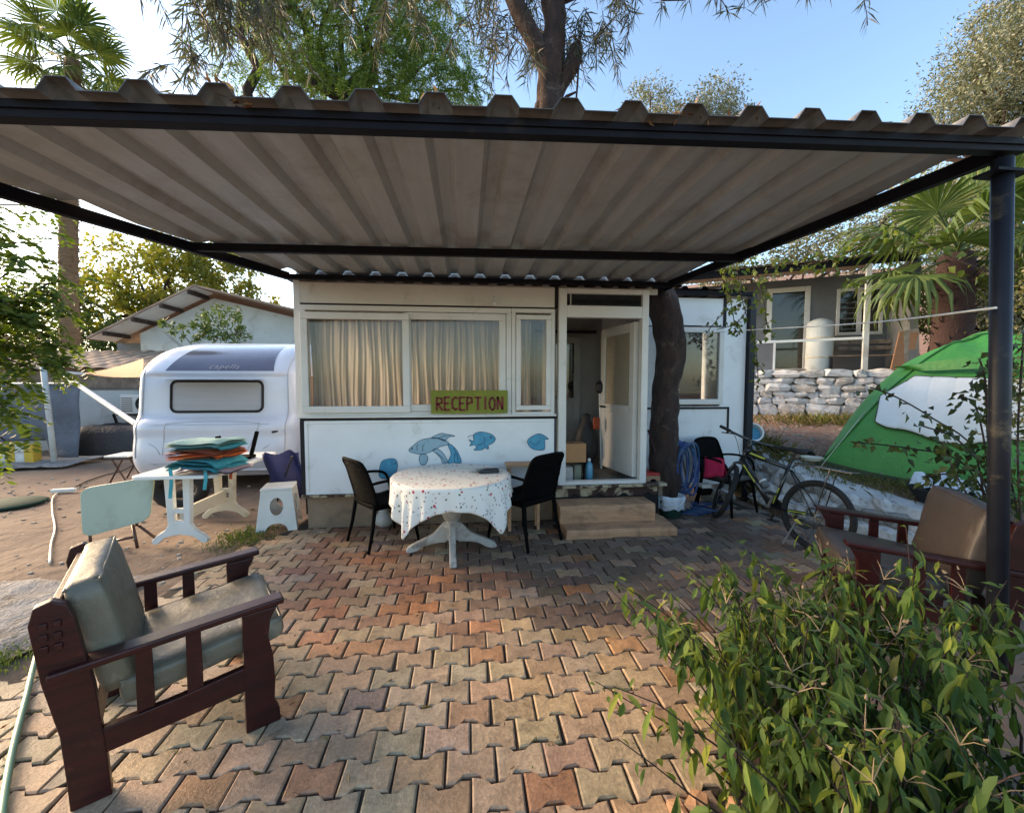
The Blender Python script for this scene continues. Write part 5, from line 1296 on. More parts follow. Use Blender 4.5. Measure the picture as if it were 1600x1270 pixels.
cc = thing('covered_heap', 'long low heap under a black cover against the low pale building', 'heap', (-7.4, 10.2, 0))
def heap(u, v):
    x = -8.3+2.4*u; a = PI*v
    return (x+.1*mnoise.noise(Vector((u*5, v*5, 2))), 10.2-.55*math.cos(a), .05+(.62*min(1, 8*u+.1)*min(1, 6*(1-u)+.1))*min(1, 1.7*math.sin(a))+.05*mnoise.noise(Vector((x*4, v*6, 0))))
MB().grid(heap, 40, 14).build('cover', M['blackcloth'], cc, world=True, smooth=True)
MB().bb((-8.1, 9.95, 0), (-6.2, 10.5, .3)).build('pallet', M['mortar'], cc, world=True)

# white gabled house behind the caravan
wh = thing('gabled_house', 'pale blue white gabled house with exposed rafters behind the caravan', 'house', (-7, 14, 0))
GY = 13.4; PKx = -7.32; PKz = 4.2; sl1 = (4.2-2.80)/(9.95-7.32); sl2 = .235
wl = [(-9.35, 0), (-9.35, 3.0), (PKx, 4.05), (-2.2, 4.05-sl2*5.1), (-2.2, 0)]
part(MB().prism(wl, GY, GY+.15, 'y'), 'gable_wall', M['wallwhite'], wh)
part(MB().bb((-9.35, GY+.15, 0), (-9.2, GY+7, 2.9)), 'side_wall', M['wallwhite'], wh)
for (xa, za, xb, zb) in ((PKx-.005, PKz, -10.05, PKz-sl1*2.73), (PKx+.005, PKz, -2.0, PKz-sl2*5.3)):
    part(MB().add([(xa, GY-.9, za), (xb, GY-.9, zb), (xb, GY+7, zb), (xa, GY+7, za)]+[(xa, GY-.9, za+.05), (xb, GY-.9, zb+.05), (xb, GY+7, zb+.05), (xa, GY+7, za+.05)], [(3,2,1,0),(4,5,6,7),(0,1,5,4),(1,2,6,5),(2,3,7,6),(3,0,4,7)]), 'roof', M['tile'], wh)
part(MB().add([(PKx, GY-.88, PKz-.008), (-10.0, GY-.88, PKz-sl1*2.70-.008), (-10.0, GY, PKz-sl1*2.70-.008), (PKx, GY, PKz-.008)], [(0, 1, 2, 3)]), 'soffit', M['panel'], wh)
for k in range(4):
    x = PKx-.15-.72*k; zt = PKz-sl1*(PKx-x)-.07
    part(MB().bar((x, GY-.86, zt), (x-.02, GY, zt), .10, .10), 'rafter', M['bark'], wh)
part(MB().bb((-10.2, GY+.3, 2.3), (-9.36, GY+.36, 2.75)), 'gutter_box', M['wallgrey'], wh)

# ------------------------------------------------------------------ stones
smeshes = []
for k in range(10):
    bm = bmesh.new(); bmesh.ops.create_cube(bm, size=1); bmesh.ops.subdivide_edges(bm, edges=bm.edges, cuts=1, use_grid_fill=True)
    q = random.Random(50+k)
    for v in bm.verts:
        c = v.co.copy(); l = max(abs(c.x), abs(c.y), abs(c.z)); rnd = c.normalized()*.56
        v.co = c.lerp(rnd, .62)+Vector((q.uniform(-1, 1), q.uniform(-1, 1), q.uniform(-1, 1)))*.10
    me = bpy.data.meshes.new('stone'); bm.to_mesh(me); bm.free()
    me.polygons.foreach_set('use_smooth', [False]*len(me.polygons)); smeshes.append(me)
def stone(parent, loc, dims, rz, mt, name='stone', tiltv=None, lab=None):
    me = smeshes[rng.randrange(10)]
    key = (me.name, mt.name)
    if key not in stone.cache:
        m2 = me.copy(); m2.materials.append(mt); stone.cache[key] = m2
    o = bpy.data.objects.new(name, stone.cache[key]); COL.objects.link(o)
    o.location = loc; o.scale = dims; o.rotation_euler = (rng.uniform(-.15, .15), rng.uniform(-.12, .12), rz) if tiltv is None else tiltv
    if parent is not None: o.parent = parent
    return o
stone.cache = {}
# far whitewashed wall 
fw = thing('stone_wall', 'whitewashed dry stone wall holding up the terrace of the grey house', 'wall', (0, 0, 0))
wy = math.atan2(wdir.y, wdir.x); WL = (WB-WA).length+3.0; zb_ = .80
o0 = Vector((WA.x, WA.y, 0))-wdir*1.6
nrm = -wnor
bmb = MB(); bmb.add([o0+nrm*(-.05)+Vector((0, 0, .5)), o0+wdir*(WL+1.4)+nrm*(-.05)+Vector((0, 0, .5)), o0+wdir*(WL+1.4)+nrm*(-.05)+Vector((0, 0, 1.80)), o0+nrm*(-.05)+Vector((0, 0, 1.80)),
     o0+nrm*(-.5)+Vector((0, 0, 1.80)), o0+wdir*(WL+1.4)+nrm*(-.5)+Vector((0, 0, 1.80))], [(0, 1, 2, 3), (3, 2, 5, 4)])
bmb.build('mortar', M['mortar'], fw)
zz = zb_; row = 0
while zz < 1.80:
    hh = rng.uniform(.13, .21) if row else .28
    u = rng.uniform(0, .2)
    while u < WL:
        w_ = rng.uniform(.22, .55) if row else rng.uniform(.3, .7)
        p = o0+wdir*(u+w_/2)+nrm*rng.uniform(-.06, .0); h2 = hh*rng.uniform(.85, 1.15)
        stone(fw, (p.x, p.y, zz+hh/2), (w_*1.04, .28, h2*1.12), wy+rng.uniform(-.12, .12), M['whitestone'] if rng.random() < .75 else M['greystone2'])
        u += w_
    zz += hh*.97; row += 1
# near whitewashed rock bank
nb = thing('rock_bank', 'whitewashed rock bank behind the bicycle holding up the tent terrace', 'wall', (0, 0, 0))
def bankp(y, f): return lerp_table(XB, y)+.42*f
M['whitecap'] = mat('whitewashed_cap', (.60, .59, .57), (.46, .45, .43), rough=.85, scale=4, bmp=.7, bdist=.02, dirt=(.2, .17, .14), dscale=4, damt=(.55, .72))
def capf(u, v):
    y = 2.5+3.4*u; x = lerp_table(XB, y)+.02+.62*v; h = lerp_table(HB, y)
    f = sstep(0, .45, v)
    return (x+.05*mnoise.noise(Vector((y*3, v*3, 0))), y, -.04+(h+.035)*f+.045*mnoise.noise(Vector((x*3.3, y*3.3, 3)))+.015*mnoise.noise(Vector((x*11, y*11, 3)))+.01)
MB().grid(capf, 90, 24).build('render_cap', M['whitecap'], nb, smooth=True)
y = 2.5
while y < 6.0:
    h = lerp_table(HB, y); dy_ = rng.uniform(.13, .26)
    z = 0.02; r = 0
    while z < h*.72:
        hh = rng.uniform(.10, .17)
        f = z/h*.45
        stone(nb, (lerp_table(XB, y)+.06+f*.62+rng.uniform(-.03, .03), y+rng.uniform(-.04, .04), z+hh*.4), (rng.uniform(.15, .24), dy_*1.05, hh*1.15), rng.uniform(-.4, .4), M['whitestone'] if rng.random() < .8 else M['greystone'])
        z += hh*.85; r += 1
    y += dy_*.9
# loose rocks along the terrace edge and at the bank foot
rk = [(4.0, 5.9, .62, .22), (4.35, 6.3, .68, .3), (3.75, 5.75, .35, .2), (4.7, 5.2, .52, .16), (4.95, 4.9, .48, .14), (3.35, 5.4, .05, .24), (3.6, 5.55, .12, .28), (5.2, 4.4, .42, .14), (4.2, 6.0, .68, .16), (5.0, 4.6, .44, .18), (3.45, 5.2, .08, .15)]
for i, (x, y, z, s) in enumerate(rk):
    o = stone(None, (x, y, z), (s*1.2, s, s*.75), rng.uniform(0, 3), M['greystone'], 'rock')
    tag(o, ['grey rock at the foot of the weeds behind the dark garden chair', 'large grey rock beside the weeds at the annex post', 'grey rock leaning on the annex wall under the tipped tub', 'grey rock at the top of the bank near the left tent corner', 'flat grey rock at the tent edge behind the saddle', 'grey rock on the paving behind the garden chair legs', 'biggest grey rock below the tipped tub', 'small grey rock beside the black tub', 'small grey rock in the weeds at the terrace edge', 'grey rock between the dish and the black tub', 'smallest grey rock by the front wheel of the bicycle'][i], 'rock', 'loose rocks along the terrace edge')

# ------------------------------------------------------------------ grey porch house on the right
H1, H2 = DP(1150, 430, 11.0), DP(1420, 405, 9.6)
hx = Vector((H2.x-H1.x, H2.y-H1.y, 0)).normalized(); hang = math.atan2(hx.y, hx.x)
gh = thing('porch_house', 'grey house with shaded porch, glass door and window above the stone wall', 'house', (H1.x, H1.y, 1.83), hang)
HL = (H2-H1).length
hp = lambda mb, n, m, **k: mb.build(n, m, gh, **k)
def toH(px, py, ly):                                # photo point on the local plane y = ly of the house
    r = ray(px, py); n_ = Vector((-hx.y, hx.x, 0)); o_ = Vector((H1.x, H1.y, 0))
    t = ((o_+n_*ly)-Vector((0, 0, EYE))).dot(n_)/r.dot(n_); P = Vector((0, 0, EYE))+r*t-Vector((H1.x, H1.y, 1.83))
    return P.dot(hx), P.z
PD = 1.5
d0 = toH(1199, 452, PD); d1 = toH(1262, 575, PD); w0 = toH(1308, 452, PD); w1 = toH(1378, 522, PD)
dx0, dx1, dz1 = d0[0], d1[0], d0[1]; wx0, wx1, wz0, wz1 = w0[0], w1[0], w1[1], w0[1]
hz = 2.62
hp(MB().bb((-3.5, PD, -.2), (dx0, PD+.15, hz)).bb((dx0, PD, dz1), (dx1, PD+.15, hz)).bb((dx1, PD, -.2), (wx0, PD+.15, hz)).bb((wx0, PD, wz1), (wx1, PD+.15, hz)).bb((wx0, PD, -.2), (wx1, PD+.15, wz0)).bb((wx1, PD, -.2), (HL+.3, PD+.15, hz)), 'wall', M['wallgrey'])
dr = hp(MB().bb((dx0, PD-.03, 0), (dx0+.13, PD+.05, dz1)).bb((dx1-.13, PD-.03, 0), (dx1, PD+.05, dz1)).bb((dx0+.13, PD-.03, dz1-.13), (dx1-.13, PD+.05, dz1)).bb((dx0+.13, PD-.03, 0), (dx1-.13, PD+.05, .15)), 'door', M['upvc'], bev=.006)
MB().bb((dx0+.12, PD, .14), (dx1-.12, PD+.02, dz1-.12)).build('pane', M['darkglass'], dr)
wd = hp(MB().bb((wx0, PD-.03, wz0), (wx0+.08, PD+.05, wz1)).bb((wx1-.08, PD-.03, wz0), (wx1, PD+.05, wz1)).bb((wx0+.08, PD-.03, wz1-.08), (wx1-.08, PD+.05, wz1)).bb((wx0+.08, PD-.03, wz0), (wx1-.08, PD+.05, wz0+.08)).bb(((wx0+wx1)/2-.05, PD-.03, wz0+.08), ((wx0+wx1)/2+.05, PD+.05, wz1-.08)), 'window', M['upvc'], bev=.006)
MB().bb((wx0+.07, PD, wz0+.07), (wx1-.07, PD+.02, wz1-.07)).build('pane', M['darkglass'], wd)
for k in range(6): MB().bb((wx0+.1, PD-.02, wz0+.15+.14*k), ((wx0+wx1)/2-.07, PD-.01, wz0+.17+.14*k)).build('bar', M['wallgrey'], wd)
hp(MB().bb((-3.4, -.25, -.12), (HL+.4, PD, .0)), 'porch_floor', M['concrete'])
hp(MB().bb((HL+.15, .2, 0), (HL+.3, PD, hz)), 'side_wall', M['wallgrey'])
hp(MB().bb((-3.6, -.08, hz-.10), (HL+.15, .02, hz+.06)), 'eave_board', M['black_metal'])
pf = MB(); xs_ = np.arange(-3.6, HL+.2, .06)
vs = [(float(x), -.25, hz+.07+.025*math.sin(x*40)) for x in xs_]+[(float(x), 4.5, hz+.75+.025*math.sin(x*40)) for x in xs_]; n = len(xs_)
pf.add(vs, [(i, i+1, n+i+1, n+i) for i in range(n-1)])
M['paleroof'] = mat('lichened_roof_sheet', (.36, .38, .33), (.25, .27, .22), rough=.85, scale=3, dirt=(.15, .17, .1), dscale=4)
hp(pf, 'roof', M['paleroof'])
x_, _ = toH(1354, 500, -.05)
hp(MB().bb((x_-.05, -.1, 0), (x_+.05, 0, hz-.1)), 'porch_post', M['wallwhite'])
xa, za = toH(1165, 537, -.05); _, zb2 = toH(1352, 525, -.05)
hp(MB().bar((xa-1.5, -.05, za), (x_-.05, -.05, (za+zb2)/2+.0), .06, .06), 'porch_rail', M['whiteplastic'])
hp(MB().bb((dx0-.1, PD-.6, 0), (dx1+.1, PD-.05, .12)), 'doorstep', M['concrete'])
bo = thing('wrapped_roll', 'tall pale wrapped roll standing on the porch right of the glass door', 'roll', tuple(gh.location+hx*toH(1279, 570, PD-.5)[0]+Vector((-hx.y, hx.x, 0))*(PD-.5)), hang)
r_ = (toH(1300, 520, PD-.5)[0]-toH(1257, 520, PD-.5)[0])/2
MB().lathe([(r_*.95, 0), (r_, .1), (r_, 1.25), (r_*.9, 1.35), (r_*.5, 1.42), (.02, 1.45)], 22).build('roll', M['wallwhite'], bo, smooth=True)
for z in (.4, .9): MB().lathe([(r_+.004, z), (r_+.012, z+.02), (r_+.004, z+.04)], 22).build('band', M['creamplastic'], bo)
bn_ = thing('porch_bench', 'dark slatted bench on the shaded porch under the window', 'bench', tuple(gh.location+hx*(wx0+.6)+Vector((-hx.y, hx.x, 0))*.9), hang)
for k in range(3): MB().bb((-.9, -.2+.14*k, .42), (.9, -.1+.14*k, .45)).build('seat_slat', M['mortar'], bn_)
for k in range(2): MB().bb((-.9, .24, .6+.16*k), (.9, .27, .70+.16*k)).build('back_slat', M['mortar'], bn_)
for x in (-.85, .85):
    for y in (-.2, .25): MB().bb((x-.03, y-.03, 0), (x+.03, y+.03, .42 if y < 0 else .86)).build('leg', M['dark'], bn_)
for i, (px, w_, h_, mk) in enumerate(((1405, .35, .95, 'brownplastic'), (1425, .28, 1.0, 'greystone'), (1450, .2, 1.1, 'bark'))):
    q = toH(px, 570, .3); P = gh.location+hx*q[0]+Vector((-hx.y, hx.x, 0))*(.3)
    o = MB().box((0, 0, h_/2), (w_, .05, h_)).build('leaning_board', M[mk], None, bev=.01, loc=tuple(P), rot=(rad(8), rad(6*(-1)**i), hang))
    tag(o, ['reddish board leaning at the right end of the porch', 'grey board leaning beside the reddish board on the porch', 'dark bark plank leaning beside the palm trunk at the porch end'][i], 'board')
cs = thing('cream_crate', 'pale framed grey panel standing on the porch left of the glass door', 'panel', tuple(gh.location+hx*toH(1185, 560, .4)[0]+Vector((-hx.y, hx.x, 0))*.4), hang)
MB().bb((-.6, -.02, .1), (.35, .02, .8)).build('board', M['wallgrey'], cs); MB().bb((-.62, -.04, .8), (.38, .04, .86)).bb((.33, -.04, .05), (.38, .04, .80)).build('frame', M['panel'], cs)
tag(MB().tube(sm([tuple(DP(1100, 520, 5.5)), tuple(DP(1165, 516, 5.3)), tuple(DP(1350, 505, 3.6)), tuple(DP(1556, 481, 2.0))], 6), .006, 6).build('washing_line', M['whiteplastic'], None), 'thin white washing line strung from the annex to the canopy post', 'rope')

# ------------------------------------------------------------------ tent
tn = thing('tent', 'bright green dome tent with a silver sun cover on its side', 'tent', (6.1, 5.35, .5), 0)
TP = {}
# footprint and ridge points of the dome
f0, f1 = GP(1278, 716, .60), GP(1520, 768, .44)     # visible lower edge
ex = Vector((f1.x-f0.x, f1.y-f0.y, 0)); Lx = ex.length; ex.normalize(); ey = Vector((-ex.y, ex.x, 0))
if ey.y < 0: ey = -ey
Ltot, Wtot, Ht = Lx*2.15, 2.3, 1.72
def tsurf(u, v):
    """u along the visible side, v across; superelliptic dome"""
    U, V = 2*u-1, 2*v-1
    k = max(abs(U), abs(V)); 
    hgt = (1-abs(U)**2.1)**.62*(1-abs(V)**2.2)**.62 if k < 1 else 0
    zz = Ht*hgt
    zz *= 1-.02*math.sin(u*25)*math.sin(v*14)*hgt-.018*abs(math.sin((u+v)*22+math.sin(u*9)))*hgt
    crease = .05*math.exp(-((abs(U)-abs(V))/.10)**2)*hgt
    inset = .18*hgt
    zz += crease
    P = Vector((f0.x, f0.y, 0))+ex*(Ltot*u)+ey*(Wtot*v)
    ctr = Vector((f0.x, f0.y, 0))+ex*Ltot/2+ey*Wtot/2
    P = P.lerp(ctr, inset*.35)
    P += (ex*mnoise.noise(P*2.3)+ey*mnoise.noise(P*2.3+Vector((9, 0, 0))))*.02*hgt
    gz = height(P.x, P.y)
    base = lerp_table(HB, P.y)
    return Vector((P.x, P.y, base+.02+zz))
MB().grid(tsurf, 72, 48).build('outer_fabric', M['tentgreen'], tn, world=True, smooth=True)
def tbase(u, v):
    th = 2*PI*u; 
    U, V = math.cos(th), math.sin(th); k = max(abs(U), abs(V)); U /= k; V /= k
    P = Vector((f0.x, f0.y, 0))+ex*(Ltot*(U*1.0+1)/2)+ey*(Wtot*(V*1.0+1)/2)
    out_ = (ex*U+ey*V)*.04*(1-v)
    return Vector((P.x+out_.x, P.y+out_.y, lerp_table(HB, P.y)-.03+.12*v))
MB().grid(tbase, 80, 2).build('groundsheet_edge', M['tentdark'], tn, world=True)
def tn_n(u, v):
    a = tsurf(u+.01, v)-tsurf(u-.01, v); b_ = tsurf(u, v+.01)-tsurf(u, v-.01); n_ = a.cross(b_).normalized()
    return n_ if n_.z > 0 else -n_
# cover patch on the near side
def findv(u, h):                                     # v on the near half where the dome reaches height h above ground
    lo, hi = .0, .5
    for _ in range(30):
        m_ = (lo+hi)/2; P = tsurf(u, m_)
        if P.z-lerp_table(HB, P.y) < h: lo = m_
        else: hi = m_
    return lo
def covf(u, v):
    U = .17+.60*u; lo = .56+.05*math.sin(u*12)+.08*u; hi = 1.22+.06*u
    r = .09
    lo2 = lo+.10*max(0, 1-u/.12)**2+.06*max(0, (u-.9)/.1)**2; hi2 = hi-.28*max(0, 1-u/.16)
    h = lo2+(hi2-lo2)*v; vv = findv(U, h); P = tsurf(U, vv); n_ = tn_n(U, vv)
    return P+n_*(.03+.009*abs(math.sin(u*PI*8))**.5)
o = MB().grid(covf, 96, 16).build('silver_cover', M['silver'], tn, world=True, smooth=True)
s_ = o.modifiers.new('t', 'SOLIDIFY'); s_.thickness = .008
lp3 = [covf(u, 0) for u in np.linspace(0, 1, 50)]+[covf(1, v) for v in np.linspace(0, 1, 8)]+[covf(u, 1) for u in np.linspace(1, 0, 50)]+[covf(0, v) for v in np.linspace(1, 0, 8)]
MB().tube(lp3, .011, 5, closed=True).build('cover_binding', M['tentdark'], tn, world=True)
# small ridge flap
def flap(u, v):
    U = .18+.66*u; P = tsurf(U, findv(U, 1.22+.10*math.sin(u*PI))); n_ = tn_n(U, .35); return P+Vector((0, -.16*(1-v), .05+.10*v*math.sin(u*PI)))+n_*.05*v
MB().grid(flap, 30, 4).build('vent_flap', M['tentgreen'], tn, world=True, smooth=True)
for sg in (0, 1):
    pts = [tsurf(u, (u if sg == 0 else 1-u)*.998+.001)+Vector((0, 0, .012)) for u in np.linspace(.02, .98, 40)]
    MB().tube(pts, .012, 5).build('pole_sleeve', M['tentgreen2'], tn, world=True, smooth=True)
for (u, v, gx, gy) in ((.12, .0, 4.25, 4.75), (.45, .0, 5.3, 4.0)):
    a = tsurf(u, findv(u, .75) if v == 0 else v); MB().tube([a, (gx, gy, height(gx, gy)+.02)], .004, 4).build('guy_line', M['creamplastic'], tn, world=True)
# oddments on the terrace
tl = thing('paint_tub', 'white plastic tub with a blue mark tipped over by the annex corner', 'tub', (3.98, 5.65, .62))
MB().lathe([(.10, 0), (.13, .22), (.14, .22), (.14, .235), (.12, .235), (.09, .02)], 20).build('tub', M['whiteplastic'], tl); tl.rotation_euler = (rad(58), rad(20), rad(-30)); tl.location = (4.0, 5.6, .80)
MB().lathe([(.128, .10), (.133, .10), (.139, .17), (.133, .17)], 20).build('label_band', M['fishblue'], tl)
q = GP(1268, 716, .62); tag(MB().lathe([(.0, 0), (.10, 0), (.13, .04), (.125, .04), (.095, .01), (.0, .01)], 22).build('dish', M['creamplastic'], None, smooth=False, loc=(q.x, q.y, .60)), 'shallow cream dish lying on the rock bank behind the saddle', 'dish')
q = GP(1400, 782, .45)
pb = thing('plastic_tub', 'black tub with crumpled white plastic sheets behind the brown armchair', 'tub', (4.95, 3.75, .38))
MB().lathe([(.26, 0), (.33, .13), (.35, .13), (.35, .115), (.27, -.02)], 20).build('tub', M['rubber'], pb)
def crum(u, v): return (-.28+.52*u+.05*mnoise.noise(Vector((u*7, v*7, 0))), -.2+.4*v, .13+.16*mnoise.noise(Vector((u*4, v*3, 5)))+.12*math.sin(u*PI)*abs(math.sin(v*9)))
MB().grid(crum, 18, 14).build('plastic_sheet', M['bag'], pb, smooth=False)

# ------------------------------------------------------------------ vegetation
LM = {
 'pepper': leafmat('pepper_tree_leaves', [(.045, .10, .02), (.09, .17, .03), (.13, .21, .05), (.06, .13, .03), (.18, .24, .07)], trans=.45),
 'willow': leafmat('narrow_dark_leaves', [(.05, .06, .045), (.09, .085, .07), (.07, .09, .04), (.11, .10, .09)], trans=.25),
 'olive': leafmat('olive_leaves', [(.10, .125, .075), (.15, .175, .12), (.21, .225, .17), (.07, .09, .05), (.27, .275, .24)], trans=.25),
 'warm': leafmat('backlit_leaves', [(.10, .14, .02), (.18, .20, .04), (.26, .25, .06), (.14, .17, .03)], trans=.5),
 'dark': leafmat('dark_green_leaves', [(.02, .045, .012), (.04, .075, .018), (.07, .11, .025), (.03, .06, .015)], trans=.4),
 'near': leafmat('near_tree_leaves', [(.03, .06, .012), (.06, .11, .02), (.12, .17, .03), (.04, .08, .015)], trans=.45),
 'palm': leafmat('palm_leaves', [(.05, .10, .03), (.08, .13, .035), (.12, .165, .05), (.035, .08, .025)], trans=.35),
 'bush': leafmat('bush_leaves', [(.04, .08, .02), (.07, .125, .03), (.10, .17, .04), (.16, .22, .045), (.055, .10, .03), (.08, .13, .04), (.065, .12, .035), (.27, .29, .05), (.045, .085, .025), (.12, .19, .05), (.11, .11, .045)], trans=.35, rough=.6, spec=.18),
 'vine': leafmat('vine_leaves', [(.05, .09, .02), (.09, .14, .025), (.16, .19, .03), (.06, .05, .02)], trans=.4),
 'dry': leafmat('dry_grass', [(.22, .18, .07), (.30, .24, .11), (.14, .15, .04), (.12, .17, .04)], trans=.3, rough=.8),
 'shrub': leafmat('mottled_shrub_leaves', [(.06, .09, .02), (.11, .13, .03), (.28, .2, .05), (.35, .32, .2), (.05, .07, .02)], trans=.35),
}
def unit(n): 
    v = nr.normal(size=(n, 3)); return v/np.linalg.norm(v, axis=1)[:, None]
def crown_pts(blobs, n, clump=40, cs=.22, shell=.55):
    """clumped points through the volume of several ellipsoids; returns points and outward directions"""
    vol = np.array([b_[1][0]*b_[1][1]*b_[1][2] for b_ in blobs]); vol /= vol.sum(); P, Dd = [], []
    for (c, r), w in zip(blobs, vol):
        k = max(4, int(n*w/clump)); c = np.array(c, float); r = np.array(r, float)
        u = unit(k); rr = nr.uniform(shell, 1.03, k)**.8
        cc = c+u*r*rr[:, None]
        pts = np.repeat(cc, clump, 0)+nr.normal(size=(k*clump, 3))*cs*min(r)*nr.uniform(.35, .8, k*clump)[:, None]
        P.append(pts); dd = np.repeat(u, clump, 0)*.5+unit(k*clump)+np.array([0, 0, -.15]); Dd.append(dd)
    return np.concatenate(P), np.concatenate(Dd)
def limb(mb, a, b_, r0, r1, wob=.06, n=7, sides=8):
    a, b_ = Vector(a), Vector(b_); pts = []
    for i in range(n+1):
        t = i/n; p = a.lerp(b_, t); k = math.sin(t*PI)*(b_-a).length*wob
        pts.append(p+Vector((mnoise.noise(p*1.3+Vector((3, 0, 0))), mnoise.noise(p*1.3+Vector((0, 5, 0))), mnoise.noise(p*1.3)))*k*2)
    mb.tube(pts, [r0+(r1-r0)*i/n for i in range(n+1)], sides); return pts
def make_tree(name, label, base, blobs, n, lm, L_, W_, r0=.15, bark='bark', clump=40, cs=.22, shell=.5, group=None, fork=None, droop=0, limbs=10):
    t = thing(name, label, 'tree', base, 0, group)
    mb = MB(); b0 = Vector(base); fk = Vector(fork) if fork else b0.lerp(Vector(blobs[0][0]), .55)
    limb(mb, b0-Vector((0, 0, .2)), fk, r0, r0*.65)
    for i in range(limbs):
        c, r = blobs[i % len(blobs)]; e = Vector(c)+Vector(tuple(unit(1)[0]*np.array(r)*.7))
        limb(mb, fk, e, r0*.45, r0*.08, .12, sides=6)
    mb.build('trunk', M[bark], t, world=True, smooth=True)
    P, Dd = crown_pts(blobs, n, clump, cs, shell)
    link('crown', leaves_mesh('crown', P, Dd, L_, W_, droop=droop), LM[lm], t, world=True)
    return t
def D3(x, y, d): return tuple(DP(x, y, d))

# trees behind the houses on the left
def blobs_px(L_): return [(D3(x, y, d), (rx, ry, rz)) for x, y, d, rx, ry, rz in L_]
make_tree('garden_tree', 'large backlit yellow green tree rising behind the gabled house', (D3(290, 620, 20)[0], D3(290, 620, 20)[1], 0),
  blobs_px([(250, 430, 20, 2.9, 2.4, 1.9), (330, 440, 20, 2.6, 2.2, 1.6), (180, 480, 19, 1.7, 1.6, 1.7), (240, 510, 20, 2.4, 2, 1.5), (390, 480, 21, 1.6, 1.5, .9)]), 11000, 'warm', .26, .12, .3)
make_tree('garden_tree', 'darker green tree between the palm trunk and the clay roof', (D3(150, 620, 16)[0], D3(150, 620, 16)[1], 0),
  blobs_px([(160, 525, 16, 1.3, 1.2, .8), (60, 500, 17, 2.2, 1.5, 1.6), (200, 545, 17, 1.1, 1, .6)]), 6000, 'dark', .18, .08, .2)
make_tree('climbing_plant', 'leafy climber standing in front of the gable wall above the caravan', (D3(335, 600, 9.9)[0], D3(335, 600, 9.9)[1], 0),
  blobs_px([(345, 505, 10, .55, .3, .4), (300, 517, 10, .5, .25, .16), (262, 513, 10, .28, .2, .13), (375, 530, 10, .3, .2, .3)]), 900, 'palm', .13, .05, .04, clump=18, cs=.35)
# near tree at the left edge of the frame
nt_ = thing('pepper_tree', 'dark leafy branches reaching in from the left in front of the tarp wall', 'tree', (-5.6, 4.2, 0))
mb = MB(); P, Dd = [], []
root = Vector((-5.9, 4.0, 0)); top_ = Vector((-5.6, 4.1, 2.2)); limb(mb, root, top_, .14, .1)
twig_ends = [(60, 320, 4.6), (40, 380, 4.4), (85, 470, 4.4), (70, 510, 4.2), (95, 535, 4.4), (60, 580, 4.2), (20, 650, 4.0), (20, 420, 4.2), (45, 540, 4.3), (0, 480, 4), (100, 440, 4.6), (75, 560, 4.5), (0, 600, 4.1), (-10, 350, 4.3), (30, 470, 4.2), (10, 690, 4.1)]
for (x, y, d) in twig_ends:
    e = DP(x, y, d); s0 = top_+Vector((0, 0, rng.uniform(-.5, .6))); pts = limb(mb, s0, e, .03, .006, .2, sides=5)
    for p in pts[2:]:
        for q in range(7):
            st = p+Vector((rng.gauss(0, .10), rng.gauss(0, .10), rng.gauss(0, .09))); dr_ = Vector((rng.uniform(-.4, 1), rng.uniform(-.7, .7), rng.uniform(-.7, .4))).normalized()
            Ls = rng.uniform(.14, .26)
            for k in range(9):                       # pinnate leaf
                q0 = st+dr_*Ls*k/8+Vector((0, 0, -.10*(k/8)**2))
                sd = dr_.cross(Vector((0, 0, 1))).normalized()
                for sg in (-1, 1): P.append(tuple(q0)); Dd.append(tuple(sd*sg+dr_*.5+Vector((0, 0, -.25))))
mb.build('trunk', M['bark'], nt_, world=True, smooth=True)
link('crown', leaves_mesh('crown', P, Dd, .085, .034), LM['near'], nt_, world=True)

# fan palms
def fan_mesh(name, seed, Lp=.9, R_=.95, seg=26, span=125, droopy=.35):
    q = random.Random(seed); mb = MB()
    mb.tube([(0, 0, 0), (Lp*.5, 0, -.03), (Lp, 0, -.12)], [.022, .016, .012], 5)
    c = Vector((Lp, 0, -.12))
    for i in range(seg):
        a = rad(-span+2*span*i/(seg-1)+q.uniform(-2, 2)); r = R_*(1-.28*abs(a)/rad(span))*q.uniform(.9, 1.05); w = 2*r*math.tan(rad(span)/seg)*.50
        d = Vector((math.cos(a), math.sin(a), 0)); n_ = Vector((-math.sin(a), math.cos(a), 0)); dr_ = droopy*q.uniform(.6, 1.5)
        p0 = c; p1 = c+d*r*.5+Vector((0, 0, -.05*r)); p2 = c+d*r*.8+Vector((0, 0, -dr_*.35*r)); p3 = c+d*r*(1-.1*dr_)+Vector((0, 0, -dr_*r*.9))
        z_ = Vector((0, 0, .02))
        mb.add([p0, p1-n_*w/2, p1+z_, p1+n_*w/2, p2-n_*w*.36, p2+z_*.7, p2+n_*w*.36, p3], [(0, 1, 2), (0, 2, 3), (1, 4, 5, 2), (2, 5, 6, 3), (4, 7, 5), (5, 7, 6)])
    return mb.mesh(name, fix=False)
fans = [fan_mesh('frond', k, droopy=.25+.15*k) for k in range(4)]
for me in fans: me.materials.append(LM['palm'])
M['deadfrond'] = leafmat('dead_fronds', [(.22, .16, .09), (.3, .24, .15), (.15, .11, .07)], trans=.2, rough=.8)
deadfans = [fan_mesh('dead_frond', 20+k, droopy=.9, span=70) for k in range(2)]
for me in deadfans: me.materials.append(M['deadfrond'])
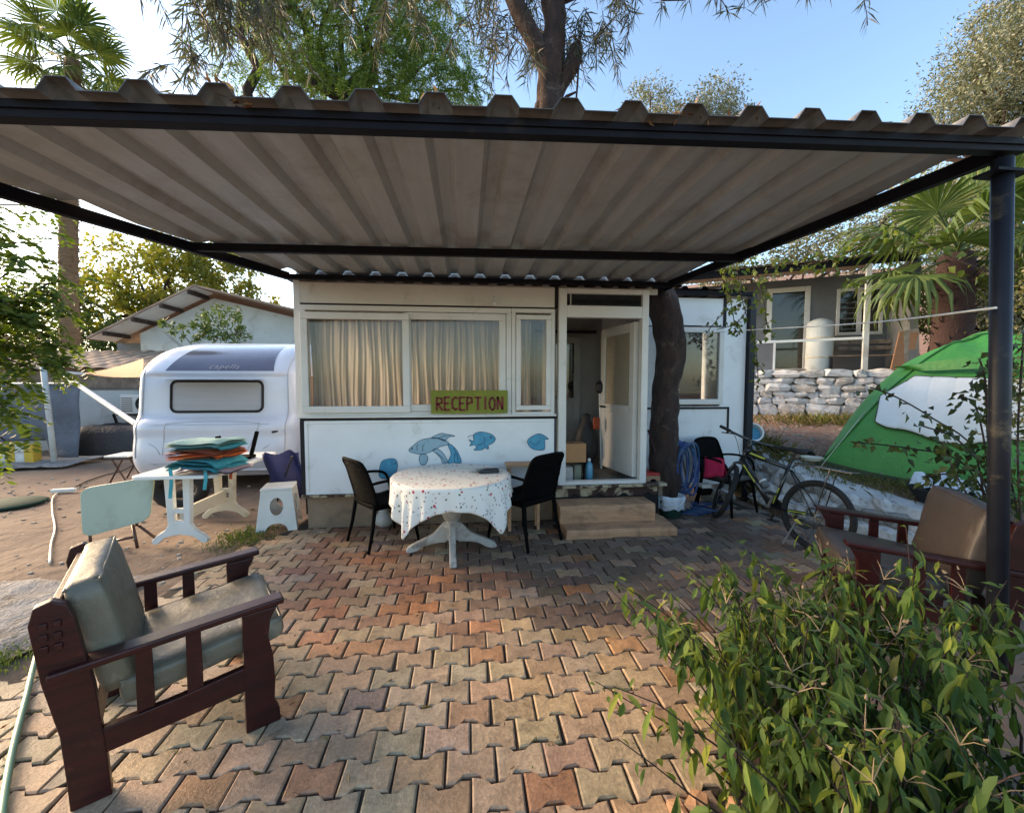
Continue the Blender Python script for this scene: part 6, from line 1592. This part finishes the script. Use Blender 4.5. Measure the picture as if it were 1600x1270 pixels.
def make_palm(label, base, topz, r, n, size, ndead=10, bark='palmbark', lean=(0, 0), elmin=-35):
    t = thing('fan_palm', label, 'palm tree', base)
    mb = MB(); H_ = topz-base[2]; pts = []; rs = []
    for i in range(41):
        f = i/40; pts.append((base[0]+lean[0]*f*f, base[1]+lean[1]*f*f, base[2]+H_*f)); rs.append(r*(1.15-.25*f)*(1.06 if i % 2 else .96))
    mb.tube(pts, rs, 14)
    mb.build('trunk', M[bark], t, world=True, smooth=True)
    st = MB()                                         # old leaf bases standing off the trunk
    for i in range(int(H_*42)):
        f = rng.random(); a = rng.uniform(0, 2*PI); zc = base[2]+H_*f; rr = r*(1.1-.25*f)
        p = Vector((base[0]+lean[0]*f*f+rr*math.cos(a), base[1]+lean[1]*f*f+rr*math.sin(a), zc)); d = Vector((math.cos(a), math.sin(a), rng.uniform(.3, 1.2))).normalized()
        st.tube([p-d*.02, p+d*rng.uniform(.05, .16)], [.03 if r > .3 else .022, .006], 4)
    tag(st.build('leaf_bases', M[bark], t, world=True), kind='stuff')
    tp_ = Vector((base[0]+lean[0], base[1]+lean[1], topz))
    for i in range(n):
        a = i*2.39996+rng.uniform(-.2, .2); el = 80-(80-elmin)*(i/n)**.8
        o = bpy.data.objects.new('frond', fans[rng.randrange(4)]); COL.objects.link(o); o.parent = t; o.matrix_parent_inverse = wmat(t).inverted()
        o.location = tp_+Vector((0, 0, .15*math.sin(rad(el)))); o.rotation_euler = (rng.uniform(-.4, .4), -rad(el), a); o.scale = (size*rng.uniform(.85, 1.1),)*3
    for i in range(ndead):
        a = i*2.39996+1; o = bpy.data.objects.new('dead_frond', deadfans[i % 2]); COL.objects.link(o); o.parent = t; o.matrix_parent_inverse = wmat(t).inverted()
        o.location = tp_+Vector((0, 0, -.2-.05*i)); o.rotation_euler = (rng.uniform(-.3, .3), rad(rng.uniform(55, 78)), a); o.scale = (size*rng.uniform(.7, .95),)*3
    return t
pb_ = DP(104, 480, 12.5); pt_ = DP(115, 95, 12.5)
make_palm('tall fan palm with slim tan trunk rising behind the canopy at the far left', (pb_.x, pb_.y, 0), pt_.z, .21, 24, 1.0, 18, lean=(pt_.x-pb_.x, pt_.y-pb_.y))
M['redbark'] = mat('red_brown_palm_bark', (.045, .02, .017), (.04, .02, .018), rough=.95, scale=6, bmp=1, bdist=.03)
q = DP(1488, 520, 8.4)
make_palm('short fan palm with shaggy red brown trunk beside the grey porch house', (q.x, q.y, .8), DP(1480, 400, 8.4).z, .30, 20, 1.12, 0, bark='redbark', elmin=-28)

# trees on the right and behind
make_tree('olive_tree', 'big silvery olive tree filling the upper right corner of the sky', (D3(1600, 560, 9.5)[0], D3(1600, 560, 9.5)[1], 1.2),
  blobs_px([(1570, 130, 9.5, 1.5, 1.5, 1.0), (1500, 185, 9.5, 1.0, 1.2, .55), (1620, 40, 9.5, 1.3, 1.4, 1.3), (1660, 200, 9, 1.6, 1.6, 1.3), (1560, 40, 9.5, .5, .7, .5), (1470, 215, 9.5, .8, 1, .35), (1600, 100, 9, 1.5, 1.2, 1.2)]), 42000, 'olive', .095, .03, .25, clump=50, cs=.3, shell=.3)
make_tree('olive_tree', 'dense olive trees foliage behind the canopy post above the tent', (D3(1620, 560, 8.5)[0]+1, D3(1620, 560, 8.5)[1]+.6, 1.2),
  blobs_px([(1600, 330, 9.5, 1.5, 1.3, 1.5), (1540, 400, 10.5, 1.6, 1.2, 1.5), (1450, 360, 12, 1.9, 1.2, 1.0), (1600, 470, 9, 1.0, 1.2, 1.3)]), 17000, 'olive', .10, .034, .2, clump=50, cs=.3, shell=.2)
make_tree('olive_tree', 'round silvery olive tree top showing above the canopy left of centre right', (D3(1070, 560, 15)[0], D3(1070, 560, 15)[1], 1.0),
  blobs_px([(1020, 165, 15, .85, .8, .85), (1110, 175, 15, 1.3, 1.0, .95), (1060, 215, 15, 2.4, 1.5, .7), (1160, 195, 15, .8, .8, .5)]), 16000, 'olive', .12, .04, .2, clump=40, cs=.32, shell=.2)
for o_ in bpy.data.objects:
    if o_.get('label', '').endswith('left of centre right'): o_['label'] = 'round silvery olive tree top showing above the middle of the canopy roof'
    if o_.get('label', '').startswith('dense olive trees'): o_['label'] = 'dense grey green olive tree behind the canopy post above the tent'
make_tree('hillside_tree', 'dull green tree mass behind the porch house roof', (D3(1250, 560, 17)[0], D3(1250, 560, 17)[1], 2.0),
  blobs_px([(1180, 415, 17, 2.2, 1.2, 1.0), (1290, 385, 17, 2.6, 1.4, 1.3), (1400, 340, 17, 2.6, 1.4, 1.6), (1500, 330, 18, 3, 1.4, 2.4), (1120, 440, 16, 1.4, 1, .8)]), 15000, 'olive', .17, .075, .2, clump=40, cs=.3, shell=.2)
make_tree('hillside_tree', 'dark tree filling the slope behind the tent and the post', (D3(1560, 560, 11)[0], D3(1560, 560, 11)[1], 1.4),
  blobs_px([(1560, 470, 11, 1.6, 1.2, 1.1), (1450, 500, 12, 1.3, .8, .9), (1640, 430, 11, 1.6, 1.3, 2.0), (1420, 440, 13, 1.2, .8, .9)]), 12000, 'dark', .13, .055, .2, clump=40, cs=.3, shell=.1)
make_tree('shrub', 'mottled yellow and green shrub right of the canopy post', (D3(1660, 900, 3.2)[0], D3(1660, 900, 3.2)[1], 0),
  blobs_px([(1640, 620, 3.6, .34, .4, .55), (1650, 800, 3.4, .36, .4, .45), (1650, 480, 3.8, .36, .4, .5), (1640, 950, 3.0, .3, .3, .3)]), 5200, 'shrub', .05, .022, .05, clump=26, cs=.4, shell=.1)

# the leaning willow leaved tree that grows between cabin and annex
lt_ = thing('leaning_tree', 'dark trunked tree leaning up behind the cabin with narrow hanging leaves above the canopy', 'tree', (2.45, 4.97, 0))
mb = MB()
trp = sm([(2.48, 4.97, -.1), (2.46, 4.97, .5), (2.44, 4.97, .87), (2.44, 4.97, 1.4), (2.50, 4.98, 1.95), (2.44, 5.0, 2.4), (2.25, 5.02, 2.85), (1.75, 5.0, 3.45), (1.25, 4.97, 4.0), (.99, 4.95, 4.5), (.98, 4.95, 5.0), (1.03, 4.95, 5.6), (1.0, 4.95, 6.3), (1.2, 5.0, 7.4)], 3)
rr_ = [.19, .18, .17, .165, .18, .17, .16, .155, .15, .145, .135, .12, .12, .12]
rs_ = [rr_[min(int(i/3), 13)] for i in range(len(trp))]
rs_ = [r*(1+.13*mnoise.noise(Vector(p)*3)) for r, p in zip(rs_, trp)]
trp2 = sm(trp, 4); rs2 = [a[0] for a in sm([(r, 0) for r in rs_], 4)]
mb.tube(trp2, rs2, 30)
mb.v = [tuple(Vector(v)+(Vector((mnoise.noise(Vector((v[0]*16, v[1]*16, v[2]*4))), mnoise.noise(Vector((v[0]*16+9, v[1]*16, v[2]*4))), 0))*.022)+Vector((mnoise.noise(Vector(v)*5), mnoise.noise(Vector(v)*5+Vector((4, 0, 0))), 0))*.03) for v in mb.v]
mb.build('trunk', M['bark'], lt_, world=True, smooth=True)
b_l = MB(); b_l.tube(sm([(1.0, 4.95, 5.05), (.85, 4.95, 5.35), (.62, 4.95, 5.75), (.35, 4.9, 6.2), (-.2, 4.8, 6.8)], 3), [.11]*3+[.10]*4+[.09]*4+[.07]*2, 10); b_l.build('branch', M['bark'], lt_, world=True, smooth=True)
b_s = MB(); b_s.tube(sm([(1.03, 4.95, 4.85), (1.14, 4.93, 5.05), (1.25, 4.92, 5.28), (1.27, 4.91, 5.42)], 3), [.08, .085, .075, .08, .095, .10, .09, .085, .08, .05], 9); b_s.build('branch_stub', M['bark'], lt_, world=True, smooth=True)
b_d = MB().tube([(1.07, 4.93, 4.75), (1.16, 4.9, 4.84), (1.26, 4.88, 4.88)], [.03, .02, .012], 6).tube([(1.29, 4.88, 5.2), (1.275, 4.87, 4.95), (1.25, 4.86, 4.66)], [.012, .012, .010], 5); b_d.build('dead_twig', M['redbark'], lt_, world=True)
MB().lathe([(.03, -.05), (.07, -.02), (.06, .04), (.02, .07)], 8, (.86, 4.93, 4.72)).build('knot', M['bark'], lt_, world=True, smooth=True)
# hanging sprays of long narrow leaves
P, Dd = [], []; tw_ = MB()
def spray(p, n, Lh, side=None, spread=.10, lm=1.0):
    d = Vector((rng.uniform(-.6, .6), rng.uniform(-.6, .6), -.25)) if side is None else Vector(side)
    pts = []; c = Vector(p); v = d.normalized()
    for i in range(8):
        pts.append(c.copy()); v = (v+Vector((rng.gauss(0, .12), rng.gauss(0, .12), -.22))).normalized(); c += v*Lh/8
    tw_.tube(pts, [.005]*8, 3, cap=False)
    for i in range(n):
        t = rng.uniform(.1, 1)*7; k = int(t); k = min(k, 6); q0 = pts[k].lerp(pts[k+1], t-k)
        P.append(tuple(q0)); Dd.append((rng.gauss(0, .55), rng.gauss(0, .55), rng.uniform(-1.2, -.1)))
for (x0, x1, y0, y1, d0_, d1_, n_) in ((600, 860, -160, 30, 4.2, 5.2, 46), (880, 1010, -160, 20, 4.4, 5.2, 22), (760, 960, 0, 60, 4.6, 5.1, 24), (1000, 1340, -125, -62, 4.2, 5.0, 30), (280, 420, -120, 30, 3.4, 4.4, 34), (180, 330, -160, -60, 3.4, 4.2, 16), (420, 640, -160, -20, 4, 5, 20), (270, 340, 60, 110, 3.8, 4.0, 4)):
    for _ in range(n_): spray(DP(rng.uniform(x0, x1), rng.uniform(y0, y1), rng.uniform(d0_, d1_)), rng.randint(26, 44), rng.uniform(.45, .85))
# limbs carrying those sprays, above the frame
for a, b_, r0, r1 in (((.35, 4.9, 6.2), (-1.2, 4.4, 6.1), .07, .03), ((-1.0, 4.45, 6.15), (-2.6, 4.0, 5.3), .035, .012), ((1.05, 4.95, 5.9), (2.4, 4.5, 6.0), .06, .02), ((1.1, 4.95, 6.2), (3.8, 4.6, 6.1), .05, .012), ((.0, 4.85, 6.5), (.9, 4.2, 5.9), .04, .015)):
    limb(tw_, a, b_, r0, r1, .1, sides=6)
tag(tw_.build('twigs', M['bark'], lt_, world=True), kind='stuff')
tag(link('foliage', leaves_mesh('foliage', P, Dd, .17, .0125, droop=.15), LM['willow'], lt_, world=True), kind='stuff')

# green pepper tree behind the cabin: hanging feathery foliage
pp_ = thing('pepper_tree', 'bright green feathery tree above the canopy, left of the leaning trunk', 'tree', (D3(560, 600, 9)[0], D3(560, 600, 9)[1], 0))
mb = MB(); fk = DP(540, 160, 9); base = Vector((D3(560, 600, 9)[0], D3(560, 600, 9)[1], -.1))
limb(mb, base, fk, .26, .18, .04)
ends = [(420, 40, 8.5), (480, 20, 9), (560, -20, 9), (640, 10, 9), (680, 90, 9), (720, 140, 9), (450, 110, 8.5), (390, 60, 8.3), (600, 60, 8.8), (520, 80, 9), (500, -80, 9), (620, -100, 9), (400, -60, 8.5)]
for e in ends: limb(mb, fk, DP(*e), .09, .02, .15, sides=6)
limb(mb, DP(395, 210, 8.4), DP(385, -20, 8.2), .11, .06, .08)
mb.build('trunk', M['bark'], pp_, world=True, smooth=True)
P, Dd = [], []
def feather(p, Lh):
    v = Vector((rng.uniform(-.8, .8), rng.uniform(-.6, .6), rng.uniform(-.5, .3))).normalized(); c = Vector(p)
    nn = int(Lh/.028)
    for i in range(nn):
        c = c+v*.028; v = (v+Vector((0, 0, -.09))).normalized()
        sd = v.cross(Vector((rng.gauss(0, .3), rng.gauss(0, .3), 1))).normalized()
        for sg in (-1, 1): P.append(tuple(c)); Dd.append(tuple(sd*sg+v*.8))
zones = [(390, 470, -60, 140, 30), (470, 560, -60, 120, 40), (560, 660, -60, 150, 40), (640, 730, 40, 160, 24), (440, 640, 60, 185, 40), (380, 440, -60, 60, 20), (690, 740, 100, 175, 10), (600, 700, -90, 20, 18), (300, 390, 20, 110, 8)]
for (x0, x1, y0, y1, k) in zones:
    for _ in range(k):
        c = DP(rng.uniform(x0, x1), rng.uniform(y0, y1), rng.uniform(8.0, 9.8))
        for _ in range(11): feather(c+Vector((rng.gauss(0, .22), rng.gauss(0, .22), rng.gauss(0, .18))), rng.uniform(.3, .6))
tag(link('foliage', leaves_mesh('foliage', P, Dd, .085, .021), LM['pepper'], pp_, world=True), kind='stuff')

# vine strands over the right edge of the canopy
vn = thing('vine', 'straggling vine hanging from the right edge of the canopy in front of the porch house', 'vine', (3.0, 4.6, 0))
mb = MB(); P, Dd = [], []
def strand(pl, r, nleaf, spread=.03):
    pts = sm([tuple(DP(*p)) for p in pl], 5); mb.tube(pts, r, 5)
    for _ in range(nleaf):
        i = rng.randrange(len(pts)-1); q0 = Vector(pts[i]).lerp(Vector(pts[i+1]), rng.random())
        P.append(tuple(q0+Vector((rng.gauss(0, spread), rng.gauss(0, spread), rng.gauss(0, spread))))); Dd.append((rng.gauss(0, .7), rng.gauss(0, .7), rng.uniform(-1, .1)))
for pl, n_ in ((((1150, 410, 5.2), (1160, 470, 5.2), (1180, 540, 5.2), (1185, 600, 5.2)), 70), (((1170, 400, 5.0), (1190, 450, 5.0), (1200, 520, 5.0)), 60), (((1130, 420, 5.2), (1140, 460, 5.2), (1150, 520, 5.2)), 60),
              (((1165, 470, 5.2), (1130, 490, 5.1), (1100, 525, 5.1)), 16), (((1170, 480, 5.1), (1150, 505, 5.0), (1120, 515, 5.0)), 14),
              (((1250, 415, 4.4), (1300, 405, 4.2), (1360, 375, 3.8), (1400, 350, 3.4)), 30), (((1560, 430, 3.0), (1480, 400, 3.2), (1420, 365, 3.4), (1380, 350, 3.4)), 34), (((1300, 400, 4.2), (1310, 430, 4.2), (1340, 450, 4.2)), 22), (((1200, 420, 4.8), (1240, 410, 4.5), (1280, 400, 4.3)), 40)):
    strand(pl, .005, n_, .04)
tag(mb.build('stems', M['bark'], vn, world=True), kind='stuff')
tag(link('foliage', leaves_mesh('foliage', P, Dd, .07, .05, droop=.2), LM['vine'], vn, world=True), kind='stuff')
# leafy twigs in front of the tent
tw2 = thing('climber', 'dark leafy climber sprawling between the canopy post and the tent', 'climber', (3.6, 2.4, 0))
mb = MB(); P, Dd = [], []
for pl, n_ in ((((1540, 800, 3.2), (1520, 700, 3.2), (1460, 655, 3.2), (1400, 620, 3.2), (1360, 605, 3.2)), 34), (((1550, 790, 3.1), (1500, 720, 3.2), (1420, 700, 3.3), (1330, 690, 3.3)), 60),
              (((1560, 760, 3.1), (1500, 690, 3.1), (1440, 665, 3.1)), 40), (((1555, 820, 3.0), (1530, 740, 3.0), (1480, 740, 3.1), (1440, 745, 3.2)), 60), (((1570, 840, 3.0), (1545, 700, 3.0), (1540, 600, 3.0), (1530, 560, 3.0)), 70), (((1570, 840, 3.0), (1510, 770, 3.0), (1470, 690, 3.1)), 60),
              (((1600, 900, 2.9), (1590, 700, 2.9), (1600, 520, 2.9)), 90), (((1560, 850, 3.0), (1530, 650, 3.1), (1500, 620, 3.1)), 50), (((1590, 800, 3.0), (1560, 640, 3.0), (1570, 560, 3.0)), 70)):
    strand(pl, .006, n_, .045)
tag(mb.build('stems', M['bark'], tw2, world=True), kind='stuff')
M['twigleaf'] = leafmat('dark_climber_leaves', [(.02, .035, .012), (.04, .06, .02), (.06, .09, .02), (.03, .045, .015)], trans=.25)
tag(link('foliage', leaves_mesh('foliage', P, Dd, .06, .042, droop=.2), M['twigleaf'], tw2, world=True), kind='stuff')

# grass tufts, weeds
def tuft(name, label, c, n, h, sp, lm='dry', cat='grass'):
    c = np.array(c); P = c+np.column_stack([nr.normal(size=n)*sp[0], nr.normal(size=n)*sp[1], np.zeros(n)])
    P[:, 2] = [height(p[0], p[1])-.01 for p in P]
    Dd = nr.normal(size=(n, 3))*.35+np.array([0, 0, 1])
    tag(link(name, leaves_mesh(name, P, Dd, h, .007, droop=.25, fold=.1), LM[lm]), label, cat, kind='stuff')
tuft('weeds', 'dry and green weeds growing at the foot of the annex corner post', (4.15, 5.75, 0), 1300, .34, (.16, .3))
tuft('weeds', 'low straw weeds along the front edge of the tent', (4.95, 4.75, 0), 1500, .13, (.4, .3))
tuft('weeds', 'straw coloured weeds beside the black tub behind the armchair', (5.3, 4.2, 0), 900, .16, (.35, .2))
tuft('weeds', 'thin weeds standing in front of the porch wall by the tent', (7.5, 7.9, 0), 800, .3, (.9, .3))
tuft('grass_tuft', 'small green grass tuft between the white stool and the left edge of the paving', (-2.28, 4.55, 0), 700, .075, (.13, .17), 'palm')
tuft('grass_tuft', 'green grass clump on the dirt beside the garden hose', (-2.72, 2.62, 0), 420, .05, (.12, .09), 'palm')
# small stones and leaf crumbs on the dirt
P = []; 
pb2 = MB()
for _ in range(420):
    x, y = rng.uniform(-7, -2.2), rng.uniform(2.2, 8)
    if x > lerp_table(XL, y)-.05: continue
    s = rng.uniform(.006, .02); pb2.box((x, y, .0), (s*2, s*1.4, s), Matrix.Rotation(rng.uniform(0, 3), 3, 'Z'))
for _ in range(500):
    x, y = rng.uniform(4.2, 9), rng.uniform(5, 9.5); s = rng.uniform(.008, .028); pb2.box((x, y, height(x, y)), (s*2, s*1.4, s), Matrix.Rotation(rng.uniform(0, 3), 3, 'Z'))
tag(pb2.build('gravel', M['greystone'], None, fix=False), 'scattered small stones on the dirt', 'gravel', kind='stuff')
cr2 = []
for _ in range(260):
    x, y = rng.uniform(-2.3, 3.2), rng.uniform(1.3, 4.7); cr2.append((x, y, .006))
for _ in range(500):
    x, y = rng.uniform(4.2, 9.5), rng.uniform(4.6, 9.5); cr2.append((x, y, height(x, y)+.01))
tag(link('fallen_leaves', leaves_mesh('fallen_leaves', cr2, nr.normal(size=(len(cr2), 3))*[1, 1, .12], .032, .009), M['deadleaf']), 'tiny dry leaf crumbs scattered over the paving and the terrace', 'leaf litter', kind='stuff')
wp, wd_ = [], []
for _ in range(95):
    x, y = rng.uniform(-2.2, 2.6), rng.choice([rng.uniform(1.3, 4.6), rng.uniform(1.2, 2.6)]); r_i = round((y-1.551)/PR); yj = 1.551+PR*(r_i+.5)+PA*rng.choice([-1, 1])
    if not lerp_table(XL, yj) < x < lerp_table(XR, yj): continue
    for _ in range(rng.randint(4, 10)): wp.append((x+rng.gauss(0, .02), yj+rng.gauss(0, .004), -.01)); wd_.append((rng.gauss(0, .7), rng.gauss(0, .7), 1))
tag(link('joint_moss', leaves_mesh('joint_moss', wp, wd_, .022, .006), LM['dry'], None), 'tiny weeds and moss growing in the joints of the paving', 'moss', kind='stuff')
bs_ = thing('broken_paver_heap', 'broken paver pieces at the corner of the paving under the bush', 'stones', (0.95, 1.38, 0))
for i in range(7):
    o = stone(bs_, (rng.uniform(-.22, .28), rng.uniform(-.16, .2), rng.uniform(.0, .03)), (rng.uniform(.06, .13), rng.uniform(.05, .10), .05), rng.uniform(0, 3), M['greystone'] if i % 3 else M['step'])

# foreground bush
bush = thing('leafy_bush', 'big drooping leafy bush filling the lower right corner in front of the brown armchair', 'bush', (1.8, 1.3, 0))
XRb = [(0.4, .95), (1.1, .93), (1.45, .97), (1.8, 1.2), (2.1, 1.5)]
st = MB(); tw3 = MB(); lv = []
TOPS = [(1000, .30), (1060, .55), (1130, .70), (1200, .92), (1290, .88), (1350, .90), (1410, 1.06), (1470, .86), (1560, .80), (1640, .8)]
NS = 270
for i in range(NS):
    y = rng.uniform(.62, 1.86); lo = lerp_table(XRb, y); x = lo+rng.random()**.9*rng.choice([.5, 1.0, 1.35])
    if x > 2.35: continue
    if y > 1.66 and x > 1.95: y -= .3
    v = Vector((x, y, .5-EYE)); pxx = CX+F_PX*v.dot(_R)/v.dot(_F)
    h = lerp_table(TOPS, pxx)*rng.uniform(.72, 1.04)*(1.0 if y > 1.3 else .80)
    lean = Vector((rng.gauss(-.10, .13), rng.gauss(.0, .12), 0))
    if x < lo+.14: lean.x -= rng.uniform(.04, .17)
    p = []
    for k in range(9):
        t = k/8; p.append((x+lean.x*t*t*1.4+.014*math.sin(k*2+i), y+lean.y*t*t*1.4, h*t*(1-.08*t)))
    st.tube(p, [.0055-.0005*k for k in range(9)], 5)
    big = rng.uniform(.75, 1.15)
    for k in range(rng.randint(22, 32)):
        t = (rng.uniform(.12, 1.0)**.75)*7.99; j = int(t); q0 = Vector(p[j]).lerp(Vector(p[j+1]), t-j)
        a = k*2.4+i; up_ = rng.uniform(-.3, .6) if t > 7.5 else rng.uniform(-2.6, -.35)
        d_ = Vector((math.cos(a), math.sin(a), up_)).normalized(); q0 = q0+Vector((math.cos(a), math.sin(a), 0))*rng.uniform(.0, .035)
        lv.append((q0, d_, rng.uniform(.06, .13)*big*(1 if t < 7.2 else .6)))
    if i % 7 == 0:                                    # dry flower stalks and bare twigs
        e = Vector(p[-1])
        for _ in range(4):
            d_ = Vector((rng.gauss(0, .5), rng.gauss(0, .5), rng.uniform(.1, 1))).normalized(); tw3.tube([e, e+d_*.05, e+d_*.09+Vector((0, 0, -.015))], [.0018, .0014, .0008], 3)
            if rng.random() < .4: tw3.tube([e+d_*.085, e+d_*.10], [.005, .002], 4)
M['drytwig'] = mat('dry_twigs', (.28, .2, .12), (.18, .13, .08), rough=.9, bmp=0)
tag(tw3.build('dry_twigs', M['drytwig'], bush, world=True), kind='stuff')
tag(st.build('stems', M['bark'], bush, world=True), kind='stuff')
def one_leaf(seed):
    q = np.random.default_rng(seed)
    return leaves_mesh('leaf', np.array([(0., 0, 0)]), np.array([(1., 0, 0)]), 1.0, .22+.05*(seed % 4), up=np.array([(0, 0, 1.)]), jitter=.15, fold=.12+.08*(seed % 3), droop=.12+.14*(seed % 4), seg=3, nrg=q)
lms = [one_leaf(k) for k in range(6)]
for m_ in lms: m_.materials.append(LM['bush'])
lv.sort(key=lambda a: (a[0]-Vector((0, 0, EYE))).length)
def leafmatrix(q0, d, L_):
    x = d; y = Vector((0, 0, 1)).cross(x); y.normalize(); z = x.cross(y)
    R3 = Matrix((x, y, z)).transposed() @ Matrix.Rotation(rng.uniform(-.7, .7), 3, 'X')
    return Matrix.Translation(q0) @ R3.to_4x4() @ Matrix.Scale(L_, 4)
onscreen = [l for l in lv if (lambda v: v.dot(_F) > .3 and CX+F_PX*v.dot(_R)/v.dot(_F) < 1600 and CY-F_PX*v.dot(_U)/v.dot(_F) < 1275)(l[0]-Vector((0, 0, EYE)))]
first = set(id(l) for l in onscreen[:300]); iv = wmat(bush).inverted()
vv, ff2 = [], []
base_v = [[Vector(v.co) for v in m_.vertices] for m_ in lms]; base_f = [[tuple(p.vertices) for p in m_.polygons] for m_ in lms]
for l in lv:
    Mx = leafmatrix(*l); k = rng.randrange(6)
    if id(l) in first:
        o = bpy.data.objects.new('leaf', lms[k]); COL.objects.link(o); o.parent = bush; o.matrix_parent_inverse = iv; o.matrix_basis = Mx
    else:
        n = len(vv); vv += [tuple(Mx @ v) for v in base_v[k]]; ff2 += [tuple(i+n for i in f) for f in base_f[k]]
me = bpy.data.meshes.new('foliage'); me.from_pydata(vv, [], ff2)
tag(link('foliage', me, LM['bush'], bush, world=True), kind='stuff')
